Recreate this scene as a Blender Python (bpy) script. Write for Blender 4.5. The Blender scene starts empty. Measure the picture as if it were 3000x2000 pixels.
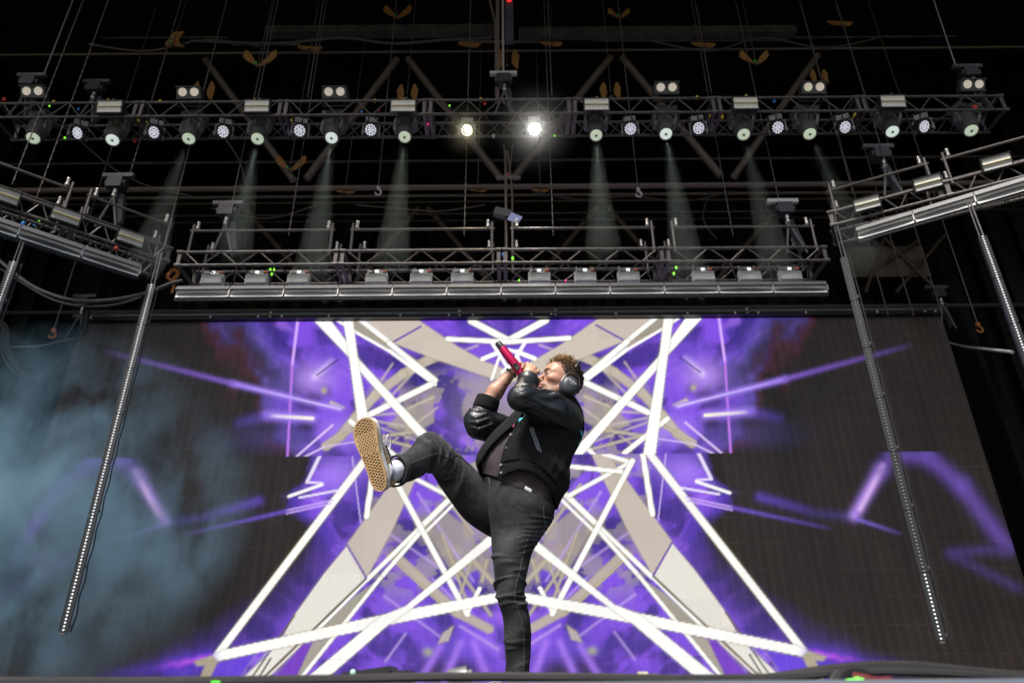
import bpy, bmesh, math, random
import numpy as np
from mathutils import Vector, Matrix, noise as mnoise

random.seed(7)
S = bpy.context.scene
C = S.collection
RAD = math.radians

# ------------------------------------------------------------------ camera
PITCH, ROLL, FPX = RAD(26.2), RAD(0.45), 2050.0
CAM = Vector((0.0, 0.0, 0.03))
FW = Vector((0, math.cos(PITCH), math.sin(PITCH)))
_r0, _u0 = Vector((1, 0, 0)), Vector((0, -math.sin(PITCH), math.cos(PITCH)))
RT = _r0 * math.cos(ROLL) - _u0 * math.sin(ROLL)
UP = _u0 * math.cos(ROLL) + _r0 * math.sin(ROLL)
cd = bpy.data.cameras.new('camera')
cd.sensor_width = 36.0
cd.lens = FPX / 3000.0 * 36.0
cd.clip_start, cd.clip_end = 0.05, 400.0
cd.dof.use_dof = True
cd.dof.focus_distance = 3.85
cd.dof.aperture_fstop = 3.2
cam = bpy.data.objects.new('camera', cd)
C.objects.link(cam)
cam.matrix_world = Matrix(((RT.x, UP.x, -FW.x, CAM.x), (RT.y, UP.y, -FW.y, CAM.y),
                           (RT.z, UP.z, -FW.z, CAM.z), (0, 0, 0, 1)))
S.camera = cam

# ------------------------------------------------------------------ sky, sun, exposure
SUN_EL, SUN_AZ = RAD(58), RAD(-24)          # daylight comes from the audience side, behind the camera
w = bpy.data.worlds.new('World')
S.world = w
w.use_nodes = True
nt = w.node_tree
nt.nodes.clear()
sky = nt.nodes.new('ShaderNodeTexSky')
sky.sky_type = 'NISHITA'
sky.sun_disc = False
sky.sun_elevation = SUN_EL
sky.sun_rotation = math.pi - SUN_AZ
sky.air_density, sky.dust_density = 1.0, 4.0
bg = nt.nodes.new('ShaderNodeBackground')
bg.inputs[1].default_value = 0.065
wo = nt.nodes.new('ShaderNodeOutputWorld')
nt.links.new(sky.outputs[0], bg.inputs[0])
nt.links.new(bg.outputs[0], wo.inputs[0])
sd = bpy.data.lights.new('sun', 'SUN')
sd.energy, sd.angle, sd.color = 2.9, RAD(17), (1.0, 0.955, 0.90)
sun = bpy.data.objects.new('sun', sd)
C.objects.link(sun)
sdir = Vector((math.sin(SUN_AZ) * math.cos(SUN_EL), -math.cos(SUN_AZ) * math.cos(SUN_EL), math.sin(SUN_EL)))
sun.rotation_euler = sdir.to_track_quat('Z', 'Y').to_euler()
S.view_settings.view_transform = 'Standard'
S.view_settings.look = 'None'
S.view_settings.gamma = 1.0
S.view_settings.use_curve_mapping = False
S.view_settings.exposure = 1.1
EXPO = 2.0 ** S.view_settings.exposure
S.cycles.max_bounces = 6
S.cycles.diffuse_bounces = 3
S.cycles.glossy_bounces = 3
S.cycles.transmission_bounces = 4
S.cycles.transparent_max_bounces = 8
S.cycles.volume_bounces = 0
S.cycles.volume_step_rate = 1.0
S.cycles.use_adaptive_sampling = True
S.cycles.use_denoising = True
S.cycles.sample_clamp_indirect = 4.0

# ------------------------------------------------------------------ helpers
def ray(px, py):
    return FW + RT * ((px - 1500.0) / FPX) + UP * ((1000.0 - py) / FPX)

def at(px, py, Y):                       # a spot on the upright plane y = Y
    d = ray(px, py)
    return CAM + d * ((Y - CAM.y) / d.y)

def atz(px, py, Z):                      # a spot at height Z
    d = ray(px, py)
    return CAM + d * ((Z - CAM.z) / d.z)

MATS = {}

def mat(name, col, rough=0.6, metal=0.0, emit=None, estr=0.0, nscale=0.0, namt=0.0, bump=0.0, bscale=None, spec=0.5, sheen=0.0, coat=0.0):
    if name in MATS:
        return MATS[name]
    m = bpy.data.materials.new(name)
    m.use_nodes = True
    t = m.node_tree
    b = t.nodes['Principled BSDF']
    b.inputs['Base Color'].default_value = (*col, 1)
    b.inputs['Roughness'].default_value = rough
    b.inputs['Metallic'].default_value = metal
    b.inputs['Specular IOR Level'].default_value = spec
    if sheen:
        b.inputs['Sheen Weight'].default_value = sheen
    if coat:
        b.inputs['Coat Weight'].default_value = coat
        b.inputs['Coat Roughness'].default_value = 0.15
    if emit:
        b.inputs['Emission Color'].default_value = (*emit, 1)
        b.inputs['Emission Strength'].default_value = estr / EXPO
    if nscale and namt:
        tc = t.nodes.new('ShaderNodeTexCoord')
        n = t.nodes.new('ShaderNodeTexNoise')
        n.inputs['Scale'].default_value = nscale
        n.inputs['Detail'].default_value = 6
        n.inputs['Roughness'].default_value = 0.65
        t.links.new(tc.outputs['Object'], n.inputs['Vector'])
        r = t.nodes.new('ShaderNodeValToRGB')
        r.color_ramp.elements[0].position = 0.3
        r.color_ramp.elements[1].position = 0.72
        lo = [max(0.0, c * (1 - namt)) for c in col]
        hi = [min(1.0, c * (1 + namt)) for c in col]
        r.color_ramp.elements[0].color = (*lo, 1)
        r.color_ramp.elements[1].color = (*hi, 1)
        t.links.new(n.outputs['Fac'], r.inputs[0])
        t.links.new(r.outputs[0], b.inputs['Base Color'])
    if bump:
        tc2 = t.nodes.new('ShaderNodeTexCoord')
        n2 = t.nodes.new('ShaderNodeTexNoise')
        n2.inputs['Scale'].default_value = bscale or nscale or 40
        n2.inputs['Detail'].default_value = 5
        t.links.new(tc2.outputs['Object'], n2.inputs['Vector'])
        bp = t.nodes.new('ShaderNodeBump')
        bp.inputs['Strength'].default_value = bump
        bp.inputs['Distance'].default_value = 0.01
        t.links.new(n2.outputs['Fac'], bp.inputs['Height'])
        t.links.new(bp.outputs[0], b.inputs['Normal'])
    MATS[name] = m
    return m

class MB:
    """collects shapes into one mesh"""
    def __init__(s):
        s.v, s.f, s.m = [], [], []
        s.cur = 0
    def add(s, vs, fs):
        o = len(s.v)
        s.v.extend([tuple(v) for v in vs])
        s.f.extend([tuple(i + o for i in f) for f in fs])
        s.m.extend([s.cur] * len(fs))
        return s
    def box(s, c, size, M=None):
        c = Vector(c)
        hx, hy, hz = size[0] / 2, size[1] / 2, size[2] / 2
        pts = [Vector((x, y, z)) for x in (-hx, hx) for y in (-hy, hy) for z in (-hz, hz)]
        if M is not None:
            pts = [M @ p for p in pts]
        return s.add([p + c for p in pts], [(0, 1, 3, 2), (4, 6, 7, 5), (0, 4, 5, 1), (2, 3, 7, 6), (0, 2, 6, 4), (1, 5, 7, 3)])
    def cyl(s, a, b, ra, rb=None, n=10, caps=True):
        a, b = Vector(a), Vector(b)
        rb = ra if rb is None else rb
        d = (b - a).normalized()
        x = d.orthogonal().normalized()
        y = d.cross(x)
        vs = []
        for p, r in ((a, ra), (b, rb)):
            for i in range(n):
                t = 2 * math.pi * i / n
                vs.append(p + x * (r * math.cos(t)) + y * (r * math.sin(t)))
        fs = [(i, (i + 1) % n, n + (i + 1) % n, n + i) for i in range(n)]
        if caps:
            fs += [tuple(range(n - 1, -1, -1)), tuple(range(n, 2 * n))]
        return s.add(vs, fs)
    def tube(s, pts, r, n=7, caps=True):
        pts = [Vector(p) for p in pts]
        rs = r if isinstance(r, (list, tuple)) else [r] * len(pts)
        vs, x = [], None
        for i, p in enumerate(pts):
            t = (pts[min(i + 1, len(pts) - 1)] - pts[max(i - 1, 0)]).normalized()
            x = t.orthogonal().normalized() if x is None else (x - t * x.dot(t)).normalized()
            y = t.cross(x)
            for k in range(n):
                a = 2 * math.pi * k / n
                vs.append(p + x * (rs[i] * math.cos(a)) + y * (rs[i] * math.sin(a)))
        fs = [(i * n + k, i * n + (k + 1) % n, (i + 1) * n + (k + 1) % n, (i + 1) * n + k) for i in range(len(pts) - 1) for k in range(n)]
        if caps:
            fs += [tuple(range(n - 1, -1, -1)), tuple(range((len(pts) - 1) * n, len(pts) * n))]
        return s.add(vs, fs)
    def lathe(s, o, axis, prof, n=20):            # prof: (distance along axis, radius)
        o, d = Vector(o), Vector(axis).normalized()
        x = d.orthogonal().normalized()
        y = d.cross(x)
        vs = []
        for h, r in prof:
            for i in range(n):
                t = 2 * math.pi * i / n
                vs.append(o + d * h + x * (r * math.cos(t)) + y * (r * math.sin(t)))
        fs = [(j * n + i, j * n + (i + 1) % n, (j + 1) * n + (i + 1) % n, (j + 1) * n + i) for j in range(len(prof) - 1) for i in range(n)]
        fs += [tuple(range(n - 1, -1, -1)), tuple(range((len(prof) - 1) * n, len(prof) * n))]
        return s.add(vs, fs)
    def ball(s, c, r, n=10, m=7, sc=(1, 1, 1)):
        c = Vector(c)
        vs = [c + Vector((0, 0, r * sc[2]))]
        for j in range(1, m):
            a = math.pi * j / m
            for i in range(n):
                t = 2 * math.pi * i / n
                vs.append(c + Vector((r * sc[0] * math.sin(a) * math.cos(t), r * sc[1] * math.sin(a) * math.sin(t), r * sc[2] * math.cos(a))))
        vs.append(c - Vector((0, 0, r * sc[2])))
        fs = [(0, 1 + i, 1 + (i + 1) % n) for i in range(n)]
        for j in range(m - 2):
            for i in range(n):
                fs.append((1 + j * n + i, 1 + (j + 1) * n + i, 1 + (j + 1) * n + (i + 1) % n, 1 + j * n + (i + 1) % n))
        e = len(vs) - 1
        fs += [(e, 1 + (m - 2) * n + (i + 1) % n, 1 + (m - 2) * n + i) for i in range(n)]
        return s.add(vs, fs)
    def mesh(s, name, mats, smooth=False):
        me = bpy.data.meshes.new(name)
        me.from_pydata(s.v, [], s.f)
        for m in (mats if isinstance(mats, (list, tuple)) else [mats]):
            me.materials.append(m)
        if any(s.m):
            me.polygons.foreach_set('material_index', s.m)
        if smooth:
            me.polygons.foreach_set('use_smooth', [True] * len(me.polygons))
            try:
                me.set_sharp_from_angle(angle=RAD(38))
            except Exception:
                pass
        me.update()
        return me
    def build(s, name, mats, parent=None, smooth=False):
        return link(name, s.mesh(name, mats, smooth), parent)

def link(name, data, parent=None, M=None):
    o = bpy.data.objects.new(name, data)
    C.objects.link(o)
    if parent is not None:
        o.parent = parent
        o.matrix_parent_inverse = parent.matrix_world.inverted() if False else Matrix.Identity(4)
    if M is not None:
        o.matrix_local = M
    return o

def tag(o, label, cat, group=None):
    o['label'] = label
    o['category'] = cat
    if group:
        o['group'] = group
    return o

def struct(o):
    o['kind'] = 'structure'
    return o

def stuff(o):
    o['kind'] = 'stuff'
    return o

def thing(name, label, cat, loc=(0, 0, 0), group=None, M=None):
    o = bpy.data.objects.new(name, None)
    o.empty_display_size = 0.1
    C.objects.link(o)
    if M is not None:
        o.matrix_world = M
    else:
        o.location = loc
    return tag(o, label, cat, group)

def copy_tree(src, M, label, group=None):
    r = src.copy()
    C.objects.link(r)
    r.matrix_world = M
    r['label'] = label
    if group:
        r['group'] = group
    for ch in [c for c in src.children]:
        k = ch.copy()
        C.objects.link(k)
        k.parent = r
        k.matrix_parent_inverse = Matrix.Identity(4)
        for g in [c for c in ch.children]:
            q = g.copy()
            C.objects.link(q)
            q.parent = k
            q.matrix_parent_inverse = Matrix.Identity(4)
    return r

def frame(o, x, y=None, z=None):
    """matrix with origin o; x axis and approximate z (or y) given"""
    x = Vector(x).normalized()
    if z is not None:
        z = Vector(z)
        y = z.cross(x).normalized()
        z = x.cross(y)
    else:
        y = Vector(y)
        z = x.cross(y).normalized()
        y = z.cross(x)
    return Matrix(((x.x, y.x, z.x, o[0]), (x.y, y.y, z.y, o[1]), (x.z, y.z, z.z, o[2]), (0, 0, 0, 1)))

def bar_matrix(a, b, r):
    a, b = Vector(a), Vector(b)
    d = b - a
    L = d.length
    q = d.to_track_quat('Z', 'Y').to_matrix().to_4x4()
    return Matrix.Translation(a) @ q @ Matrix.Diagonal((r, r, L, 1))

ORD = ['first', 'second', 'third', 'fourth', 'fifth', 'sixth', 'seventh', 'eighth', 'ninth', 'tenth', 'eleventh', 'twelfth', 'thirteenth', 'fourteenth', 'fifteenth', 'sixteenth', 'seventeenth', 'eighteenth', 'nineteenth', 'twentieth']
def which(i, n):
    if i == 0:
        return 'leftmost'
    if i == n - 1:
        return 'rightmost'
    return ORD[i] + ' from the left'

# ------------------------------------------------------------------ materials
M_blackcloth = mat('black_cloth', (0.003, 0.003, 0.0032), 0.95, nscale=3, namt=0.5, spec=0.1)
M_alu = mat('dulled_aluminium', (0.080, 0.070, 0.067), 0.42, 0.4, nscale=9, namt=0.55)
M_alud = mat('dark_aluminium', (0.09, 0.085, 0.09), 0.5, 0.3, nscale=14, namt=0.35)
M_steel = mat('brown_painted_steel', (0.105, 0.078, 0.064), 0.55, 0.2, nscale=8, namt=0.35)
M_black = mat('black_plastic', (0.02, 0.02, 0.021), 0.42, nscale=30, namt=0.3)
M_body = mat('fixture_grey', (0.075, 0.073, 0.072), 0.42, nscale=25, namt=0.3)
M_bodyl = mat('fixture_light_grey', (0.12, 0.125, 0.13), 0.38, nscale=25, namt=0.25)
M_white = mat('white_reflector', (0.62, 0.60, 0.55), 0.35, nscale=20, namt=0.12)
M_clamp = mat('bare_clamp_metal', (0.46, 0.43, 0.39), 0.28, 0.8, nscale=30, namt=0.2)
M_lens = mat('lens_glass', (0.70, 0.70, 0.72), 0.12, 0.3, nscale=40, namt=0.2)
M_tan = mat('tan_webbing', (0.20, 0.095, 0.020), 0.85, nscale=18, namt=0.5)
M_cable = mat('black_rubber_cable', (0.022, 0.02, 0.02), 0.5, nscale=10, namt=0.3)
M_chain = mat('chain_steel', (0.085, 0.072, 0.065), 0.5, 0.5, nscale=60, namt=0.5)
M_red = mat('red_led', (0.6, 0.02, 0.02), 0.5, emit=(1, 0.03, 0.03), estr=0.8)
M_green = mat('green_led', (0.1, 0.6, 0.05), 0.5, emit=(0.3, 1, 0.05), estr=1.1)
M_pink = mat('pink_led', (0.6, 0.02, 0.3), 0.5, emit=(1, 0.02, 0.35), estr=0.9)
M_yellow = mat('yellow_tape', (0.65, 0.42, 0.02), 0.6)
M_blue = mat('blue_tape', (0.03, 0.2, 0.6), 0.6)
M_redtape = mat('red_connector', (0.45, 0.03, 0.02), 0.6)
M_orange = mat('orange_hook', (0.28, 0.10, 0.012), 0.6, nscale=20, namt=0.3)

# ------------------------------------------------------------------ ground, stage, roof, drapes
def gridmesh(name, m, fn, nu, nv):
    vs = [fn(i / nu, j / nv) for j in range(nv + 1) for i in range(nu + 1)]
    fs = [(j * (nu + 1) + i, j * (nu + 1) + i + 1, (j + 1) * (nu + 1) + i + 1, (j + 1) * (nu + 1) + i) for j in range(nv) for i in range(nu)]
    return MB().add(vs, fs).build(name, m, smooth=True)

GZ = -1.55
FLOOR = -0.10                                # the stage deck lies a little below the front lip
struct(MB().add([(-300, -300, GZ), (300, -300, GZ), (300, 300, GZ), (-300, 300, GZ)], [(0, 1, 2, 3)]).build('ground', mat('trodden_grass', (0.10, 0.10, 0.06), 0.9, nscale=0.8, namt=0.5)))
M_floor = mat('stage_ply_black', (0.028, 0.028, 0.03), 0.55, nscale=5, namt=0.4, bump=0.1, bscale=60)
fl = struct(MB().box((0, 9.6, FLOOR - 0.10), (27, 17.0, 0.2)).build('stage_floor', M_floor))
struct(MB().box((0, 9.7, (GZ + FLOOR - 0.2) / 2), (26.8, 16.6, FLOOR - 0.204 - GZ)).build('stage_base', M_blackcloth))
# grey edge profile at the front of the stage
edge_y = 1.1
tag(MB().box((0, edge_y + 0.03, -0.0475), (9.0, 0.05, 0.165)).build('stage_edge_profile', mat('pale_grey_edge', (0.20, 0.22, 0.26), 0.5, 0.2, nscale=6, namt=0.2)),
    'pale grey metal edge profile along the front lip of the stage', 'edge strip')
struct(MB().box((0, 0.98, -0.80), (27, 0.2, 1.46)).build('stage_front', M_blackcloth))

ROOF_Z = 13.6
def rooff(u, v):
    x, y = -15 + 30 * u, 4.4 + 14 * v
    return (x, y, ROOF_Z + 0.05 * math.sin(x * 1.3) + 0.10 * math.sin(y * 2.2 + 0.4 * x))
struct(gridmesh('roof', M_blackcloth, rooff, 60, 40))
def backf(u, v):
    x = -15 + 30 * u
    return (x, 17.4 + 0.16 * math.sin(x * 7.3 + 0.7 * math.sin(v * 5)) + 0.07 * math.sin(x * 17), -0.1 + 13.9 * v)
M_drape = mat('black_drape', (0.004, 0.0038, 0.0036), 0.6, nscale=5, namt=0.5, spec=0.3)
tag(gridmesh('back_drape', M_drape, backf, 300, 10), 'tall pleated black drape closing the back of the stage', 'drape')
for sx, nm in ((-1, 'left'), (1, 'right')):
    def sidef(u, v, sx=sx):
        y = 6.6 + 11.2 * u
        return (sx * (13.2 + 0.13 * math.sin(y * 7) + 0.05 * math.sin(y * 15)), y, -0.1 + 13.9 * v)
    tag(gridmesh('side_drape', M_drape, sidef, 120, 8), 'tall black drape closing the %s side of the stage' % nm, 'drape', 'black side drapes')

# ------------------------------------------------------------------ trusses
unit_bar = MB().cyl((0, 0, 0), (0, 0, 1), 1.0, n=8).mesh('bar', M_alu, True)
unit_bar_dark = MB().cyl((0, 0, 0), (0, 0, 1), 1.0, n=8).mesh('bar', M_alud, True)
unit_bar_steel = MB().cyl((0, 0, 0), (0, 0, 1), 1.0, n=10).mesh('bar', M_steel, True)
unit_bar_chain = MB().cyl((0, 0, 0), (0, 0, 1), 1.0, n=6).mesh('bar', M_chain, True)

def truss(label, p0, along, sec, nsec, t, w, nb=8, rc=0.024, rb=0.0115, faces=('front', 'bottom', 'rear'), mmat=None, bmesh_=None):
    """p0: front bottom corner of the first section; along: unit vector; depth goes away from the camera"""
    mmat = mmat or M_alu
    bmesh_ = bmesh_ or unit_bar
    along = Vector(along).normalized()
    dep = Vector((-along.y, along.x, 0)).normalized()
    if dep.y < 0:
        dep = -dep
    up = Vector((0, 0, 1))
    root = thing('truss', label, 'truss', p0)
    p0 = Vector((0, 0, 0))
    off = {'fb': Vector((0, 0, 0)), 'ft': up * t, 'rb': dep * w, 'rt': dep * w + up * t}
    proto = None
    for k in range(nsec):
        if proto is None:
            m = MB()
            for o in off.values():
                m.cyl(p0 + o, p0 + o + along * (sec - 0.012), rc, n=10)
            for s in (0.045, sec - 0.057):
                q = p0 + along * s
                R = Matrix((along, dep, up)).transposed()
                for a, b in (('fb', 'ft'), ('rb', 'rt')):
                    m.box(q + (off[a] + off[b]) / 2, (0.055, 0.02, t), R)
                for a, b in (('fb', 'rb'), ('ft', 'rt')):
                    m.box(q + (off[a] + off[b]) / 2, (0.055, w, 0.02), R)
                for o in off.values():
                    m.cyl(q + o - along * 0.045, q + o + along * 0.045, rc * 1.45, n=10)
            proto = m.mesh('truss_section', mmat, True)
        so = link('truss_section', proto, root, Matrix.Translation(along * (sec * k)))
        seg = (sec - 0.20) / nb
        for fc in faces:
            a, b = {'front': ('fb', 'ft'), 'rear': ('rb', 'rt'), 'bottom': ('fb', 'rb'), 'top': ('ft', 'rt')}[fc]
            for i in range(nb):
                s0, s1 = 0.10 + seg * i, 0.10 + seg * (i + 1)
                ua, ub = (b, a) if i % 2 == 0 else (a, b)
                link('brace', bmesh_, so, bar_matrix(along * (s0 + 0.012) + off[ua], along * (s1 - 0.012) + off[ub], rb))
    return root

def deco(root, items):
    """small tape markers and connectors fixed to a truss; items: (world point, material, size)"""
    o = Vector(root.location)
    for p, m, s in items:
        MB().ball(Vector(p) - o, s, 8, 5, (1, 1, 1.5)).build('tape_marker', m, root, True)

Y1 = 8.7
T1, W1, SEC1 = 0.305, 0.53, 2.4
z1 = at(1470, 333, Y1).z
x1 = at(1252, 333, Y1).x - 3 * SEC1
main_truss = truss('long aluminium box truss spanning the top of the picture, carrying the moving heads', (x1, Y1, z1), (1, 0, 0), SEC1, 7, T1, W1)
deco(main_truss, [(at(px, py, Y1 + 0.05), m, s) for px, py, m, s in [
    (157, 299, M_yellow, .026), (469, 299, M_yellow, .03), (747, 293, M_yellow, .02), (1098, 296, M_yellow, .03), (1409, 293, M_yellow, .03),
    (317, 294, M_yellow, .02), (1180, 291, M_yellow, .02), (1747, 288, M_yellow, .02), (2042, 287, M_yellow, .03), (2186, 281, M_yellow, .02),
    (12, 292, M_redtape, .03), (1420, 303, M_redtape, .03), (1475, 295, M_redtape, .035), (2856, 316, M_redtape, .04), (1317, 310, M_green, .014), (1060, 329, M_blue, .02),
    (2268, 296, M_blue, .03), (230, 320, M_blue, .02), (145, 311, M_green, .013), (1110, 325, M_redtape, .02)]])
deco(main_truss, [(at(px, py, Y1 + 0.5), m, s) for px, py, m, s in [
    (405, 356, M_yellow, .03), (433, 357, M_yellow, .025), (822, 353, M_yellow, .03), (855, 353, M_yellow, .025), (2082, 343, M_yellow, .035), (2115, 343, M_yellow, .035),
    (2505, 340, M_yellow, .045), (190, 404, M_green, .016), (1625, 398, M_green, .016), (1254, 364, M_pink, .016), (395, 413, M_redtape, .03), (1447, 398, M_clamp, .035)]])

Y2 = 9.0
T2, W2 = 0.235, 0.57
z2 = at(1470, 770, Y2).z
xa, xb = at(513, 770, Y2).x, at(2433, 765, Y2).x
SEC2 = (xb - xa) / 4
mid_truss = truss('aluminium box truss in mid-air above the video screen, carrying square wash lights', (xa, Y2, z2), (1, 0, 0), SEC2, 4, T2, W2)

# side trusses, running from the mid truss outwards and forwards
def side(px0, py0, px1, py1, Z, label, nsec, ext):
    a, b = atz(px0, py0, Z), atz(px1, py1, Z)
    d = (b - a)
    L = d.length * ext
    d.normalize()
    return truss(label, a, d, L / nsec, nsec, 0.235, 0.57), a, d, L
ZL = z2 + 0.05
ZR = ZL + 0.45
left_truss, la, ld, lL = side(497, 768, 0, 602, ZL, 'slanting aluminium side truss on the left with a guard rail', 2, 1.25)
right_truss, ra_, rd, rL = side(2432, 662, 3000, 517, ZR, 'slanting aluminium side truss on the right with a guard rail', 2, 1.25)
deco(left_truss, [(at(px, py, 8.8), m, s) for px, py, m, s in [(341, 727, M_redtape, .03), (332, 668, M_green, .012), (68, 655, M_blue, .03), (102, 658, M_blue, .025), (115, 645, M_green, .014)]])
deco(mid_truss, [(at(px, py, Y2 + .1), m, s) for px, py, m, s in [(792, 789, M_green, .016), (803, 790, M_green, .016), (796, 803, M_green, .018), (1502, 757, M_green, .022),
    (1521, 821, M_green, .014), (1657, 822, M_pink, .014), (1981, 784, M_green, .02), (1974, 801, M_green, .02), (1475, 748, M_blue, .03)]])

# guard-rail frames clamped on top of the mid and side trusses
M_rail = M_alu
def rail_frame(label, a, b, dep, h, group):
    """a, b: feet at the front chord; dep: vector to the rear chord; two rails on four uprights"""
    root = thing('guard_rail', label, 'rail', a, group)
    a0 = Vector(a)
    a, b, dep = Vector((0, 0, 0)), Vector(b) - a0, Vector(dep)
    d = (b - a).normalized()
    up = Vector((0, 0, 1))
    for base in (a, b):
        for dp in (Vector((0, 0, 0)), dep):
            foot = base + dp
            link('upright', unit_bar, root, bar_matrix(foot - up * 0.06, foot + up * (h + 0.12), 0.022))
    for dp in (Vector((0, 0, 0)), dep):
        r = link('rail', unit_bar, root, bar_matrix(a + dp + up * h - d * 0.04, b + dp + up * h + d * 0.04, 0.021))
        for base, s in ((a, 1), (b, -1)):
            c = base + dp + up * (h + 0.045) + d * (0.065 * s)
            m = MB()
            m.ball(c, 0.036, 10, 6, (1, 1, 0.8)).cyl(c, c + up * 0.085, 0.024, n=8).ball(c + up * 0.1, 0.03, 8, 5)
            m.build('clamp', M_clamp, root, True)
    return root

ztop = z2 + T2
hr = at(1470, 670, Y2).z - ztop
for k in range(4):
    xs0, xs1 = xa + SEC2 * k + 0.16, xa + SEC2 * (k + 1) - 0.16
    rail_frame('grey tube guard rail on the mid truss above the screen, %s' % which(k, 4), Vector((xs0, Y2, ztop)), Vector((xs1, Y2, ztop)), Vector((0, W2, 0)), hr, 'guard rails on the trusses')
for nm, a, d, L in (('left', la, ld, lL), ('right', ra_, rd, rL)):
    dep = Vector((-d.y, d.x, 0)).normalized()
    if dep.y < 0:
        dep = -dep
    for k in range(2):
        s0, s1 = L / 2 * k + 0.12, L / 2 * (k + 1) - 0.12
        up = Vector((0, 0, T2))
        rail_frame('grey tube guard rail on the %s side truss, %s' % (nm, 'inner one beside the screen' if k == 0 else 'outer one at the picture edge'),
                   a + d * s0 + up, a + d * s1 + up, dep * W2, hr * 1.0, 'guard rails on the trusses')

# ------------------------------------------------------------------ roof girders
def girder(label, Y, tops, bots, ytop, ybot, r, x0=-14.5, x1=14.5, cr=0.055):
    zt, zb = at(1490, ytop, Y).z, at(1490, ybot, Y).z
    root = thing('roof_girder', label, 'girder', (0, Y, zb))
    for zz, nm in ((zt, 'top_chord'), (zb, 'bottom_chord')):
        link(nm, unit_bar_steel, root, bar_matrix((x0, 0, zz - zb), (x1, 0, zz - zb), cr if nm == 'bottom_chord' else cr * 0.5))
    T = [Vector((at(px, ytop, Y).x, 0, zt - zb)) for px in tops]
    B = [Vector((at(px, ybot, Y).x, 0, 0)) for px in bots]
    seq = []
    for i in range(max(len(T), len(B))):
        if i < len(T):
            seq.append(T[i])
        if i < len(B):
            seq.append(B[i])
    for p, q in zip(seq, seq[1:]):
        d = (q - p).normalized()
        link('diagonal', unit_bar_steel, root, bar_matrix(p + d * 0.25, q - d * 0.25, r))
    return root, zt, zb
g1, g1t, g1b = girder('front roof girder of brown steel tube with long diagonals behind the top truss', 11.0, [590, 1180, 1805, 2410], [878, 1485, 2135], 150, 547, 0.075)
g2, g2t, g2b = girder('rear roof girder of brown steel tube seen low behind the guard rails', 15.6, [705, 1240, 1765, 2300], [975, 1500, 2035], 590, 905, 0.075)
tag(MB().cyl((-14.5, 13.2, at(1490, 572, 13.2).z), (14.5, 13.2, at(1490, 572, 13.2).z), 0.035, n=8).build('roof_tube', M_steel, None, True), 'thin brown roof tube running across below the front roof girder', 'tube')
# grey box beam high under the roof, in two lengths with a gap at the mast
for nm, pa, pb, yy in (('left', 780, 1452, 93), ('right', 1520, 2330, 97)):
    a, b = at(pa, yy, 10.4), at(pb, yy, 10.4)
    zz = (a.z + b.z) / 2
    m = MB().box(((a.x + b.x) / 2, 10.4, zz), (b.x - a.x, 0.18, 0.20))
    for s in np.linspace(a.x + 0.6, b.x - 0.6, 4):
        m.box((s, 10.4, zz), (0.05, 0.20, 0.22))
    tag(m.build('roof_beam', mat('weathered_beam', (0.034, 0.031, 0.030), 0.6, 0.2, nscale=4, namt=0.7)), 'grey box beam high under the roof, %s of the central mast' % nm, 'beam', 'box beams under the roof')
for k, (pa, pb, yy) in enumerate([(680, 880, 130), (1345, 1640, 123), (1740, 2310, 118)]):
    a, b = at(pa, yy, 10.6), at(pb, yy, 10.6)
    tag(MB().cyl(a, b, 0.028, n=8).build('roof_rail', M_steel, None, True), 'thin light brown rail just under the roof beam, %s' % which(k, 3), 'rail')
# ------------------------------------------------------------------ lamps on the top truss
def lens_mat(name, col, s, ecol=None):
    return mat(name, col, 0.15, 0.0, emit=ecol or col, estr=s)
M_headlens = lens_mat('lit_head_lens', (0.72, 0.80, 0.62), 0.75, (0.85, 1.0, 0.78))
M_headcore = mat('head_lens_core', (0.12, 0.16, 0.14), 0.2)

def make_moving_head(M, label, group):
    """local frame: z up, head pivots at origin, lens points along -z (rotated on M)"""
    root = thing('moving_head', label, 'stage light', group=group, M=M)
    head = MB()
    head.lathe((0, 0, 0.16), (0, 0, -1), [(0, 0.085), (0.02, 0.115), (0.12, 0.128), (0.24, 0.122), (0.36, 0.105), (0.43, 0.094), (0.45, 0.098), (0.475, 0.098), (0.475, 0.084), (0.462, 0.08)], 24)
    h = head.build('head', M_body, root, True)
    MB().lathe((0, 0, -0.303), (0, 0, -1), [(0, 0.082), (0.012, 0.079), (0.022, 0.060), (0.026, 0.03)], 22).build('lens', M_headlens, h, True)
    m = MB()
    m.lathe((0, 0, -0.3285), (0, 0, -1), [(0, 0.020), (0.003, 0.013)], 12)
    m.build('lens_core', M_headcore, h, True)
    b = MB()
    b.box((0, -0.124, -0.02), (0.05, 0.006, 0.022))
    b.build('badge', mat('badge_brass', (0.42, 0.27, 0.16), 0.4), h)
    f = MB()
    for k in range(5):
        f.lathe((0, 0, 0.05 - k * 0.022), (0, 0, -1), [(0, 0.1285), (0.004, 0.1335), (0.008, 0.1285)], 24)
    f.build('cooling_rib', M_body, h, True)
    return root

def yoke(root, M, topz):
    """yoke and base follow the head but hang straight from the truss"""
    m = MB()
    for s in (-1, 1):
        pts = [(s * 0.148, 0, -0.06), (s * 0.155, 0, 0.03), (s * 0.152, 0, 0.13), (s * 0.135, 0, 0.175), (s * 0.08, 0, 0.195), (0, 0, 0.197)]
        for p, q in zip(pts, pts[1:]):
            d = Vector(q) - Vector(p)
            c = (Vector(p) + Vector(q)) / 2
            R = Vector((0, 0, 1)).rotation_difference(d).to_matrix()
            m.box(c, (0.035, 0.085, d.length + 0.012), R)
        m.cyl((s * 0.125, 0, 0), (s * 0.175, 0, 0), 0.055, n=16)
    return m

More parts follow.
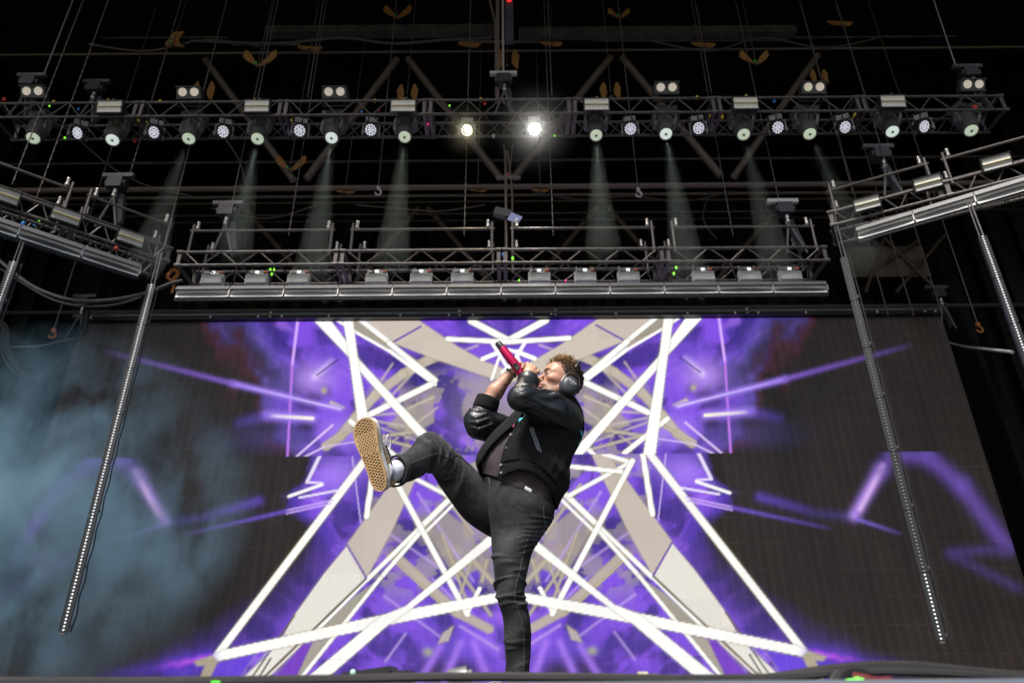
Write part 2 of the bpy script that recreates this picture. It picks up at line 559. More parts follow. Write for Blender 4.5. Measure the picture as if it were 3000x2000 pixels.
heads = [((113, 378), (80, 433)), ((343, 383), (316, 437)), ((562, 379), (543, 434)), ((760, 380), (749, 432)), ((975, 378), (968, 427)), ((1188, 375), (1183, 424)),
         ((1745, 370), (1748, 420)), ((1947, 366), (1955, 416)), ((2172, 366), (2186, 423)), ((2360, 364), (2386, 422)), ((2600, 358), (2630, 415)), ((2830, 356), (2862, 410))]
BEAMS = []
yoke_mesh = None
for i, (pv, ln) in enumerate(heads):
    o = at(pv[0], pv[1], Y1 + 0.30)
    q = at(ln[0], ln[1], Y1 + 0.02)
    d = (q - o).normalized()
    x = Vector((1, 0, 0))
    x = (x - d * x.dot(d)).normalized()
    M = frame(o, x, z=-d) @ Matrix.Diagonal((1.2, 1.2, 1.2, 1))
    lab = 'dark moving head lamp with glowing lens on the top truss, ' + which(i, 12)
    if i == 0:
        mh0 = make_moving_head(M, lab, 'moving head lamps on the top truss')
        r = mh0
    else:
        r = copy_tree(mh0, M, lab)
    if yoke_mesh is None:
        yoke_mesh = yoke(None, None, 0).mesh('yoke', M_bodyl, True)
        base_mesh = MB().box((0, 0, 0.255), (0.30, 0.22, 0.11)).box((0, 0, 0.325), (0.22, 0.16, 0.03)).mesh('base', M_body)
    yaw = math.atan2(-d.x, 0.9) * 0.9
    Wm = Matrix.Translation(o) @ Matrix.Rotation(yaw, 4, 'Z') @ Matrix.Diagonal((1.15, 1.15, 1.0, 1))
    yk = link('yoke', yoke_mesh, r, M.inverted() @ Wm)
    link('base', base_mesh, r, M.inverted() @ Wm)
    cl = MB()
    up = z1 - o.z
    for s in (-0.09, 0.09):
        cl.cyl((s, 0, 0.33), (s, 0, max(0.36, up + 0.0)), 0.012, n=6)
    link('clamp', cl.mesh('clamp', M_alud), r, M.inverted() @ Wm)
    BEAMS.append((q, d, i))
    lv = (0.55, 0.75, 1.0)[(i * 7) % 3]
    if lv < 1.0:                                 # lamps burn at different levels
        for hh in r.children:
            for gg in hh.children:
                if gg.name.startswith('lens') and not gg.name.startswith('lens_core'):
                    gg.data = gg.data.copy()
                    gg.data.materials[0] = lens_mat('lit_head_lens_%d' % int(lv * 100), (0.60 * lv + .1, 0.72 * lv + .08, 0.55 * lv + .08), 0.75 * lv, (0.85, 1.0, 0.75 + 0.2 * (i % 2)))

# round LED wash lights
def lens_points():
    pts = [(0, 0)]
    for n, r, ph in ((6, 0.040, 0), (12, 0.079, 0.26)):
        for k in range(n):
            a = 2 * math.pi * k / n + ph
            pts.append((r * math.cos(a), r * math.sin(a)))
    return pts
wash_head = MB().lathe((0, 0, 0), (0, 1, 0), [(0.0, 0.105), (0.0, 0.110), (0.02, 0.114), (0.10, 0.108), (0.16, 0.085), (0.19, 0.05)], 26).mesh('head', M_black, True)
wash_lens = MB().lathe((0, 0, 0), (0, -1, 0), [(0, 0.0185), (0.006, 0.017), (0.011, 0.0105), (0.013, 0.004)], 10)
M_wlens = mat('wash_lens_glint', (0.55, 0.55, 0.60), 0.10, 0.25, nscale=60, namt=0.25, emit=(0.85, 0.86, 1.0), estr=0.55)  # lenses are off; faint emission imitates their sparkle
M_wlit = lens_mat('wash_lens_lit', (1, 0.97, 0.85), 14.0, (1.0, 0.98, 0.90))
M_wyel = lens_mat('wash_lens_warm', (1, 0.9, 0.55), 2.6, (1.0, 0.93, 0.62))
wl_mesh = {0: wash_lens.mesh('lens', M_wlens, True), 1: wash_lens.mesh('lens', M_wyel, True), 2: wash_lens.mesh('lens', M_wlit, True)}
wash_yoke = MB()
for s in (-1, 1):
    wash_yoke.box((s * 0.135, 0.07, 0.05), (0.02, 0.06, 0.22))
    wash_yoke.cyl((s * 0.105, 0.07, 0), (s * 0.15, 0.07, 0), 0.032, n=12)
wash_yoke.box((0, 0.07, 0.165), (0.29, 0.06, 0.02)).box((0, 0.07, 0.225), (0.20, 0.15, 0.10))
wash_yoke = wash_yoke.mesh('yoke', M_bodyl, True)
washes = [(227, 390), (451, 388), (654, 386), (878, 383), (1086, 381), (1367, 382), (1566, 378), (1847, 378), (2047, 376), (2279, 374), (2476, 373), (2708, 371)]
for i, (px, py) in enumerate(washes):
    o = at(px, py, Y1 + 0.16)
    k = (px - 1500) / 1500.0
    to = (CAM - o).normalized()
    d = (to + Vector((0.85 * k, 0, 0)) + Vector((0, 0, 0.05))).normalized()
    M = frame(o, Vector((1, 0, 0)) - d * d.x, y=-d)
    lit = 1 if i == 5 else 2 if i == 6 else 0
    lab = {1: 'round cluster lamp with yellow-white lit lenses left of centre on the top truss', 2: 'round cluster lamp burning brilliant white right of centre on the top truss'}.get(lit,
          'unlit round cluster lamp with many small lenses on the top truss, ' + which(i, 12))
    r = thing('wash_light', lab, 'stage light', M=M, group='round cluster lamps on the top truss')
    h = link('head', wash_head, r)
    for (lx, lz) in lens_points():
        link('lens', wl_mesh[lit if not lit or (lx * 7.3 + lz * 3.1 + 0.31 * lit > -0.25 + 0.4 * (lit == 1)) else 0], h, Matrix.Translation((lx, -0.001, lz)))
    Wm = Matrix.Translation(o) @ Matrix.Rotation(-0.6 * k, 4, 'Z')
    link('yoke', wash_yoke, r, M.inverted() @ Wm)
    cl = MB().cyl((0, 0.07, 0.27), (0, 0.07, max(0.3, z1 + 0.02 - o.z)), 0.014, n=6)
    link('clamp', cl.mesh('clamp', M_alud), r, M.inverted() @ Wm)

# two-lamp blinders standing on the truss
M_blens = mat('blinder_lens', (0.78, 0.70, 0.60), 0.3, nscale=30, namt=0.15, emit=(1, 0.88, 0.76), estr=0.22)  # lamps are off; emission stands in for the light they reflect
bl_house = MB().box((0, 0.07, 0), (0.40, 0.13, 0.19)).box((0, 0.0, 0.097), (0.42, 0.05, 0.012)).box((0, 0.0, -0.097), (0.42, 0.05, 0.012)).mesh('housing', mat('blinder_black', (0.05, 0.055, 0.065), 0.45, nscale=20, namt=0.3))
bl_lamp = MB().lathe((0, 0, 0), (0, -1, 0), [(0, 0.070), (0.012, 0.070), (0.013, 0.062), (0.006, 0.060), (0.010, 0.03), (0.012, 0.005)], 22).mesh('lamp', M_blens, True)
bl_yoke = MB().box((-0.22, 0.07, -0.08), (0.012, 0.04, 0.24)).box((0.22, 0.07, -0.08), (0.012, 0.04, 0.24)).box((0, 0.07, -0.205), (0.45, 0.05, 0.02)).mesh('yoke', M_black)
for i, (px, py) in enumerate([(95, 269), (552, 272), (980, 271), (1953, 258), (2385, 257), (2852, 249)]):
    o = at(px, py, Y1 - 0.06)
    d = (CAM - o).normalized()
    d = (d + Vector((0, -0.3, 0.1))).normalized()
    M = frame(o, (1, 0, 0), y=-d)
    r = thing('blinder', 'black two-lamp blinder with pale round lamps above the top truss, ' + which(i, 6), 'stage light', M=M, group='two-lamp blinders on the top truss')
    h = link('housing', bl_house, r)
    for s in (-0.098, 0.098):
        link('lamp', bl_lamp, h, Matrix.Translation((s, 0.008, 0.012)))
    link('yoke', bl_yoke, r)

# pale strobe panels fixed to the truss face
def strobe_meshes(wd, ht, wmat):
    hs = MB().box((0, 0.05, 0), (wd + 0.035, 0.09, ht + 0.03)).box((0, 0.012, ht / 2 + 0.012), (wd + 0.05, 0.05, 0.012)).box((0, 0.012, -ht / 2 - 0.012), (wd + 0.05, 0.05, 0.012)).mesh('housing', M_black)
    rf = MB()
    n = 8                                            # two concave troughs, meeting at the lamp tube
    for s in (-1, 1):
        vs, fs = [], []
        for j in range(n + 1):
            t = j / n
            z = s * (0.012 + (ht / 2 - 0.014) * t)
            y = -0.006 + 0.009 * (1 - (2 * t - 1) ** 2)
            vs += [(-wd / 2, y, z), (wd / 2, y, z)]
        for j in range(n):
            q = (2 * j, 2 * j + 1, 2 * j + 3, 2 * j + 2)
            fs.append(q if s > 0 else q[::-1])
        rf.add(vs, fs)
    rf = rf.mesh('reflector', wmat, True)
    tb = MB().cyl((-wd / 2, -0.008, 0), (wd / 2, -0.008, 0), 0.011, n=10).mesh('lamp_tube', mat('strobe_tube', (0.42, 0.36, 0.12), 0.3), True)
    return hs, rf, tb
sm = strobe_meshes(0.385, 0.20, M_white)
M_stripe = mat('strobe_shadow_gap', (0.40, 0.39, 0.37), 0.4)
for i, (px, py) in enumerate([(320, 313), (752, 311), (1181, 310), (1748, 306), (2185, 302), (2617, 297)]):
    o = at(px, py, Y1 - 0.13)
    d = (Vector((0, -0.97, -0.22))).normalized()
    M = frame(o, (1, 0, 0), y=-d)
    r = thing('strobe_panel', 'cream white rectangular strobe panel on the face of the top truss, ' + which(i, 6), 'stage light', M=M, group='strobe panels on the top truss')
    link('housing', sm[0], r)
    link('reflector', sm[1], r)
    link('lamp_tube', sm[2], r)
    MB().box((0.02, 0.06, 0.14), (0.03, 0.03, 0.08)).build('clamp', M_alud, r)
M_white2 = mat('grey_reflector', (0.42, 0.41, 0.39), 0.35, nscale=20, namt=0.12)
sm2 = strobe_meshes(0.33, 0.17, M_white2)
for nm, a, d, lst in (('left', la, ld, [(12, 570), (195, 632), (384, 697)]), ('right', ra_, rd, [(2540, 595), (2718, 535), (2920, 475)])):
    dep = Vector((-d.y, d.x, 0)).normalized()
    if dep.y < 0:
        dep = -dep
    for i, (px, py) in enumerate(lst):
        rr = ray(px, py)
        pl = a - dep * 0.10                      # upright plane just in front of the truss
        t = (pl - CAM).dot(dep) / rr.dot(dep)
        o = CAM + rr * t
        face = (-dep * 0.95 + Vector((0, 0, -0.25))).normalized()
        M = frame(o, d if d.x > 0 else -d, y=-face)
        lab = 'grey rectangular strobe panel on the %s side truss, %s' % (nm, ['cut by the picture edge', 'middle one', 'nearest the screen'][i if nm == 'left' else 0] if nm == 'left' else ['nearest the screen', 'middle one', 'nearest the picture edge'][i])
        r = thing('strobe_panel', lab, 'stage light', M=M, group='strobe panels on the side trusses')
        link('housing', sm2[0], r)
        link('reflector', sm2[1], r)
        link('lamp_tube', sm2[2], r)

# square wash lights inside the mid truss
sq_house = MB().box((0, 0.05, 0), (0.335, 0.09, 0.165))
for k in range(4):
    sq_house.box((0, -0.004, -0.06 + k * 0.04), (0.32, 0.03, 0.031 - 0.004 * k), Matrix.Rotation(RAD(18), 3, 'X'))
sq_house = sq_house.mesh('housing', [mat('square_wash_grey', (0.52, 0.52, 0.53), 0.4, 0.2, nscale=15, namt=0.2)])
sq_head = MB().box((0, 0.06, 0.115), (0.30, 0.10, 0.06)).box((-0.08, 0.0, 0.115), (0.09, 0.03, 0.04)).mesh('driver_box', M_body)
sq_led = MB().box((0.0, -0.002, 0.118), (0.06, 0.02, 0.045)).mesh('status_screen', mat('status_screen', (0.7, 0.75, 0.75), 0.3, emit=(0.85, 0.95, 1.0), estr=0.55))
sq_plug = MB().ball((0.105, 0.0, 0.12), 0.016, 8, 5).ball((0.135, 0.0, 0.123), 0.016, 8, 5).mesh('plug', mat('orange_plug', (0.55, 0.10, 0.03), 0.5))
sq_bracket = MB().cyl((-0.12, 0.08, 0.14), (-0.12, 0.08, 0.24), 0.012, n=6).cyl((0.12, 0.08, 0.14), (0.12, 0.08, 0.24), 0.012, n=6).mesh('bracket', M_alud)
for i, px in enumerate([620, 750, 873, 1102, 1233, 1354, 1580, 1715, 1842, 2062, 2198, 2317]):
    py = 811 - (px - 1470) * 0.0068
    o = at(px, py, Y2 + 0.22)
    d = Vector((0, -0.99, 0.08)).normalized()
    M = frame(o, (1, 0, 0), y=-d)
    r = thing('square_wash_light', 'grey ribbed square wash light inside the mid truss, ' + which(i, 12), 'stage light', M=M, group='square wash lights in the mid truss')
    h = link('housing', sq_house, r)
    link('driver_box', sq_head, r)
    link('status_screen', sq_led, r)
    link('plug', sq_plug, r)
    link('bracket', sq_bracket, r)

# long reflector battens under the mid and side trusses
M_bat = mat('batten_grey', (0.45, 0.45, 0.455), 0.40, 0.15, nscale=6, namt=0.2)
def batten_meshes(L, H):
    hs = MB().box((0, 0.06, 0.06), (L - 0.006, 0.10, H + 0.05)).mesh('housing', M_black)
    lip = MB().box((0, 0.0, H / 2 + 0.035), (L - 0.012, 0.06, 0.075), Matrix.Rotation(RAD(-20), 3, 'X'))
    lip = lip.mesh('lip', mat('batten_lip', (0.06, 0.06, 0.064), 0.5, 0.2, nscale=8, namt=0.25))
    m = MB()
    nu, nv = 24, 6
    for j in range(nv + 1):
        for i in range(nu + 1):
            u, v = i / nu * 2 - 1, j / nv
            dy = 0.035 * v * (1 - v) * 4 * (1 - 0.35 * u * u)
            m.v.append((u * (L / 2 - 0.01), -0.012 + dy, -H / 2 + H * v))
    for j in range(nv):
        for i in range(nu):
            a = j * (nu + 1) + i
            m.f.append((a, a + 1, a + nu + 2, a + nu + 1))
            m.m.append(0)
    rf = m.mesh('reflector', M_bat, True)
    fin = MB()
    for k in range(44):
        fin.box((-L / 2 + (k + 0.5) * L / 44, 0.03, -H / 2 - 0.025), (0.007, 0.05, 0.03))
    fin = fin.mesh('fin_row', M_black)
    br = MB().box((L / 2 - 0.004, -0.012, 0.03), (0.016, 0.03, 0.10)).mesh('joint_bracket', M_clamp)
    return hs, lip, rf, fin, br
def batten_row(pa, pb, n, tilt, fmt, group):
    pa, pb = Vector(pa), Vector(pb)
    L = (pb - pa).length / n
    d = (pb - pa).normalized()
    dep = Vector((-d.y, d.x, 0)).normalized()
    if dep.y < 0:
        dep = -dep
    ms = batten_meshes(L, 0.115)
    for i in range(n):
        c = pa + d * (L * (i + 0.5))
        M = frame(c, d if d.x > 0 else -d, y=(dep + Vector((0, 0, tilt))).normalized())
        r = thing('reflector_batten', fmt(i), 'stage light', M=M, group=group)
        for nm, me in zip(('housing', 'lip', 'reflector', 'fin_row', 'joint_bracket'), ms):
            o = link(nm, me, r)
            if nm == 'fin_row':
                stuff(o)
a, b = at(513, 861, Y2 - 0.02), at(2425, 849, Y2 - 0.02)
zz = (a.z + b.z) / 2
a.z = b.z = zz
batten_row(a, b, 12, -0.05, lambda i: 'long grey reflector batten under the mid truss above the screen, ' + which(i, 12), 'battens under the mid truss')
zb_ = ZL - 0.62
a, b = atz(409, 800, zb_), atz(0, 668, zb_)
batten_row(a, a + (b - a) * 1.32, 3, 0.0, lambda i: 'long grey reflector batten under the left side truss, ' + ['nearest the screen', 'middle one', 'at the picture edge'][i], 'battens under the side trusses')
zb_ = ZR - 0.62
a, b = atz(2512, 692, zb_), atz(3000, 548, zb_)
batten_row(a, a + (b - a) * 1.1, 3, 0.0, lambda i: 'long grey reflector batten under the right side truss, ' + ['nearest the screen', 'middle one', 'at the picture edge'][i], 'battens under the side trusses')

# ------------------------------------------------------------------ hanging pixel strips
M_dot = mat('pixel_lens', (0.72, 0.74, 0.75), 0.25, nscale=50, namt=0.2, emit=(0.85, 0.92, 1), estr=0.22)
def pixel_strip(label, x, Y, ztop_, zbot, nsec, yaw, dim=False):
    L = (ztop_ - zbot) / nsec
    root = thing('pixel_strip', label, 'LED strip', (x, Y, zbot), 'hanging LED pixel strips')
    root.rotation_euler = (0, 0, yaw)
    hs = MB().box((0, 0.02, L / 2), (0.085, 0.05, L - 0.014)).box((-0.046, 0.0, L / 2), (0.008, 0.02, L - 0.014)).box((0.046, 0.0, L / 2), (0.008, 0.02, L - 0.014)).mesh('strip_section', mat('strip_grey', (0.012, 0.013, 0.015), 0.5, 0.0, nscale=8, namt=0.3))
    dm = MB()
    n = 17
    for k in range(n):
        dm.lathe((0, -0.004, (k + 0.5) * L / n), (0, -1, 0), [(0, 0.0125), (0.006, 0.0115), (0.010, 0.006)], 8)
    dmd = dm.mesh('pixel_row', mat('pixel_lens_dim', (0.16, 0.165, 0.17), 0.3), True)
    dm = dm.mesh('pixel_row', M_dot, True)
    jt = MB().box((0, 0.02, 0), (0.055, 0.035, 0.05)).box((0.055, 0.02, 0.06), (0.02, 0.02, 0.03)).mesh('joint', M_alud)
    for k in range(nsec):
        s = link('strip_section', hs, root, Matrix.Translation((0, 0, k * L)))
        stuff(link('pixel_row', dmd if dim and k else dm, s))
        link('joint', jt, root, Matrix.Translation((0, 0, k * L)))
    MB().cyl((-0.02, 0.02, L * nsec), (-0.02, 0.02, L * nsec + 0.55), 0.008, n=6).cyl((0.025, 0.02, L * nsec), (0.02, 0.02, L * nsec + 0.55), 0.012, n=6).build('hanger', M_alud, root)
    cb = MB().tube([(0.07 + 0.012 * math.sin(s * 3.1), 0.05, L * nsec * (1 - s / 24)) for s in range(25)], 0.009, 6)
    cb.build('cable', M_cable, root, True)
    return root
Ys = 8.5
p = at(445, 832, Ys)
pixel_strip('long hanging LED pixel strip with bright dots before the left part of the screen', p.x, Ys, p.z, at(190, 1850, Ys).z, 7, RAD(10))
p = at(2490, 752, Ys)
q = at(2735, 1876, Ys)
pixel_strip('long hanging LED pixel strip turned sideways before the right part of the screen', (p.x + q.x) / 2, Ys, p.z, q.z, 7, RAD(-40), True)
p = at(42, 765, 7.6)
pixel_strip('hanging LED pixel strip cut off by the left picture edge', p.x, 7.6, p.z, 0.6, 7, RAD(10))
p = at(2877, 690, 7.4)
pixel_strip('hanging LED pixel strip with bright dots outside the right edge of the screen', p.x, 7.4, p.z, 0.7, 7, RAD(-8))
# ------------------------------------------------------------------ chains, hoists, slings, cables
chain_spots = [  # (px, py at lower end, Y, where)
    (901, 286, 9.0, 'ending at the top truss left of the mast'), (1371, 282, 9.0, 'ending at the top truss just left of the mast'), (1617, 282, 9.0, 'ending at the top truss just right of the mast'),
    (2085, 276, 9.0, 'ending at the top truss far right of the mast'), (755, 290, 9.1, 'ending at the top truss below a tan V sling'),
    (1360, 690, 9.3, 'reaching the mid truss left of centre'), (1621, 690, 9.3, 'reaching the mid truss right of centre'), (680, 595, 9.3, 'in the lamp beam on the left, above a chain hoist'),
    (846, 690, 9.4, 'reaching the second guard rail from the left'), (2147, 690, 9.4, 'reaching the rightmost guard rail'), (2281, 584, 9.3, 'above the chain hoist on the right'),
    (502, 640, 9.3, 'ending at the left end of the mid truss'), (2500, 570, 9.2, 'ending behind the right side truss'), (100, 600, 8.4, 'reaching the left side truss'),
    (36, 540, 8.2, 'nearest the left picture edge'), (378, 520, 9.0, 'above the motor behind the left side truss'), (2602, 500, 8.8, 'crossing the right side truss')]
for i, (px, py, Y, wh) in enumerate(chain_spots):
    p = at(px, py, Y)
    ch = MB()
    n = 90
    for k in range(n):                              # alternating flat links
        z0, z1_ = p.z + (13.4 - p.z) * k / n, p.z + (13.4 - p.z) * (k + 1) / n
        ch.box((p.x, p.y, (z0 + z1_) / 2), (0.017 if k % 2 else 0.008, 0.008 if k % 2 else 0.017, (z1_ - z0) * 1.08))
    tag(ch.build('hoist_chain', M_chain), 'thin hoist chain ' + wh, 'chain', 'hoist chains')
def hook_line(px, py, Y, label):
    p = at(px, py, Y)
    r = thing('chain_hook', label, 'hook', p)
    MB().cyl((0, 0, 0.06), (0, 0, 13.4 - p.z), 0.011, n=6).build('chain', M_chain, r)
    m = MB().ball((0, 0, 0.03), 0.042, 10, 6)
    m.tube([(0, 0, 0), (0.045, 0, -0.03), (0.055, 0, -0.08), (0.02, 0, -0.12), (-0.035, 0, -0.10), (-0.045, 0, -0.065)], 0.016, 7)
    m.build('hook', M_orange if px < 400 or px > 2700 else M_clamp, r, True)
hook_line(156, 972, 10.5, 'orange load hook hanging on a chain left of the screen')
hook_line(2866, 955, 10.5, 'orange load hook hanging on a chain right of the screen')
hook_line(1108, 555, 9.6, 'bright load hook hanging left of the mast below the top truss')
hook_line(1870, 560, 9.6, 'bright load hook hanging right of the mast below the top truss')

def hoist(px, py, Y, label, lean=0.0, white=False):
    p = at(px, py, Y)
    r = thing('chain_hoist', label, 'hoist', p, 'chain hoists')
    MB().box((0, 0, 0), (0.50, 0.07, 0.07)).build('spreader_bar', M_alu if not white else M_white2, r)
    MB().box((0, 0.02, -0.16), (0.24, 0.20, 0.20)).cyl((-0.16, 0.02, -0.16), (0.16, 0.02, -0.16), 0.08, n=14).build('motor', M_black, r, True)
    m = MB()
    m.cyl((0.02, 0, -0.28), (0.02, 0, -0.36), 0.035, n=10).ball((0.02, 0, -0.40), 0.045, 10, 6)
    m.build('lower_hook', M_clamp, r, True)
    MB().add([(0.02, 0.05, -0.30), (0.13, 0.05, -0.32), (0.19 + lean, 0.05, -0.85), (0.10 + lean, 0.05, -0.95), (0.02, 0.13, -0.30), (0.13, 0.13, -0.32), (0.19 + lean, 0.13, -0.85), (0.10 + lean, 0.13, -0.95)],
             [(0, 1, 2, 3), (7, 6, 5, 4), (0, 4, 5, 1), (1, 5, 6, 2), (2, 6, 7, 3), (3, 7, 4, 0)]).build('chain_bag', mat('chain_bag_black', (0.03, 0.032, 0.036), 0.8, nscale=8, namt=0.4), r)
    m = MB()
    for s in (-1, 1):
        m.tube([(0.02, 0, -0.42), (s * 0.16 + lean, 0, -1.0 if not lean else -1.0)], 0.018, 6)
    m.build('bridle', mat('grey_round_sling', (0.10, 0.10, 0.11), 0.8), r)
    return r
hoist(670, 596, 9.3, 'chain hoist with pale spreader bar hanging above the mid truss on the left', 0.06)
hoist(2292, 590, 9.3, 'chain hoist with pale spreader bar hanging above the mid truss on the right', 0.06, True)
hoist(348, 515, 9.0, 'dark chain hoist hanging behind the left side truss', 0.03)
hoist(2572, 430, 8.9, 'chain hoist hanging behind the right side truss', 0.03)
hoist(2742, 842, 13.2, 'small chain hoist above the top right corner of the screen', 0.0)
hoist(250, 868, 13.2, 'small dark chain hoist above the top left corner of the screen', 0.0)
hoist(1475, 216, 9.4, 'chain hoist on the central mast right above the top truss', 0.0, True)
hoist(285, 240, 9.6, 'dark chain hoist in the gloom far left above the top truss', 0.0)
hoist(95, 222, 8.9, 'chain hoist with black bag over the left end of the top truss', 0.0)
hoist(2833, 196, 8.9, 'chain hoist with black bag over the right end of the top truss', 0.0)
# guy wires at the corners
for nm, pts in (('left', [(214, 0), (128, 220)]), ('right', [(2735, 0), (2802, 200)])):
    a, b = at(*pts[0], 9.0), at(*pts[1], 8.9)
    tag(MB().tube([a + (a - b) * 0.3, b], 0.010, 6).build('guy_wire', mat('wire_grey', (0.30, 0.32, 0.33), 0.4, 0.4)), 'thin pale wire rising from the %s end of the top truss' % nm, 'wire')

# central mast with cables
m = thing('mast', 'dark central mast of tube and cables hanging from the roof down to the top truss', 'mast', at(1478, 300, 9.5))
o = Vector(m.location)
pz = 13.5 - o.z
MB().box((-0.13, 0, pz / 2), (0.07, 0.07, pz)).build('upright', M_steel, m)
MB().box((0.10, 0.05, at(1490, 60, 9.5).z - o.z), (0.16, 0.12, 1.1)).build('motor_case', mat('motor_blue_black', (0.04, 0.045, 0.07), 0.5, nscale=6, namt=0.3), m)
MB().tube([(-0.03, -0.03, pz), (-0.02, -0.03, 0.5)], 0.022, 7).build('rope', mat('pale_rope', (0.30, 0.27, 0.24), 0.8, nscale=90, namt=0.5), m)
MB().tube([(-0.22, 0, pz - 0.4), (-0.33, 0, pz - 0.9), (-0.26, 0, pz - 1.4), (-0.17, 0, pz - 1.9), (-0.15, 0, 0.2)], 0.025, 7).build('cable_loop', M_steel, m, True)
MB().ball((0.10, -0.05, at(1490, 3, 9.45).z - o.z), 0.028, 10, 6, (2, 1, 1)).build('marker_light', M_red, m, True)
# lower mast piece below the truss down to the mid truss
m = thing('mast', 'lower brown mast with a crossbar hanging between top truss and mid truss', 'mast', at(1478, 665, 9.6))
o = Vector(m.location)
zt = z1 - o.z
MB().tube([(0.03, 0, -0.6), (0.02, 0, zt)], 0.028, 7).build('upright', M_steel, m)
MB().tube([(0.14, 0, -0.1), (0.13, 0, 0.85), (0.06, 0, zt)], 0.016, 6).build('cable', M_steel, m)
zc = at(1490, 521, 9.6).z - o.z
MB().box((0.07, 0, zc), (0.42, 0.05, 0.05)).build('crossbar', M_steel, m)
for s in (-1, 1):
    MB().tube([(0.07 + s * 0.02, 0, zc + 0.03), (0.07 + s * 0.08, 0, zc + 0.75)], 0.014, 6).build('bridle', M_chain, m)
MB().ball((0.07, 0, zc + 0.08), 0.03, 8, 5).build('shackle', M_redtape, m, True)
MB().box((-0.02, -0.03, 0.25), (0.30, 0.12, 0.14), Matrix.Rotation(0.3, 3, 'Y')).build('junction_box', M_black, m)
MB().box((0.17, -0.10, 0.10), (0.20, 0.02, 0.16), Matrix.Rotation(0.5, 3, 'Y')).build('name_plate', mat('blue_plate', (0.25, 0.28, 0.55), 0.4), m)

# tan webbing slings looped round the roof steel
def sling(px, py, Y, kind, size, label):
    p = at(px, py, Y)
    r = thing('lifting_sling', label, 'sling', p, 'tan slings under the roof')
    s = size
    def strap(pts, wd):
        vs = []
        for (x, z, w_) in pts:
            vs += [(x - w_ * wd, 0.02 * math.sin(z * 9), z), (x + w_ * wd, 0.03 * math.cos(z * 7), z)]
        n = len(pts)
        v2 = vs + [(x, y + 0.025, z) for x, y, z in vs]
        fs = [(2 * i, 2 * i + 1, 2 * i + 3, 2 * i + 2) for i in range(n - 1)] + [(2 * n + 2 * i + 2, 2 * n + 2 * i + 3, 2 * n + 2 * i + 1, 2 * n + 2 * i) for i in range(n - 1)]
        fs += [(2 * i, 2 * i + 2, 2 * n + 2 * i + 2, 2 * n + 2 * i) for i in range(n - 1)] + [(2 * i + 3, 2 * i + 1, 2 * n + 2 * i + 1, 2 * n + 2 * i + 3) for i in range(n - 1)]
        MB().add(v2, fs).build('strap', M_tan, r)
    if kind == 'v':                                  # two legs meeting at a ring below
        for k in (-1, 1):
            strap([(k * 0.95 * s, 1.25 * s, 0.10), (k * 0.80 * s, 0.8 * s, 0.32), (k * 0.45 * s, 0.35 * s, 0.25), (k * 0.05 * s, 0.0, 0.10)], s)
    elif kind == 'cup':                              # a basket hitch seen from the front
        strap([(0, 0.05 * s, 1.0), (0, -0.15 * s, 0.95), (0, -0.36 * s, 0.75), (0, -0.50 * s, 0.40)], s)
    elif kind == 'pair':                             # two hanging tails
        for k in (-1, 1):
            strap([(k * 0.5 * s, 1.3 * s, 0.08), (k * 0.55 * s, 0.8 * s, 0.26), (k * 0.5 * s, 0.3 * s, 0.24), (k * 0.62 * s, -0.3 * s, 0.10)], s)
    elif kind == 'sheet':
        strap([(0.25 * s, 1.3 * s, 0.45), (-0.05 * s, 0.7 * s, 0.40), (-0.1 * s, 0.1 * s, 0.55), (0.25 * s, -0.25 * s, 0.75)], s)
    MB().tube([(0.0, 0.01, 0.3 * s), (0.02, 0.02, 13.4 - p.z)], 0.010, 6).build('hanger', M_chain, r)
    MB().ball((0, -0.02, -0.05 if kind != 'cup' else -0.5 * s), 0.035, 8, 5).build('shackle', M_chain, r, True)
    if kind in ('v', 'sheet'):
        MB().ball((-0.03, -0.03, 0.02), 0.03, 8, 5).build('tag', mat('green_tag', (0.03, 0.35, 0.06), 0.6), r, True)
for a in [(506, 128, 10.2, 'sheet', .26, 'wide tan sling hanging like a cloth high on the left'), (755, 190, 9.8, 'v', .30, 'tan V-shaped sling above the top truss, left'),
          (907, 135, 10.5, 'cup', .26, 'tan basket sling on the roof rail left of the mast'), (1162, 50, 10.6, 'v', .28, 'tan V-shaped sling at the top picture edge left of the mast'),
          (1815, 50, 10.6, 'v', .22, 'tan V-shaped sling at the top picture edge right of the mast'), (1374, 125, 10.5, 'cup', .24, 'half-round tan sling on the roof rail just left of the mast'),
          (1616, 122, 10.5, 'cup', .24, 'half-round tan sling on the roof rail just right of the mast'), (1192, 285, 10.2, 'pair', .26, 'two tan sling tails behind the top truss left of the mast'),
          (1790, 280, 10.2, 'pair', .26, 'two tan sling tails behind the top truss right of the mast'), (2405, 235, 10.2, 'pair', .22, 'two tan sling tails behind the second blinder from the right'),
          (590, 280, 10.2, 'pair', .28, 'two tan sling tails behind the second blinder from the left'), (848, 497, 10.4, 'v', .26, 'bright tan V-shaped sling below the top truss on the left'),
          (2062, 125, 10.5, 'cup', .26, 'tan basket sling on the roof rail right of the mast'), (2462, 62, 10.5, 'cup', .28, 'wide flat tan sling high on the right'),
          (2215, 185, 10.0, 'v', .26, 'tan V-shaped sling above the top truss, right'), (1486, 190, 9.9, 'pair', .30, 'two tan sling tails hugging the central mast'),
          (1400, 548, 11.0, 'cup', .2, 'small tan sling on the roof tube left of the lower mast'), (1582, 548, 11.0, 'cup', .2, 'small tan sling on the roof tube right of the lower mast'),
          (1012, 553, 11.0, 'cup', .2, 'small tan sling on the roof tube far left of the lower mast')]:
    sling(*a)

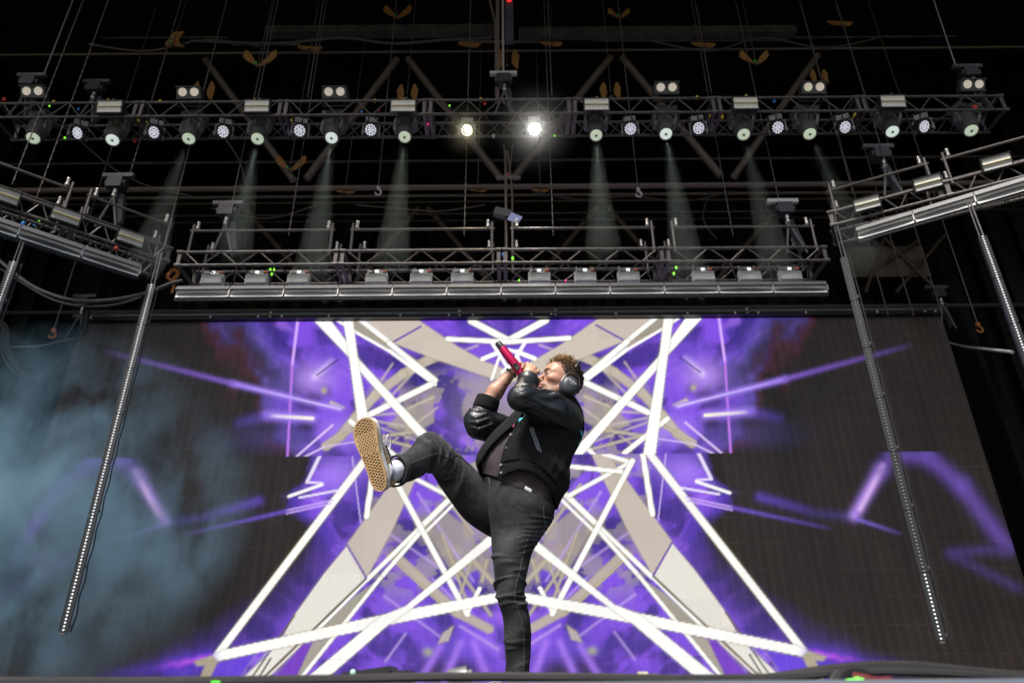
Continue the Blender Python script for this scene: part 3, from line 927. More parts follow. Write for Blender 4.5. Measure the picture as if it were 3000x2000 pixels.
def px_cable(label, pts, r, m=None, n=8, name='cable'):
    P = [at(*p) for p in pts]
    out = []
    for i in range(len(P) - 1):                      # Catmull-Rom through the given spots
        p0, p1, p2, p3 = P[max(i - 1, 0)], P[i], P[i + 1], P[min(i + 2, len(P) - 1)]
        for k in range(n):
            t = k / n
            out.append(0.5 * ((2 * p1) + (p2 - p0) * t + (2 * p0 - 5 * p1 + 4 * p2 - p3) * t * t + (3 * p1 - p0 - 3 * p2 + p3) * t ** 3))
    out.append(P[-1])
    return tag(MB().tube(out, r, 7).build(name, m or M_cable, None, True), label, 'cable')
M_cabler = mat('brown_cable', (0.075, 0.055, 0.05), 0.5, nscale=10, namt=0.3)
px_cable('thick black cable sagging from the left side truss to the mid truss', [(-40, 730, 9), (60, 815, 9), (130, 855, 9), (220, 880, 9), (330, 878, 9), (430, 858, 9), (495, 832, 9), (535, 822, 9)], 0.030)
px_cable('second cable sagging below the first between left side truss and mid truss', [(-40, 760, 9.1), (70, 832, 9.1), (160, 880, 9.1), (250, 897, 9.1), (340, 892, 9.1), (415, 870, 9.1)], 0.018)
for k, (dx, dy, mm) in enumerate([(0, 0, M_cabler), (8, 8, M_cable), (-7, 12, M_cable), (14, 2, M_cable)]):
    px_cable('brown cable in the loop left of the screen, innermost' if k == 0 else 'black cable in the loop left of the screen, ' + ['', 'middle strand', 'outermost strand', 'thin inner strand'][k],
             [(-30 + dx, 930, 12), (8 + dx, 955 + dy, 12), (14 + dx, 1020 + dy, 12), (50 + dx, 1080 + dy, 12), (100, 1100 + dy, 12), (160 - dx, 1075 + dy, 12), (205 + dx * .3, 1015 + dy, 12.4), (238, 955 + dy * .3, 13)], 0.024)
px_cable('long black cable slung under the roof beams across the picture', [(560, 120, 10), (800, 128, 10), (1000, 112, 10), (1150, 128, 10), (1300, 118, 10), (1440, 112, 10)], 0.03)
px_cable('thin black cable sagging below the roof tube left of the mast', [(1040, 600, 11.5), (1180, 612, 11.5), (1290, 618, 11.5), (1420, 600, 11.5)], 0.014, M_cabler)
px_cable('pale rope from the right screen edge to the outer LED strip', [(2778, 1003, 13.5), (2830, 1015, 12), (2965, 1031, 8)], 0.022, mat('rope_grey', (0.28, 0.27, 0.26), 0.8, nscale=60, namt=0.3), name='rope')
px_cable('pale rope left of the screen behind the cable loop', [(20, 1016, 12), (120, 1012, 12.5), (215, 990, 13.5)], 0.016, mat('rope_grey', (0.28, 0.27, 0.26), 0.8), name='rope')
for nm, px in (('first', 2540), ('second', 2610), ('third', 2690)):
    p = at(px, 700, 12.5)
    tag(MB().cyl((p.x, 12.5, at(px, 925, 12.5).z), (p.x, 12.5, 12.0), 0.014, n=6).build('hanging_wire', M_steel), 'thin wire right of the mid truss behind the right LED strip, %s from the left' % nm, 'wire')
# coiled orange strap at the left end of the mid truss
p = at(502, 822, 9.2)
m = MB()
m.tube([p + Vector((0.075 * math.cos(a), 0.02 * math.sin(3 * a), 0.085 * math.sin(a) + 0.10)) for a in np.linspace(0, 6.28, 22)], 0.026, 6)
m.tube([p + Vector((0.02, 0, 0.0)), p + Vector((0.06, 0, -0.10)), p + Vector((0.05, 0, -0.22))], 0.02, 6)
tag(m.build('coiled_strap', M_orange, None, True), 'orange coiled strap hanging at the left end of the mid truss', 'strap')
# pale scaffold board far right behind the side truss
p = at(2590, 770, 15.8)
r = thing('wall_board', 'pale board with dark struts in the gloom behind the right side truss', 'board', p)
MB().box((0.15, 0.1, 0.1), (2.1, 0.05, 0.95)).build('board', mat('pale_board', (0.12, 0.10, 0.085), 0.8, nscale=3, namt=0.4), r)
for a, b in (((-0.7, 0, -0.9), (0.2, 0, 0.8)), ((0.2, 0, 0.8), (1.2, 0, -0.9)), ((-0.3, 0, -0.2), (1.1, 0, 0.7)), ((0.1, 0, -0.9), (1.9, 0, 0.9))):
    link('strut', unit_bar_steel, r, bar_matrix(a, b, 0.05))

# more dark rigging under the roof: tubes, sagging cables
for k, (pa, pb, yy, Y, rr_) in enumerate([(-200, 3200, 28, 10.9, .03), (300, 1440, 108, 11.4, .025), (1530, 2800, 112, 11.4, .025), (-100, 3100, 470, 12.6, .03), (-100, 3100, 625, 14.6, .03), (400, 2600, 645, 15.0, .022)]):
    a_, b_ = at(pa, yy, Y), at(pb, yy, Y)
    zz = (a_.z + b_.z) / 2
    tag(MB().cyl((a_.x, Y, zz), (b_.x, Y, zz), rr_, n=8).build('roof_tube', mat('dark_tube', (0.045, 0.036, 0.032), 0.6, 0.2, nscale=3, namt=0.6), None, True),
        ['dark tube right at the top picture edge', 'dark tube behind the roof beam left of the mast', 'dark tube behind the roof beam right of the mast', 'dark tube crossing just below the top truss', 'dark tube crossing just above the guard rails', 'thinnest dark tube behind the guard rails'][k], 'tube')
for k, (pts, wh) in enumerate([([(150, 330, 11), (300, 470, 11), (420, 540, 11), (560, 575, 11)], 'curving down far left below the top truss'), ([(640, 380, 11), (700, 470, 11.5), (720, 560, 12), (690, 640, 12)], 'curving down behind the leftmost beam'),
        ([(1560, 560, 12), (1700, 585, 12), (1850, 575, 12), (2000, 590, 12), (2150, 560, 12)], 'sagging right of the lower mast'), ([(620, 610, 13), (780, 640, 13), (930, 600, 13)], 'sagging above the second guard rail'),
        ([(2080, 560, 12), (2060, 640, 12), (2100, 700, 12)], 'hanging in a loop above the rightmost guard rail'), ([(260, 130, 10.4), (430, 150, 10.4), (600, 118, 10.4), (760, 135, 10.4)], 'slung high on the left under the roof'),
        ([(1900, 118, 10.3), (2080, 150, 10.3), (2230, 112, 10.3), (2420, 140, 10.3), (2600, 105, 10.3)], 'slung high on the right under the roof')]):
    px_cable('dark cable ' + wh, pts, 0.020, M_cabler if k % 2 else M_cable)

# ------------------------------------------------------------------ video screen
D = 13.9
TL, TR = at(235, 949, D), at(2757, 925, D)
zs1 = (TL.z + TR.z) / 2
sx0, sx1 = TL.x, TR.x
NC, NR = 20, 15
pw, ph = (sx1 - sx0) / NC, 0.0
zs0 = at(1490, 1840, D).z - (at(1490, 1759, D).z - at(1490, 1840, D).z) * 2.05
ph = (zs1 - zs0) / NR
XC = at(1491, 1250, D).x
print('screen', sx0, sx1, zs0, zs1, pw, ph, TL.z, TR.z)

def project(x, z):
    dx, dy, dz = x - CAM.x, D - CAM.y, z - CAM.z
    f = dy * FW.y + dz * FW.z
    r = dx * RT.x + dy * RT.y + dz * RT.z
    u = dx * UP.x + dy * UP.y + dz * UP.z
    return 1500 + FPX * r / f, 1000 - FPX * u / f

def nz(x, y, sc, seed, oct_=3):                       # cheap value noise on arrays
    def h(ix, iy):
        n = np.sin(ix * 127.1 + iy * 311.7 + seed * 74.7) * 43758.5453
        return n - np.floor(n)
    tot, amp, norm = 0, 1.0, 0
    for o in range(oct_):
        X, Y = x / sc * 2 ** o, y / sc * 2 ** o
        ix, iy = np.floor(X), np.floor(Y)
        fx, fy = X - ix, Y - iy
        fx, fy = fx * fx * (3 - 2 * fx), fy * fy * (3 - 2 * fy)
        v = (h(ix, iy) * (1 - fx) + h(ix + 1, iy) * fx) * (1 - fy) + (h(ix, iy + 1) * (1 - fx) + h(ix + 1, iy + 1) * fx) * fy
        tot = tot + v * amp
        norm += amp
        amp *= 0.5
    return tot / norm

def lin(c):
    c = np.array(c) / 255.0
    return np.where(c <= 0.04045, c / 12.92, ((c + 0.055) / 1.055) ** 2.4)

def segd(u, v, a, b):
    ax, ay = a
    bx, by = b
    dx, dy = bx - ax, by - ay
    t = np.clip(((u - ax) * dx + (v - ay) * dy) / (dx * dx + dy * dy), 0, 1)
    return np.hypot(u - ax - t * dx, v - ay - t * dy), t

def sst(e0, e1, x):
    t = np.clip((x - e0) / (e1 - e0), 0, 1)
    return t * t * (3 - 2 * t)

def polyd(u, v, pts):
    """signed distance to a polygon, negative inside"""
    d = np.full(u.shape, 1e9)
    ins = np.zeros(u.shape, bool)
    n = len(pts)
    for i in range(n):
        a, b = pts[i], pts[(i + 1) % n]
        q, _ = segd(u, v, a, b)
        d = np.minimum(d, q)
        c = ((a[1] > v) != (b[1] > v)) & (u < (b[0] - a[0]) * (v - a[1]) / (b[1] - a[1] + 1e-9) + a[0])
        ins ^= c
    return np.where(ins, -d, d)

def paint(u, v, top):
    """the show picture on the LED wall, given in the wall's own layout; right half, mirrored left"""
    PB, PD, PV = lin((124, 74, 224)), lin((70, 42, 165)), lin((172, 116, 248))
    TA, WH, OL, PK = lin((196, 184, 170)), lin((255, 254, 250)), lin((150, 146, 92)), lin((205, 120, 245))
    n1, n2 = nz(u, v, 120, 1 if top else 5), nz(u, v, 46, 2 if top else 6, 4)
    n3 = nz(u * 0.6 + v * 0.8, v * 0.25 - u * 0.2, 40, 9, 4)
    col = PD[None] + (PB - PD)[None] * sst(0.28, 0.62, n1)[:, None]
    col = col + (PV - col) * (sst(0.55, 0.85, n3) * 0.6)[:, None]
    def over(c, a):
        nonlocal col
        col = col * (1 - a[:, None]) + np.array(c)[None] * a[:, None]
    def line(a, b, wd, c=WH, al=1.0, soft=2.5, fade=None, edge=False):
        d, t = segd(u, v, a, b)
        k = al * (1 - sst(wd / 2 - soft / 2, wd / 2 + soft / 2, d))
        if fade:
            k = k * (1 - t) ** fade
        if edge:
            over(OL, 0.55 * (1 - sst(wd / 2 + 1, wd / 2 + 5, d)))
        over(c, k)
    def glow(a, b, wd, c, al, fade=None):
        d, t = segd(u, v, a, b)
        k = al * np.exp(-(d / wd) ** 2)
        if fade:
            k = k * (1 - t) ** fade
        over(c, k)
    def poly(pts, c, al=1.0, soft=2.5, edge=True):
        d = polyd(u, v, pts)
        if edge:
            over(OL, 0.45 * np.exp(-(d / 4.0) ** 2))
        over(c, al * (1 - sst(-soft / 2, soft / 2, d)))
    def blob(c0, rx, ry, c, al):
        over(c, al * np.exp(-(((u - c0[0]) / rx) ** 2 + ((v - c0[1]) / ry) ** 2)))
    # beige mottling near the axis
    dk = sst(0.46, 0.66, nz(u + v * .5, v, 70, 17 if top else 23, 4))
    over(lin((44, 26, 122)), .85 * dk)
    ta = sst(0.52, 0.60, n2) * (1 - sst(1830, 1990, u + (n1 - .5) * 120))
    if top:
        ta = ta * sst(1050, 1130, v)
    else:
        ta = ta * (1 - sst(1650, 1800, v))
    over(OL * 0.8, 0.6 * np.exp(-((n2 - 0.53) / 0.02) ** 2) * (1 - sst(1830, 1990, u)) * (ta > 0.05))
    over(TA * 0.72, 0.62 * ta)
    DK = lin((8, 7, 12))
    blob((1491, 1190) if top else (1491, 1430), 130, 110, TA * .85, .55)
    if top:
        blob((1716, 1058), 62, 26, lin((42, 24, 104)), .95); blob((1772, 1112), 46, 30, lin((38, 26, 112)), .9); blob((1880, 1190), 36, 40, lin((92, 60, 190)), .8)
        blob((2010, 1030), 70, 45, lin((92, 60, 190)), .7); blob((1600, 960), 60, 20, lin((98, 70, 200)), .6)
        blob((2060, 1100), 60, 45, lin((190, 150, 252)), .8); blob((1960, 1260), 80, 40, lin((176, 140, 250)), .7)
        glow((2058, 1095), (2000, 1040), 10, lin((225, 205, 255)), .7, .5)
        line((1990, 1045), (2052, 1090), 5, lin((60, 40, 120)), .8)
        # fade of the picture into the dark wall on the right
        edge = 2150 + 170 * (1 - (v - 930) / 400) + (nz(u, v, 90, 11) - .5) * 190
        over(lin((86, 78, 150)), .6 * sst(-150, -20, u - edge))
        over(DK, sst(-70, 40, u - edge))
        over(lin((70, 22, 46)), .55 * np.exp(-((u - edge - 25) / 22) ** 2))
        blob((2211, 1240), 70, 26, DK, .95); blob((2080, 1165), 36, 22, DK, .85); blob((2085, 1235), 26, 22, DK, .85)
        blob((2190, 1270), 120, 40, lin((70, 62, 140)), .35)
        # beige arcs
        for a, b in (((1717, 1045), (1800, 1090)), ((1800, 1090), (1880, 1150)), ((1880, 1150), (1940, 1215)), ((1940, 1215), (1985, 1270)), ((1985, 1270), (2028, 1298))):
            line(a, b, 24, TA, .9, 10, edge=True)
        poly([(1712, 1150), (1800, 1196), (1846, 1244), (1770, 1262), (1712, 1232)], TA * .72, .8, 10)
        for a, b, wd in (((1940, 1215), (1760, 1250), 5), ((1936, 1222), (1744, 1292), 4), ((1930, 1210), (1800, 1205), 5), ((1745, 1060), (1860, 1180), 5), ((1830, 1060), (1920, 1190), 4), ((1700, 1190), (1850, 1300), 4), ((1580, 1010), (1760, 1075), 4)):
            glow(a, b, wd * .8, TA * 1.05, .75)
        line((1716, 1240), (1745, 1330), 5, lin((40, 26, 100)), .8); line((1800, 1275), (1850, 1262), 7, lin((44, 28, 110)), .7)
        line((1710, 1160), (1786, 1191), 6, TA, .9); line((1740, 1255), (1880, 1275), 7, TA, .8, edge=True); line((1715, 1320), (1880, 1275), 6, TA, .8, edge=True); line((1930, 1240), (2030, 1300), 6, TA, .8, edge=True)
        poly([(1970, 1186), (2012, 1165), (2020, 1178), (1990, 1192)], TA, .9)
        blob((2032, 1135), 8, 9, lin((190, 180, 110)), .9)
        # big beige planks
        poly([(1758, 930), (1918, 930), (1840, 994), (1700, 1050), (1560, 1100), (1478, 1125), (1478, 1090), (1560, 1058), (1640, 1012)], lin((202, 190, 178)))
        poly([(1918, 930), (1948, 930), (1943, 960), (1845, 1002), (1838, 998)], lin((160, 152, 140)))
        poly([(1945, 962), (1840, 1002), (1740, 1062), (1850, 1010)], lin((168, 158, 148)))
        line((1746, 952), (1825, 995), 6, lin((112, 82, 170)))
        # white bars
        line((1599, 938), (1490, 997), 18, edge=True); line((1668, 990), (1478, 1002), 13, edge=True)
        line((1515, 1030), (1566, 1050), 13); line((1540, 1000), (1488, 1085), 10); line((1512, 1030), (1540, 1110), 8); line((1478, 1022), (1520, 1032), 10); line((1478, 1060), (1510, 1090), 8)
        line((1930, 924), (1838, 998), 13); line((1838, 1000), (1706, 1110), 15, edge=True); line((1990, 930), (1943, 962), 9); line((1943, 962), (1840, 1022), 8); line((1838, 1022), (1706, 1122), 11)
        line((1718, 1122), (1898, 1207), 16, edge=True); line((1829, 1327), (1955, 1226), 14, edge=True); line((1897, 1206), (1930, 1222), 12)
        line((1716, 1310), (1740, 1330), 12)
        poly([(2010, 930), (2060, 928), (1932, 1066), (1926, 1080), (1706, 1332), (1668, 1334), (1926, 1048), (1932, 1038)], WH)
        poly([(1945, 930), (1973, 930), (1956, 1044), (1920, 1334), (1884, 1334), (1926, 1080), (1932, 1040)], WH)
        # lilac rays
        line((2106, 928), (2124, 1060), 8, lin((214, 170, 255)), .95, 4); line((2124, 1060), (2141, 1330), 7, lin((190, 120, 240)), .9, 4)
        line((2008, 1237), (2118, 1330), 6, lin((226, 200, 250)), .9, 4); line((2028, 1298), (2095, 1330), 5, lin((226, 200, 250)), .9, 4); line((1925, 1284), (2028, 1299), 4, lin((226, 200, 250)), .8, 4)
        glow((1985, 1190), (2300, 1110), 9, lin((158, 124, 240)), .95); glow((2300, 1110), (2680, 1008), 8, lin((120, 84, 190)), .9, .8)
        line((1985, 1190), (2260, 1120), 5, lin((226, 205, 255)), .9, 5, .6)
        glow((2066, 1216), (2200, 1204), 14, lin((168, 130, 250)), .9); line((2066, 1216), (2195, 1206), 10, lin((252, 246, 226)), 1, 5, .5)
        glow((2200, 1206), (2300, 1230), 16, lin((90, 70, 190)), .5, .5)
    else:
        blob((1880, 1360), 80, 30, lin((150, 108, 240)), .6); blob((2000, 1380), 70, 50, lin((170, 130, 250)), .7); blob((1840, 1500), 60, 40, lin((60, 40, 140)), .7)
        blob((1790, 1600), 60, 40, lin((52, 32, 130)), .85); blob((1760, 1480), 40, 26, lin((130, 90, 230)), .6); blob((1610, 1660), 40, 50, lin((110, 72, 215)), .8); blob((1640, 1700), 26, 30, lin((60, 36, 150)), .8)
        blob((1620, 1900), 120, 60, lin((110, 72, 220)), .6); blob((1830, 1880), 60, 30, lin((64, 40, 150)), .8); blob((1640, 1965), 70, 36, lin((14, 10, 30)), .9); blob((1720, 1960), 30, 40, lin((16, 12, 40)), .8)
        # boundary of the picture: feathered wing, then dark wall
        def edge_fn(v):
            return np.interp(v, [1320, 1400, 1440, 1480, 1520, 1560, 1640, 1700, 1760, 1820, 1880, 1930, 2050], [2065, 2085, 2140, 2120, 2070, 2045, 2035, 2075, 2140, 2220, 2320, 2400, 2480])
        e = edge_fn(v) + (nz(u, v, 60, 21) - .5) * 34
        soft = np.interp(v, [1320, 1560, 1700, 2000], [6, 20, 90, 150])
        over(lin((52, 34, 120)), .75 * sst(-1, 0, (u - e) / np.maximum(soft, 1)))
        over(DK, sst(-.2, 1.2, (u - e) / np.maximum(soft * 1.6, 8)))
        blk = (u > 2099 + (v - 1327) * 0.32) & (v < 1560)
        over(lin((20, 16, 24)), .7 * blk * (1 - sst(2150, 2420, u)))
        poly([(1700, 1478), (1742, 1540), (1650, 1690), (1556, 1650), (1622, 1540)], TA * .7, .75, 12)
        poly([(1590, 1352), (1650, 1372), (1640, 1430), (1590, 1420)], TA * .75, .7, 12)
        for a, b, wd in (((1760, 1440), (1600, 1700), 4), ((1840, 1560), (1640, 1700), 4), ((1700, 1420), (1560, 1560), 4), ((1560, 1850), (1720, 1690), 4), ((1860, 1740), (1700, 1860), 4), ((1800, 1850), (1860, 1930), 4), ((1530, 1900), (1640, 1830), 5)):
            glow(a, b, wd, lin((196, 166, 240)), .6)
        line((1735, 1330), (1735, 1400), 5, lin((40, 26, 100)), .8); line((1735, 1400), (1640, 1500), 4, lin((40, 26, 100)), .7)
        for a, b in (((1690, 1990), (1640, 1880)), ((1560, 1990), (1600, 1880)), ((1760, 1990), (1700, 1890))):
            glow(a, b, 12, lin((170, 120, 250)), .7)
        # thin beige struts round the axis
        for a, b, wd in (((1690, 1560), (1620, 1760), 6), ((1590, 1600), (1640, 1740), 6), ((1560, 1640), (1575, 1700), 8), ((1830, 1620), (1650, 1790), 26), ((1650, 1790), (1555, 1840), 24), ((1850, 1620), (1700, 1760), 5),
                         ((1550, 1800), (1660, 1640), 7), ((1600, 1560), (1700, 1420), 7), ((1545, 1700), (1600, 1640), 12), ((1775, 1345), (1840, 1350), 18)):
            line(a, b, wd, TA * .9, .85, min(10, wd * .6), edge=True)
        poly([(1660, 1830), (1690, 1850), (1705, 1880), (1675, 1872)], TA, .8); blob((1735, 1905), 14, 12, lin((170, 180, 110)), .8)
        # planks
        poly([(1730, 1322), (1774, 1322), (1969, 1586), (1911, 1682), (1838, 1550)], lin((196, 184, 174)))
        poly([(1970, 1592), (2036, 1670), (2125, 1791), (2163, 1859), (2076, 1846), (1916, 1688)], lin((226, 221, 212)))
        poly([(2103, 1877), (2196, 1887), (2298, 1990), (2223, 1990)], lin((232, 228, 220)))
        poly([(2180, 1990), (2222, 1970), (2232, 1995)], lin((214, 208, 198)))
        poly([(1872, 1690), (1946, 1737), (2064, 1838), (1978, 1814)], lin((160, 153, 142))); poly([(2013, 1856), (2071, 1871), (2127, 1985)], lin((164, 157, 148))); poly([(2092, 1845), (2160, 1860), (2180, 1885), (2110, 1870)], lin((146, 138, 120)))
        poly([(2075, 1873), (2100, 1876), (2195, 1980), (2128, 1985)], lin((112, 52, 190)), .9)
        poly([(2240, 1900), (2350, 1926), (2395, 2000), (2310, 2000)], lin((96, 60, 216)), .9)
        # white lines and bars
        line((1656, 1447), (1750, 1537), 15, edge=True); line((1750, 1537), (1911, 1690), 12, edge=True); line((1640, 1458), (1740, 1555), 8); line((1752, 1552), (1872, 1686), 11, edge=True); line((1872, 1686), (2122, 1992), 10, edge=True)
        line((1915, 1694), (2062, 1838), 9)
        line((1665, 1452), (1848, 1353), 11, edge=True); line((1655, 1364), (1822, 1381), 12, edge=True); line((1768, 1329), (1850, 1354), 11); line((1853, 1349), (1618, 1797), 15, edge=True); line((1882, 1322), (1911, 1505), 15, edge=True); line((1582, 1722), (1620, 1795), 12)
        line((1951, 1327), (1928, 1523), 4, lin((214, 190, 250)), .8)
        line((1915, 1688), (2226, 1980), 7, lin((92, 84, 62)), .95); line((2125, 1791), (2258, 1980), 6, lin((92, 84, 62)), .9); line((2196, 1916), (2230, 1970), 6, lin((80, 72, 60)), .9); line((2150, 1850), (2300, 1990), 6, lin((110, 84, 190)), .8)
        line((1969, 1588), (1913, 1686), 6, lin((110, 84, 170)))
        poly([(1884, 1320), (1910, 1320), (2368, 1906), (2352, 1922), (2330, 1892)], WH * .96)
        poly([(1480, 1726), (1795, 1780), (1872, 1795), (2335, 1890), (2368, 1906), (2355, 1922), (1925, 1838), (1855, 1824), (1480, 1753)], WH * .96)
        poly([(1480, 1505), (1580, 1590), (1800, 1770), (1872, 1798), (1925, 1840), (2122, 2000), (2060, 2000), (1852, 1824), (1790, 1782), (1480, 1545)], WH * .96)
        # feathered wing
        line((2045, 1324), (2084, 1402), 10, lin((236, 222, 255)), .95, 5); line((2084, 1402), (2040, 1406), 7, lin((236, 222, 255)), .9, 4); line((2040, 1410), (2138, 1443), 9, WH, .95, 4); line((1995, 1428), (2107, 1447), 7, lin((238, 224, 255)), .9, 4)
        line((2010, 1456), (2145, 1484), 5, lin((206, 170, 255)), .9, 4); line((2015, 1466), (2145, 1493), 5, lin((206, 170, 255)), .9, 4)
        glow((2145, 1486), (2440, 1549), 6, lin((110, 76, 200)), .8, .6); glow((2226, 1455), (2380, 1498), 14, lin((84, 58, 170)), .75, .4); glow((2374, 1500), (2480, 1512), 14, lin((52, 40, 110)), .6)
        # far right arcs and the flame at the foot
        glow((2504, 1508), (2580, 1375), 17, lin((168, 130, 230)), .95); glow((2520, 1490), (2588, 1362), 8, lin((220, 180, 235)), .8); glow((2512, 1520), (2645, 1565), 6, lin((120, 92, 200)), .8, .7)
        for a, b, al in (((2580, 1380), (2620, 1330), .6), ((2620, 1330), (2716, 1335), .75), ((2716, 1335), (2818, 1424), .8), ((2818, 1424), (2950, 1600), .75)):
            glow(a, b, 24, lin((92, 66, 160)), al)
        glow((2783, 1618), (2960, 1606), 16, lin((60, 42, 110)), .7); glow((2800, 1630), (2980, 1720), 16, lin((56, 40, 105)), .6)
        fl_ = (nz(u, v * 0.35, 22, 31) - .4) * 40
        glow((2380, 1920), (2520, 1944), 26, lin((92, 52, 220)), 1.0, .3); glow((2430, 1930), (2720, 1962), 18, lin((66, 36, 170)), .9, .8)
        over(lin((190, 80, 235)), .8 * np.exp(-((v - 1912 - (u - 2370) * .16 + fl_ * .3) / 9) ** 2) * (u > 2366) * (1 - sst(2400, 2560, u)))
        poly([(2352, 1922), (2368, 1906), (2420, 1922), (2412, 1934), (2388, 1932), (2412, 1990), (2385, 1990)], lin((168, 158, 138)))
    return col

rng = np.random.default_rng(3)
gu, gv = 40, 20
vid_mat = bpy.data.materials.new('led_wall_face')
vid_mat.use_nodes = True
t = vid_mat.node_tree
b = t.nodes['Principled BSDF']
b.inputs['Base Color'].default_value = (0.042, 0.036, 0.031, 1)
b.inputs['Roughness'].default_value = 0.55
an = t.nodes.new('ShaderNodeAttribute')
an.attribute_name = 'picture'
t.links.new(an.outputs['Color'], b.inputs['Emission Color'])
# fine LED louvre pattern: faint upright lines, procedural
tc = t.nodes.new('ShaderNodeTexCoord')
wv = t.nodes.new('ShaderNodeTexWave')
wv.bands_direction = 'X'
wv.inputs['Scale'].default_value = 1.62
wv.inputs['Distortion'].default_value = 0.0
t.links.new(tc.outputs['Object'], wv.inputs['Vector'])
rp = t.nodes.new('ShaderNodeValToRGB')
rp.color_ramp.elements[0].position, rp.color_ramp.elements[1].position = 0.80, 0.98
rp.color_ramp.elements[0].color = (0.056, 0.039, 0.025, 1)
rp.color_ramp.elements[1].color = (0.080, 0.058, 0.040, 1)
t.links.new(wv.outputs['Fac'], rp.inputs[0])
sx_ = t.nodes.new('ShaderNodeSeparateXYZ')
t.links.new(tc.outputs['Object'], sx_.inputs[0])
lt = t.nodes.new('ShaderNodeMath')
lt.operation = 'LESS_THAN'
lt.inputs[1].default_value = 0.022
t.links.new(sx_.outputs['Z'], lt.inputs[0])
mx = t.nodes.new('ShaderNodeMixRGB')
mx.inputs[2].default_value = (0.092, 0.069, 0.049, 1)
t.links.new(lt.outputs[0], mx.inputs[0])
t.links.new(rp.outputs[0], mx.inputs[1])
gp = t.nodes.new('ShaderNodeNewGeometry')
gn = t.nodes.new('ShaderNodeTexNoise')
gn.inputs['Scale'].default_value = 0.55
gn.inputs['Detail'].default_value = 7
gn.inputs['Roughness'].default_value = 0.7
gm = t.nodes.new('ShaderNodeMapping')
gm.inputs['Scale'].default_value = (2.2, 1, 0.6)
t.links.new(gp.outputs['Position'], gm.inputs['Vector'])
t.links.new(gm.outputs[0], gn.inputs['Vector'])
gr_ = t.nodes.new('ShaderNodeMapRange')
gr_.inputs['From Min'].default_value, gr_.inputs['From Max'].default_value = 0.3, 0.7
gr_.inputs['To Min'].default_value, gr_.inputs['To Max'].default_value = 0.55, 1.35
t.links.new(gn.outputs['Fac'], gr_.inputs['Value'])
mm = t.nodes.new('ShaderNodeMixRGB')
mm.blend_type = 'MULTIPLY'
mm.inputs[0].default_value = 1.0
t.links.new(mx.outputs[0], mm.inputs[1])
t.links.new(gr_.outputs[0], mm.inputs[2])
t.links.new(mm.outputs[0], b.inputs['Base Color'])
b.inputs['Emission Strength'].default_value = 1.02 / EXPO
try:
    vid_mat.cycles.emission_sampling = 'NONE'
except Exception:
    pass
screen = thing('video_wall', 'huge LED video wall with purple picture and crossing white bars behind the performer', 'video screen', (0, D, zs0))
MB().box(((sx0 + sx1) / 2, 0.11, (zs1 - zs0) / 2), (sx1 - sx0 - 0.02, 0.05, zs1 - zs0 - 0.02)).build('backing_frame', mat('wall_frame_grey', (0.05, 0.045, 0.04), 0.6, nscale=3, namt=0.2), screen)
gap = 0.003
ii, jj = np.meshgrid(np.arange(gu + 1), np.arange(gv + 1))
base_f = [(j * (gu + 1) + i, j * (gu + 1) + i + 1, (j + 1) * (gu + 1) + i + 1, (j + 1) * (gu + 1) + i) for j in range(gv) for i in range(gu)]
ring = [i for i in range(gu + 1)] + [j * (gu + 1) + gu for j in range(1, gv + 1)] + [gv * (gu + 1) + i for i in range(gu - 1, -1, -1)] + [j * (gu + 1) for j in range(gv - 1, 0, -1)]
nb_ = (gu + 1) * (gv + 1)
skirt = [(ring[k], nb_ + k, nb_ + (k + 1) % len(ring), ring[(k + 1) % len(ring)]) for k in range(len(ring))]
for r_ in range(NR):
    for c_ in range(NC):
        lx = gap / 2 + (pw - gap) * ii / gu
        lz = gap / 2 + (ph - gap) * jj / gv
        X = (sx0 + c_ * pw + lx).ravel()
        Z = (zs0 + r_ * ph + lz).ravel()
        vs = np.stack([lx.ravel(), np.zeros(nb_), lz.ravel()], 1)
        back = vs[ring] + np.array([0, 0.07, 0])
        me = bpy.data.meshes.new('led_panel')
        me.from_pydata(np.concatenate([vs, back]).tolist(), [], base_f + skirt)
        me.materials.append(vid_mat)
        u, v = project(XC + np.abs(X - XC), Z)
        vm = v + 0.0079 * (u - 1491)                      # seam of the two stacked pictures, level on the wall
        topm = vm < 1331.5
        col = np.zeros((nb_, 3))
        if topm.any():
            col[topm] = paint(u[topm], v[topm], True)
        if (~topm).any():
            col[~topm] = paint(u[~topm], v[~topm], False)
        col *= 0.96 + 0.08 * rng.random()
        full = np.zeros((nb_ + len(ring), 4), np.float32)
        full[:nb_, :3] = col
        full[:, 3] = 1
        at_ = me.color_attributes.new('picture', 'FLOAT_COLOR', 'POINT')
        at_.data.foreach_set('color', full.ravel())
        me.update()
        link('led_panel', me, screen, Matrix.Translation((sx0 + c_ * pw, 0, r_ * ph)))
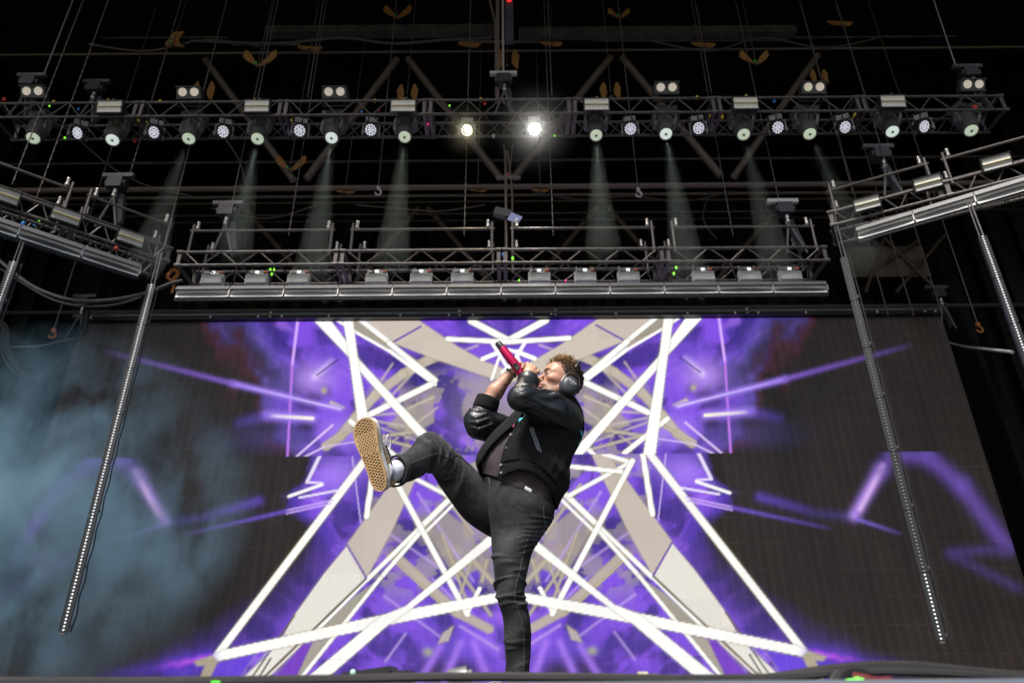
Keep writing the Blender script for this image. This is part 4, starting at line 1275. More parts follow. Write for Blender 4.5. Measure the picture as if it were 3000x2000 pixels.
# head truss and bumper bars of the wall
hb = thing('screen_header', 'dark header beam with bright pins along the top edge of the video wall', 'beam', (0, D - 0.12, zs1))
za = at(1490, 916, D - .12).z - zs1
MB().cyl((sx0 - 0.1, 0, za), (sx1 + 0.05, 0, za), 0.055, n=12).build('header_pipe', mat('header_grey', (0.10, 0.105, 0.115), 0.45, 0.3, nscale=4, namt=0.25), hb, True)
MB().box(((sx0 + sx1) / 2, 0.05, 0.075), (sx1 - sx0 + 0.04, 0.08, 0.13)).build('bumper_bar', M_black, hb)
MB().box(((sx0 + sx1) / 2, 0.0, 0.012), (sx1 - sx0 + 0.04, 0.10, 0.02)).build('bottom_flange', M_black, hb)
for px in [268, 618, 757, 826, 964, 1173, 1315, 1385, 1557, 1615, 1805, 2015, 2155, 2223, 2363, 2573, 2714, 2744]:
    x = at(px, 930, D - .12).x
    MB().cyl((x, -0.02, 0.03), (x, -0.02, 0.105), 0.024, n=10).ball((x, -0.02, 0.11), 0.027, 8, 5).build('pin', M_white, hb, True)
for px in (797, 1347, 1626, 2187):
    x = at(px, 910, D - .12).x
    MB().ball((x, -0.03, za + 0.03), 0.05, 10, 6).ball((x, -0.04, za - 0.07), 0.035, 8, 5).build('clamp', M_clamp, hb, True)
a, b = at(1352, 912, D - .3), at(1626, 909, D - .3)
MB().cyl(a - Vector(hb.location), b - Vector(hb.location), 0.028, n=8).build('spare_tube', M_alu, hb, True)
# ------------------------------------------------------------------ things lying along the stage lip
def lip(px, py, Y):
    return at(px, py, Y)
M_tapeg = mat('gaffer_grey', (0.12, 0.125, 0.11), 0.6, nscale=30, namt=0.4)
px_cable('long black cable lying along the front lip of the stage, in front of the shoe', [(-60, 1996, 1.35), (400, 1996, 1.35), (1000, 1988, 1.4), (1280, 1982, 1.4), (1520, 1982, 1.4), (1750, 1984, 1.4), (2000, 1988, 1.4), (2250, 1985, 1.4), (2400, 1975, 1.4)], 0.008)
px_cable('thick black cable bundle arching along the lip at the right', [(2250, 1990, 1.5), (2340, 1976, 1.5), (2440, 1962, 1.5), (2560, 1952, 1.5), (2680, 1953, 1.5), (2800, 1964, 1.5), (2930, 1977, 1.5), (3080, 1986, 1.5)], 0.011)
px_cable('second black cable below the arching bundle at the right', [(2300, 1992, 1.45), (2430, 1972, 1.45), (2560, 1967, 1.45), (2700, 1969, 1.45), (2850, 1976, 1.45), (3080, 1990, 1.45)], 0.007)
px_cable('short black cable rising to the green plug at the right', [(2440, 2008, 1.32), (2460, 1978, 1.35), (2490, 1966, 1.4), (2530, 1972, 1.45)], 0.010)
px_cable('red connector cable on the stage lip beside the green plug', [(2500, 1982, 1.33), (2535, 1988, 1.32), (2570, 1996, 1.32), (2608, 1994, 1.33)], 0.008, mat('red_cable', (0.10, 0.008, 0.007), 0.6))
p = lip(2504, 1992, 1.30)
tag(MB().cyl(p + Vector((-0.014, 0, -0.004)), p + Vector((0.014, 0, -0.003)), 0.007, n=10).ball(p + Vector((0.005, 0, -0.002)), 0.008, 8, 5).build('green_plug', mat('green_led_c', (0.1, 0.6, 0.05), 0.5, emit=(0.3, 1, 0.05), estr=0.5), None, True), 'glowing green plug on the stage lip at the right', 'plug')
p = lip(632, 1998, 1.28)
tag(MB().cyl(p + Vector((-0.007, 0, 0)), p + Vector((0.007, 0, 0)), 0.0025, n=10).ball(p + Vector((0.0, 0, 0.0)), 0.003, 8, 5).build('green_plug', mat('green_led_b', (0.05, 0.6, 0.02), 0.5, emit=(0.1, 1, 0.02), estr=0.25), None, True), 'glowing green plug on the stage lip at the left', 'plug')
# black stage box at the left of the performer
r = thing('stage_box', 'low black stage box with connector blocks lying at the lip, left of the performer', 'stage box', lip(1070, 1998, 1.62))
o = Vector(r.location)
def hexa(a, b, c, d, dep):
    vs = [Vector(x) - o for x in (a, b, c, d)]
    vs += [x + Vector((0, dep, 0)) for x in vs]
    return MB().add(vs, [(0, 1, 2, 3), (7, 6, 5, 4), (0, 4, 5, 1), (1, 5, 6, 2), (2, 6, 7, 3), (3, 7, 4, 0)])
Yb = 1.62
hexa(lip(995, 1999, Yb), lip(1142, 1999, Yb), lip(1140, 1949, Yb), lip(1000, 1969, Yb), 0.12).build('case', M_black, r)
hexa(lip(1146, 1999, Yb), lip(1202, 1999, Yb), lip(1200, 1962, Yb), lip(1146, 1960, Yb), 0.08).build('connector_block', M_black, r)
hexa(lip(1140, 1990, Yb - .02), lip(1190, 1990, Yb - .02), lip(1190, 1976, Yb - .02), lip(1140, 1977, Yb - .02), 0.03).build('label_strip', M_tapeg, r)
MB().ball(lip(1034, 1968, Yb - .01) - o, 0.006, 8, 5).build('status_light', mat('pale_green_led', (0.3, 0.5, 0.4), 0.4, emit=(0.5, 0.9, 0.6), estr=0.4), r, True)
r = thing('cable_connector', 'round grey cable connector on the lip just left of the standing leg', 'connector', lip(1345, 1985, 1.42))
MB().cyl((-0.018, 0, -0.004), (0.016, 0, 0.002), 0.019, n=14).cyl((0.016, 0, 0.002), (0.024, 0, 0.003), 0.012, n=12).build('plug_body', mat('connector_grey', (0.16, 0.165, 0.16), 0.45, 0.3, nscale=40, namt=0.3), r, True)
r = thing('cable_connector', 'olive taped cable joint on the lip right of the standing leg', 'connector', lip(1830, 1983, 1.41))
for k, (a, b, rr) in enumerate([(-.045, -.012, .008), (-.010, .022, .0085), (.024, .042, .0115), (.044, .062, .008)]):
    MB().cyl((a, 0, -0.002), (b, 0, -0.002), rr, n=10).build('sleeve', mat('olive_tape', (0.15, 0.145, 0.06), 0.6, nscale=40, namt=0.4) if k != 2 else mat('pale_olive_ring', (0.36, 0.36, 0.22), 0.5), r, True)

# ------------------------------------------------------------------ stage smoke at the left, beams
def volume_mat(name, col, dens, build):
    m = bpy.data.materials.new(name)
    m.use_nodes = True
    t = m.node_tree
    t.nodes.clear()
    out = t.nodes.new('ShaderNodeOutputMaterial')
    vol = t.nodes.new('ShaderNodeVolumePrincipled')
    vol.inputs['Color'].default_value = (*col, 1)
    vol.inputs['Anisotropy'].default_value = 0.0
    d = build(t)
    mul = t.nodes.new('ShaderNodeMath')
    mul.operation = 'MULTIPLY'
    mul.inputs[1].default_value = dens
    t.links.new(d, mul.inputs[0])
    t.links.new(mul.outputs[0], vol.inputs['Density'])
    t.links.new(vol.outputs[0], out.inputs['Volume'])
    return m

def smoke_density(t):
    tc = t.nodes.new('ShaderNodeTexCoord')
    mp = t.nodes.new('ShaderNodeMapping')
    mp.inputs['Rotation'].default_value = (0, RAD(-22), 0)
    mp.inputs['Scale'].default_value = (0.62, 0.35, 0.36)
    t.links.new(tc.outputs['Object'], mp.inputs['Vector'])
    n = t.nodes.new('ShaderNodeTexNoise')
    n.inputs['Scale'].default_value = 2.1
    n.inputs['Detail'].default_value = 6
    n.inputs['Roughness'].default_value = 0.66
    n.inputs['Distortion'].default_value = 0.5
    t.links.new(mp.outputs[0], n.inputs['Vector'])
    mr = t.nodes.new('ShaderNodeMapRange')
    mr.inputs['From Min'].default_value = 0.475
    mr.inputs['From Max'].default_value = 0.70
    t.links.new(n.outputs['Fac'], mr.inputs['Value'])
    # fade towards the edges of the cloud
    g = t.nodes.new('ShaderNodeTexGradient')
    g.gradient_type = 'SPHERICAL'
    mp2 = t.nodes.new('ShaderNodeMapping')
    mp2.inputs['Scale'].default_value = (1 / 3.3, 1 / 2.1, 1 / 2.9)
    t.links.new(tc.outputs['Object'], mp2.inputs['Vector'])
    t.links.new(mp2.outputs[0], g.inputs['Vector'])
    mu = t.nodes.new('ShaderNodeMath')
    mu.operation = 'MULTIPLY'
    t.links.new(mr.outputs[0], mu.inputs[0])
    t.links.new(g.outputs['Fac'], mu.inputs[1])
    return mu.outputs[0]
sc = at(70, 1500, 10.0)
smoke = stuff(MB().box((0, 0, 0), (7.4, 4.2, 7.0)).build('smoke', volume_mat('stage_smoke', (0.38, 0.66, 0.85), 3.6, smoke_density)))  # blue of the stage light put into the smoke colour
smoke.location = sc
tag(smoke, 'blue-grey stage smoke drifting across the lower left of the screen', 'smoke')

# lamp beams in the haze: thin closed cones of haze, lit by the lamps themselves
beam_i = {2: 0.35, 3: 1.0, 4: 0.8, 5: 0.7, 6: 0.9, 7: 0.7, 8: 0.35, 9: 0.3}
m_beam = bpy.data.materials.new('beam_haze')
m_beam.use_nodes = True
t = m_beam.node_tree
t.nodes.clear()
ob_ = t.nodes.new('ShaderNodeOutputMaterial')
vp = t.nodes.new('ShaderNodeVolumePrincipled')
vp.inputs['Color'].default_value = (0.85, 0.95, 0.88, 1)
vp.inputs['Density'].default_value = 0.05
t.links.new(vp.outputs[0], ob_.inputs['Volume'])
for q, dv, i in BEAMS:
    if i not in beam_i:
        continue
    Lb = 3.0 + 0.9 * ((i * 37) % 10) / 10
    hz = stuff(MB().lathe(Vector(q) + dv * 0.06, dv, [(0, 0.075), (Lb * 0.5, 0.15), (Lb, 0.24)], 24).build('beam_haze', m_beam))
    tag(hz, 'faint pale light beam slanting down from the %s moving head' % which(i, 12), 'light beam', 'lamp beams')
    ld_ = bpy.data.lights.new('head_lamp', 'SPOT')
    ld_.energy = 330 * beam_i[i]
    ld_.color = (0.86, 1.0, 0.92)
    ld_.spot_size = RAD(6.5)
    ld_.spot_blend = 0.6
    ld_.shadow_soft_size = 0.02
    lo_ = bpy.data.objects.new('head_lamp', ld_)
    C.objects.link(lo_)
    lo_.location = Vector(q) + dv * 0.05
    lo_.rotation_euler = (-dv).to_track_quat('Z', 'Y').to_euler()

# haze balls and spots added to give the two lit cluster lamps a halo
def glow_density(t):
    tc = t.nodes.new('ShaderNodeTexCoord')
    g = t.nodes.new('ShaderNodeTexGradient')
    g.gradient_type = 'SPHERICAL'
    t.links.new(tc.outputs['Object'], g.inputs['Vector'])
    p2 = t.nodes.new('ShaderNodeMath')
    p2.operation = 'POWER'
    p2.inputs[1].default_value = 2.2
    t.links.new(g.outputs['Fac'], p2.inputs[0])
    return p2.outputs[0]
m_glow = volume_mat('lamp_halo', (0.95, 0.95, 0.92), 0.16, glow_density)
for (px, py), rad_, en, col_ in ((washes[5], 0.60, 80, (1.0, 0.90, 0.55)), (washes[6], 0.95, 150, (1.0, 0.98, 0.92))):
    o = at(px, py, Y1 + 0.16)
    dv = (CAM - o).normalized()
    hz = stuff(MB().ball((0, 0, 0), 1.0, 20, 12).build('lamp_halo', m_glow))
    hz.location = o
    hz.scale = (rad_,) * 3
    tag(hz, 'added ball of haze giving the %s cluster lamp its halo' % ('yellow-white' if rad_ < .8 else 'brilliant white'), 'haze', 'lamp halos')
    ld_ = bpy.data.lights.new('cluster_lamp', 'SPOT')
    ld_.energy = en
    ld_.color = col_
    ld_.spot_size = RAD(170)
    ld_.spot_blend = 1.0
    ld_.shadow_soft_size = 0.10
    lo_ = bpy.data.objects.new('cluster_lamp', ld_)
    C.objects.link(lo_)
    lo_.location = o + dv * 0.05
    lo_.rotation_euler = (-dv).to_track_quat('Z', 'Y').to_euler()
# ------------------------------------------------------------------ performer: tools
def vnorm(a):
    return a / np.maximum(np.linalg.norm(a, axis=-1, keepdims=True), 1e-9)

def A(v):
    return np.array(v, float)

def cap(P, a, b, ra, rb):
    a, b = A(a), A(b)
    d = b - a
    t = np.clip(((P - a) @ d) / (d @ d), 0, 1)
    return np.linalg.norm(P - a - t[..., None] * d, axis=-1) - (ra + (rb - ra) * t)

def ell(P, c, r, R=None):
    q = P - A(c)
    if R is not None:
        q = q @ A(R)                               # columns of R are the local axes
    r = A(r)
    k0 = np.linalg.norm(q / r, axis=-1)
    k1 = np.linalg.norm(q / (r * r), axis=-1)
    return k0 * (k0 - 1) / np.maximum(k1, 1e-6)

def smin(a, b, k):
    h = np.clip(0.5 + 0.5 * (b - a) / k, 0, 1)
    return b + (a - b) * h - k * h * (1 - h)

def smax(a, b, k):
    return -smin(-a, -b, k)

def surface(f, lo, hi, h):
    """surface nets on a block-sparse grid"""
    lo, hi = A(lo), A(hi)
    n = (np.ceil((hi - lo) / h / 8).astype(int)) * 8 + 1
    vol = np.ones(n, np.float32)
    nb = (n - 1) // 8
    bi = np.stack(np.meshgrid(*[np.arange(k) for k in nb], indexing='ij'), -1).reshape(-1, 3)
    cen = lo + (bi * 8 + 4) * h
    fc = f(cen)
    act = np.abs(fc) < 8 * h * 1.25
    for b_, v in zip(bi[~act], fc[~act]):
        if v < 0:
            vol[b_[0] * 8:b_[0] * 8 + 9, b_[1] * 8:b_[1] * 8 + 9, b_[2] * 8:b_[2] * 8 + 9] = -1
    g = np.stack(np.meshgrid(np.arange(9), np.arange(9), np.arange(9), indexing='ij'), -1).reshape(-1, 3)
    ab = bi[act]
    for s in range(0, len(ab), 400):
        blk = ab[s:s + 400]
        idx = (blk[:, None, :] * 8 + g[None]).reshape(-1, 3)
        v = f(lo + idx * h)
        vol[idx[:, 0], idx[:, 1], idx[:, 2]] = v
    ins = vol < 0
    c8 = [ins[i:n[0] - 1 + i, j:n[1] - 1 + j, k:n[2] - 1 + k] for i in (0, 1) for j in (0, 1) for k in (0, 1)]
    anyi = np.logical_or.reduce(c8)
    alli = np.logical_and.reduce(c8)
    cells = np.argwhere(anyi & ~alli)
    vid = -np.ones(tuple(n - 1), np.int64)
    vid[cells[:, 0], cells[:, 1], cells[:, 2]] = np.arange(len(cells))
    pos = np.zeros((len(cells), 3))
    cnt = np.zeros(len(cells))
    corners = [(i, j, k) for i in (0, 1) for j in (0, 1) for k in (0, 1)]
    for a in corners:
        for ax in range(3):
            if a[ax] == 0:
                b_ = list(a)
                b_[ax] = 1
                va = vol[cells[:, 0] + a[0], cells[:, 1] + a[1], cells[:, 2] + a[2]]
                vb = vol[cells[:, 0] + b_[0], cells[:, 1] + b_[1], cells[:, 2] + b_[2]]
                m = (va < 0) != (vb < 0)
                t = np.where(m, va / np.where(m, va - vb, 1), 0)
                p = cells + A(a)
                p[:, ax] += t
                pos[m] += p[m]
                cnt[m] += 1
    pos = lo + pos / cnt[:, None] * h
    faces = []
    for ax in range(3):
        o1, o2 = [(1, 2), (2, 0), (0, 1)][ax]
        sl0 = [slice(None)] * 3
        sl1 = [slice(None)] * 3
        sl0[ax], sl1[ax] = slice(0, -1), slice(1, None)
        e = ins[tuple(sl0)] != ins[tuple(sl1)]
        ed = np.argwhere(e)
        ed = ed[(ed[:, o1] > 0) & (ed[:, o2] > 0) & (ed[:, o1] < n[o1] - 1) & (ed[:, o2] < n[o2] - 1)]
        q = []
        for da, db in ((1, 1), (0, 1), (0, 0), (1, 0)):
            c = ed.copy()
            c[:, o1] -= da
            c[:, o2] -= db
            q.append(vid[c[:, 0], c[:, 1], c[:, 2]])
        q = np.stack(q, 1)
        fl = ~ins[ed[:, 0], ed[:, 1], ed[:, 2]]
        q[fl] = q[fl][:, ::-1]
        faces.append(q)
    faces = np.concatenate(faces)
    faces = faces[(faces >= 0).all(1)]
    return pos, faces

def np_mesh(name, V, F, mats, parent, attr=None, smooth=True):
    me = bpy.data.meshes.new(name)
    me.from_pydata(np.asarray(V).tolist(), [], np.asarray(F).tolist())
    for m in (mats if isinstance(mats, (list, tuple)) else [mats]):
        me.materials.append(m)
    if smooth:
        me.polygons.foreach_set('use_smooth', [True] * len(me.polygons))
    if attr is not None:
        full = np.ones((len(V), 4), np.float32)
        full[:, :3] = attr
        ca = me.color_attributes.new('tint', 'FLOAT_COLOR', 'POINT')
        ca.data.foreach_set('color', full.ravel())
    me.update()
    return link(name, me, parent)

def catmull(arr, n):
    arr = np.asarray(arr, float)
    m = len(arr)
    out = []
    ts = np.linspace(0, m - 1, n)
    for t in ts:
        i = min(int(t), m - 2)
        f = t - i
        p0, p1, p2, p3 = arr[max(i - 1, 0)], arr[i], arr[i + 1], arr[min(i + 2, m - 1)]
        out.append(0.5 * (2 * p1 + (p2 - p0) * f + (2 * p0 - 5 * p1 + 4 * p2 - p3) * f * f + (3 * p1 - p0 - 3 * p2 + p3) * f ** 3))
    return np.array(out)

class Loft:
    """a tube whose width and thickness are given at stations (left spot, right spot, distance, half thickness)"""
    def __init__(s, st, n):
        rows = []
        for (l, r, Y, dr) in st:
            a, b = at(l[0], l[1], Y), at(r[0], r[1], Y)
            rows.append([*((a + b) / 2), *((b - a) / 2), dr])
        rows = catmull(rows, n)
        s.c, s.h, s.d = rows[:, :3], rows[:, 3:6], rows[:, 6]
        t = np.gradient(s.c, axis=0)
        s.t = vnorm(t)
        n1 = vnorm(s.h - s.t * np.sum(s.h * s.t, -1, keepdims=True))
        n2 = np.cross(s.t, n1)
        flip = np.sum(n2 * (A(CAM) - s.c), -1) < 0
        n2[flip] *= -1
        s.n2 = vnorm(n2)
        s.n = n
    def pt(s, i, ph, grow=0.0, ksx=1.0, ksy=1.0):
        """i: station index (float ok), ph: angle (0 right, 90 towards the camera)"""
        i = np.clip(np.asarray(i, float), 0, s.n - 1.001)
        i0 = i.astype(int)
        f = (i - i0)[..., None]
        L = lambda a: a[i0] * (1 - f) + a[i0 + 1] * f
        c, h, n2 = L(s.c), L(s.h), L(s.n2)
        d = L(s.d[:, None])[..., 0]
        hl = np.linalg.norm(h, axis=-1)
        co, si = np.cos(ph), np.sin(ph)
        g = np.asarray(grow)
        return c + h * ((hl * ksx + g) / hl * co)[..., None] + n2 * ((d * ksy + g) * si)[..., None]
    def find(s, px, py):
        """station and angle of the spot on the camera side that the given spot shows"""
        if not hasattr(s, '_tab'):
            I, PHs = np.meshgrid(np.linspace(0, s.n - 1.01, 160), np.radians(np.linspace(0, 180, 181)), indexing='ij')
            P = s.pt(I, PHs, 0.012) - A(CAM)
            f = P @ A(FW)
            s._tab = (I, PHs, 1500 + FPX * (P @ A(RT)) / f, 1000 - FPX * (P @ A(UP)) / f)
        I, PHs, U, W_ = s._tab
        k = np.argmin((U - px) ** 2 + (W_ - py) ** 2)
        return I.flat[k], PHs.flat[k]
    def edge(s, pts):
        r = [s.find(*p) for p in pts]
        return np.array([x[0] for x in r]), np.array([x[1] for x in r])
    def grid(s, fn=None, nc=48, ph0=0.0, ph1=2 * math.pi, i0=0, i1=None, closed=True, ni=None, ksx=1.0, ksy=1.0):
        i1 = s.n - 1 if i1 is None else i1
        ni = ni or int(round(i1 - i0)) + 1
        I = np.linspace(i0, i1, ni)
        m = nc if closed else nc + 1
        u = np.arange(m) / nc
        II = np.repeat(I[:, None], m, 1)
        p0 = np.interp(I, np.linspace(i0, i1, len(ph0)), ph0)[:, None] if np.ndim(ph0) else ph0
        p1 = np.interp(I, np.linspace(i0, i1, len(ph1)), ph1)[:, None] if np.ndim(ph1) else ph1
        PH = p0 + (p1 - p0) * u[None] + 0 * II
        g = fn(II, PH) if fn else np.zeros_like(II)
        V = s.pt(II, PH, g, ksx, ksy).reshape(-1, 3)
        F = []
        for a in range(ni - 1):
            for k in range(nc):
                k2 = (k + 1) % m
                F.append((a * m + k, a * m + k2, (a + 1) * m + k2, (a + 1) * m + k))
        return V, F

def join(*parts):
    V, F, o = [], [], 0
    for v, f in parts:
        V.append(np.asarray(v))
        F += [tuple(i + o for i in q) for q in f]
        o += len(v)
    return np.concatenate(V), F

def solid(o, th, off=-1):
    md = o.modifiers.new('thickness', 'SOLIDIFY')
    md.thickness = th
    md.offset = off
    return o

def fold(I, i0, wid):
    return np.exp(-((I - i0) / wid) ** 2)

def n3d(V, sc, seed=0):
    return np.array([mnoise.noise(Vector((x * sc + seed, y * sc, z * sc))) for x, y, z in V])

# materials of the clothes
def cloth(name, lo, hi, rough, sc, bump, bsc, sheen=0.0, spec=0.3, stretch=(1, 1, 1), weave=0.0):
    m = bpy.data.materials.new(name)
    m.use_nodes = True
    t = m.node_tree
    b = t.nodes['Principled BSDF']
    b.inputs['Roughness'].default_value = rough
    b.inputs['Specular IOR Level'].default_value = spec
    b.inputs['Sheen Weight'].default_value = sheen
    tc = t.nodes.new('ShaderNodeTexCoord')
    mp = t.nodes.new('ShaderNodeMapping')
    mp.inputs['Scale'].default_value = stretch
    t.links.new(tc.outputs['Object'], mp.inputs[0])
    n = t.nodes.new('ShaderNodeTexNoise')
    n.inputs['Scale'].default_value = sc
    n.inputs['Detail'].default_value = 8
    n.inputs['Roughness'].default_value = 0.7
    t.links.new(mp.outputs[0], n.inputs['Vector'])
    r = t.nodes.new('ShaderNodeValToRGB')
    r.color_ramp.elements[0].position, r.color_ramp.elements[1].position = 0.35, 0.75
    r.color_ramp.elements[0].color, r.color_ramp.elements[1].color = (*lo, 1), (*hi, 1)
    t.links.new(n.outputs['Fac'], r.inputs[0])
    t.links.new(r.outputs[0], b.inputs['Base Color'])
    n2 = t.nodes.new('ShaderNodeTexNoise')
    n2.inputs['Scale'].default_value = bsc
    n2.inputs['Detail'].default_value = 4
    t.links.new(mp.outputs[0], n2.inputs['Vector'])
    bp = t.nodes.new('ShaderNodeBump')
    bp.inputs['Strength'].default_value = bump
    bp.inputs['Distance'].default_value = 0.006
    t.links.new(n2.outputs['Fac'], bp.inputs['Height'])
    t.links.new(bp.outputs[0], b.inputs['Normal'])
    return m
M_denim = cloth('washed_black_denim', (0.011, 0.011, 0.0118), (0.040, 0.040, 0.042), 0.75, 9, 0.45, 120, 0.03, 0.2)
_t = M_denim.node_tree
_an = _t.nodes.new('ShaderNodeAttribute')
_an.attribute_name = 'tint'
_mx = _t.nodes.new('ShaderNodeMixRGB')
_mx.blend_type = 'MULTIPLY'
_mx.inputs[0].default_value = 1.0
_b = _t.nodes['Principled BSDF']
_src = _b.inputs['Base Color'].links[0].from_socket
_t.links.new(_src, _mx.inputs[1])
_t.links.new(_an.outputs['Color'], _mx.inputs[2])
_t.links.new(_mx.outputs[0], _b.inputs['Base Color'])
M_denimt = cloth('denim_turn_up', (0.018, 0.018, 0.020), (0.05, 0.05, 0.054), 0.8, 25, 0.3, 150, 0.02)
M_wool = cloth('black_wool', (0.0058, 0.006, 0.0066), (0.0105, 0.0108, 0.0118), 0.88, 30, 0.5, 160, 0.03, 0.15)
M_leather = cloth('black_leather', (0.010, 0.0115, 0.014), (0.018, 0.020, 0.024), 0.37, 14, 0.35, 80, 0.0, 0.6)
M_rib = cloth('black_rib_knit', (0.008, 0.008, 0.0085), (0.014, 0.014, 0.015), 0.9, 30, 0.3, 150, 0.02, 0.15)
M_shirt = cloth('plum_grey_jersey', (0.038, 0.030, 0.036), (0.058, 0.047, 0.055), 0.85, 10, 0.2, 140, 0.03, 0.2)
M_stitch = mat('grey_stitching', (0.10, 0.10, 0.105), 0.8)
M_sock = cloth('white_sock', (0.55, 0.57, 0.66), (0.72, 0.74, 0.82), 0.9, 40, 0.3, 200, 0.1)
M_snap = mat('snap_button', (0.12, 0.122, 0.126), 0.45, 0.3)

person = thing('person', 'person in black jacket and jeans kicking one leg high while singing into a red microphone', 'person', (at(1515, 1975, 3.73).x, 3.73, FLOOR))
PO = Vector(person.location)
PI = Matrix.Translation(-PO)
def child(o):
    if o.parent == person:
        o.location = -PO
    return o

# ------------------------------------------------------------------ trousers
stand = Loft([((1414, 1398), (1628, 1492), 3.74, .150), ((1420, 1440), (1622, 1525), 3.74, .155), ((1428, 1495), (1605, 1550), 3.74, .146), ((1434, 1545), (1581, 1583), 3.74, .130),
              ((1438, 1600), (1564, 1614), 3.73, .120), ((1443, 1650), (1553, 1652), 3.72, .108), ((1447, 1700), (1542, 1698), 3.71, .094), ((1451, 1735), (1540, 1732), 3.70, .086), ((1459, 1768), (1543, 1762), 3.70, .082),
              ((1469, 1805), (1553, 1802), 3.71, .082), ((1474, 1850), (1559, 1850), 3.72, .082), ((1477, 1900), (1558, 1900), 3.73, .076), ((1478, 1940), (1554, 1940), 3.73, .070), ((1476, 1985), (1553, 1985), 3.73, .068)], 170)
def stand_fn(I, PH):
    s = I / (stand.n - 1) * 13
    front = np.clip(np.sin(PH) * 0.8 + 0.35, 0, 1)
    g = 0.0 * I
    rr = np.random.default_rng(5)
    for k in range(26):                             # crumple folds round the knee and below the seat
        c0 = rr.uniform(4.6, 8.9) if k < 19 else rr.uniform(9.3, 12.6)
        ph0 = rr.uniform(0.0, math.pi)
        tilt = rr.uniform(-0.25, 0.35)
        amp = rr.uniform(0.004, 0.010) * (1 if k < 19 else 0.5)
        w_ = rr.uniform(0.07, 0.13)
        ext = rr.uniform(0.5, 1.0)
        dp = (PH - ph0 + math.pi) % (2 * math.pi) - math.pi
        g = g + amp * np.exp(-((s - c0 - tilt * dp) / w_) ** 2) * np.exp(-(dp / ext) ** 2)
    for k in range(8):                              # drag lines fanning from the hip on the right
        c0 = 1.3 + 0.42 * k
        dp = (PH - 0.55 + math.pi) % (2 * math.pi) - math.pi
        g = g + 0.009 * np.exp(-((s - c0 - 0.9 * dp) / 0.10) ** 2) * np.exp(-(dp / 0.5) ** 2)
    g = g + 0.004 * np.sin(s * 2.1 + 2.0 * np.cos(PH)) * front
    return g - 0.004
kick = Loft([((1470, 1420), (1462, 1580), 3.86, .105), ((1430, 1412), (1436, 1570), 3.82, .105), ((1388, 1377), (1376, 1533), 3.76, .102), ((1348, 1341), (1331, 1472), 3.68, .094), ((1312, 1306), (1298, 1419), 3.60, .083),
             ((1283, 1279), (1276, 1391), 3.53, .078), ((1252, 1263), (1257, 1384), 3.46, .078), ((1222, 1287), (1243, 1392), 3.39, .076), ((1197, 1312), (1222, 1404), 3.31, .073), ((1172, 1332), (1197, 1412), 3.23, .068), ((1146, 1342), (1166, 1418), 3.16, .064)], 130)
def kick_fn(I, PH):
    s = I / (kick.n - 1) * 10
    rr = np.random.default_rng(11)
    g = 0.0 * I
    for k in range(22):
        c0 = rr.uniform(3.2, 7.6)
        ph0 = rr.uniform(0.2, math.pi * 1.1)
        tilt = rr.uniform(-0.5, 0.5)
        dp = (PH - ph0 + math.pi) % (2 * math.pi) - math.pi
        g = g + rr.uniform(0.005, 0.011) * np.exp(-((s - c0 - tilt * dp) / rr.uniform(0.09, 0.16)) ** 2) * np.exp(-(dp / rr.uniform(0.4, 0.9)) ** 2)
    for k in range(7):                              # folds pulled into the back of the knee
        dp = (PH - 0.35 + math.pi) % (2 * math.pi) - math.pi
        g = g + 0.011 * np.exp(-((s - 5.3 - (k - 3) * 0.33 - (k - 3) * 0.25 * dp) / 0.10) ** 2) * np.exp(-(dp / 0.6) ** 2)
    return g + 0.003 * np.sin(s * 2.4 + 1.5 * np.sin(PH)) - 0.006
def with_turnup(L, fn, nlast, nc, ksx=1.06):
    V, F = L.grid(fn, nc)
    return V, F
V, F = join(stand.grid(stand_fn, 72), kick.grid(kick_fn, 72))
gA = np.concatenate([stand_fn(np.repeat(np.arange(170.)[:, None], 72, 1), np.repeat((2 * math.pi * np.arange(72) / 72)[None], 170, 0)).ravel(), kick_fn(np.repeat(np.arange(130.)[:, None], 72, 1), np.repeat((2 * math.pi * np.arange(72) / 72)[None], 130, 0)).ravel()])
sA = np.concatenate([np.repeat(np.arange(170.) / 13, 72), np.repeat(np.arange(130.) / 13, 72)])
pA = np.concatenate([np.tile(2 * math.pi * np.arange(72) / 72, 170), np.tile(2 * math.pi * np.arange(72) / 72, 130)])
fade = np.clip(np.sin(pA + 0.0) - 0.25, 0, 1) * np.exp(-((sA - 3.2) / 2.6) ** 2)            # thighs washed paler
fold_tone = np.clip((gA + 0.005) / 0.008, -0.3, 1.6)  # ridges paler, hollows darker: denim wear and painted fold shading together
tn = np.clip(0.72 + 0.95 * fold_tone + 1.1 * fade, 0.4, 3.0)
tn[170 * 72:] *= 1.45  # raised leg tinted brighter to lift it out of its shade
rw_ = np.random.default_rng(77)
for k in range(26):                                 # thin worn whiskers across thigh and knee
    kick_ = k < 18
    c0, p0, tl = (rw_.uniform(1.5, 6.8) if kick_ else rw_.uniform(1.0, 3.4)), rw_.uniform(0.7, 2.6), rw_.uniform(-1.2, 1.2)
    sel = slice(170 * 72, None) if kick_ else slice(0, 170 * 72)
    dp = pA[sel] - p0
    tn[sel] += rw_.uniform(0.5, 1.3) * np.exp(-((sA[sel] - c0 - tl * dp) / 0.055) ** 2) * np.exp(-(dp / rw_.uniform(0.25, 0.6)) ** 2)
trousers = child(np_mesh('trousers', V, F, M_denim, person, np.repeat(tn[:, None], 3, 1)))
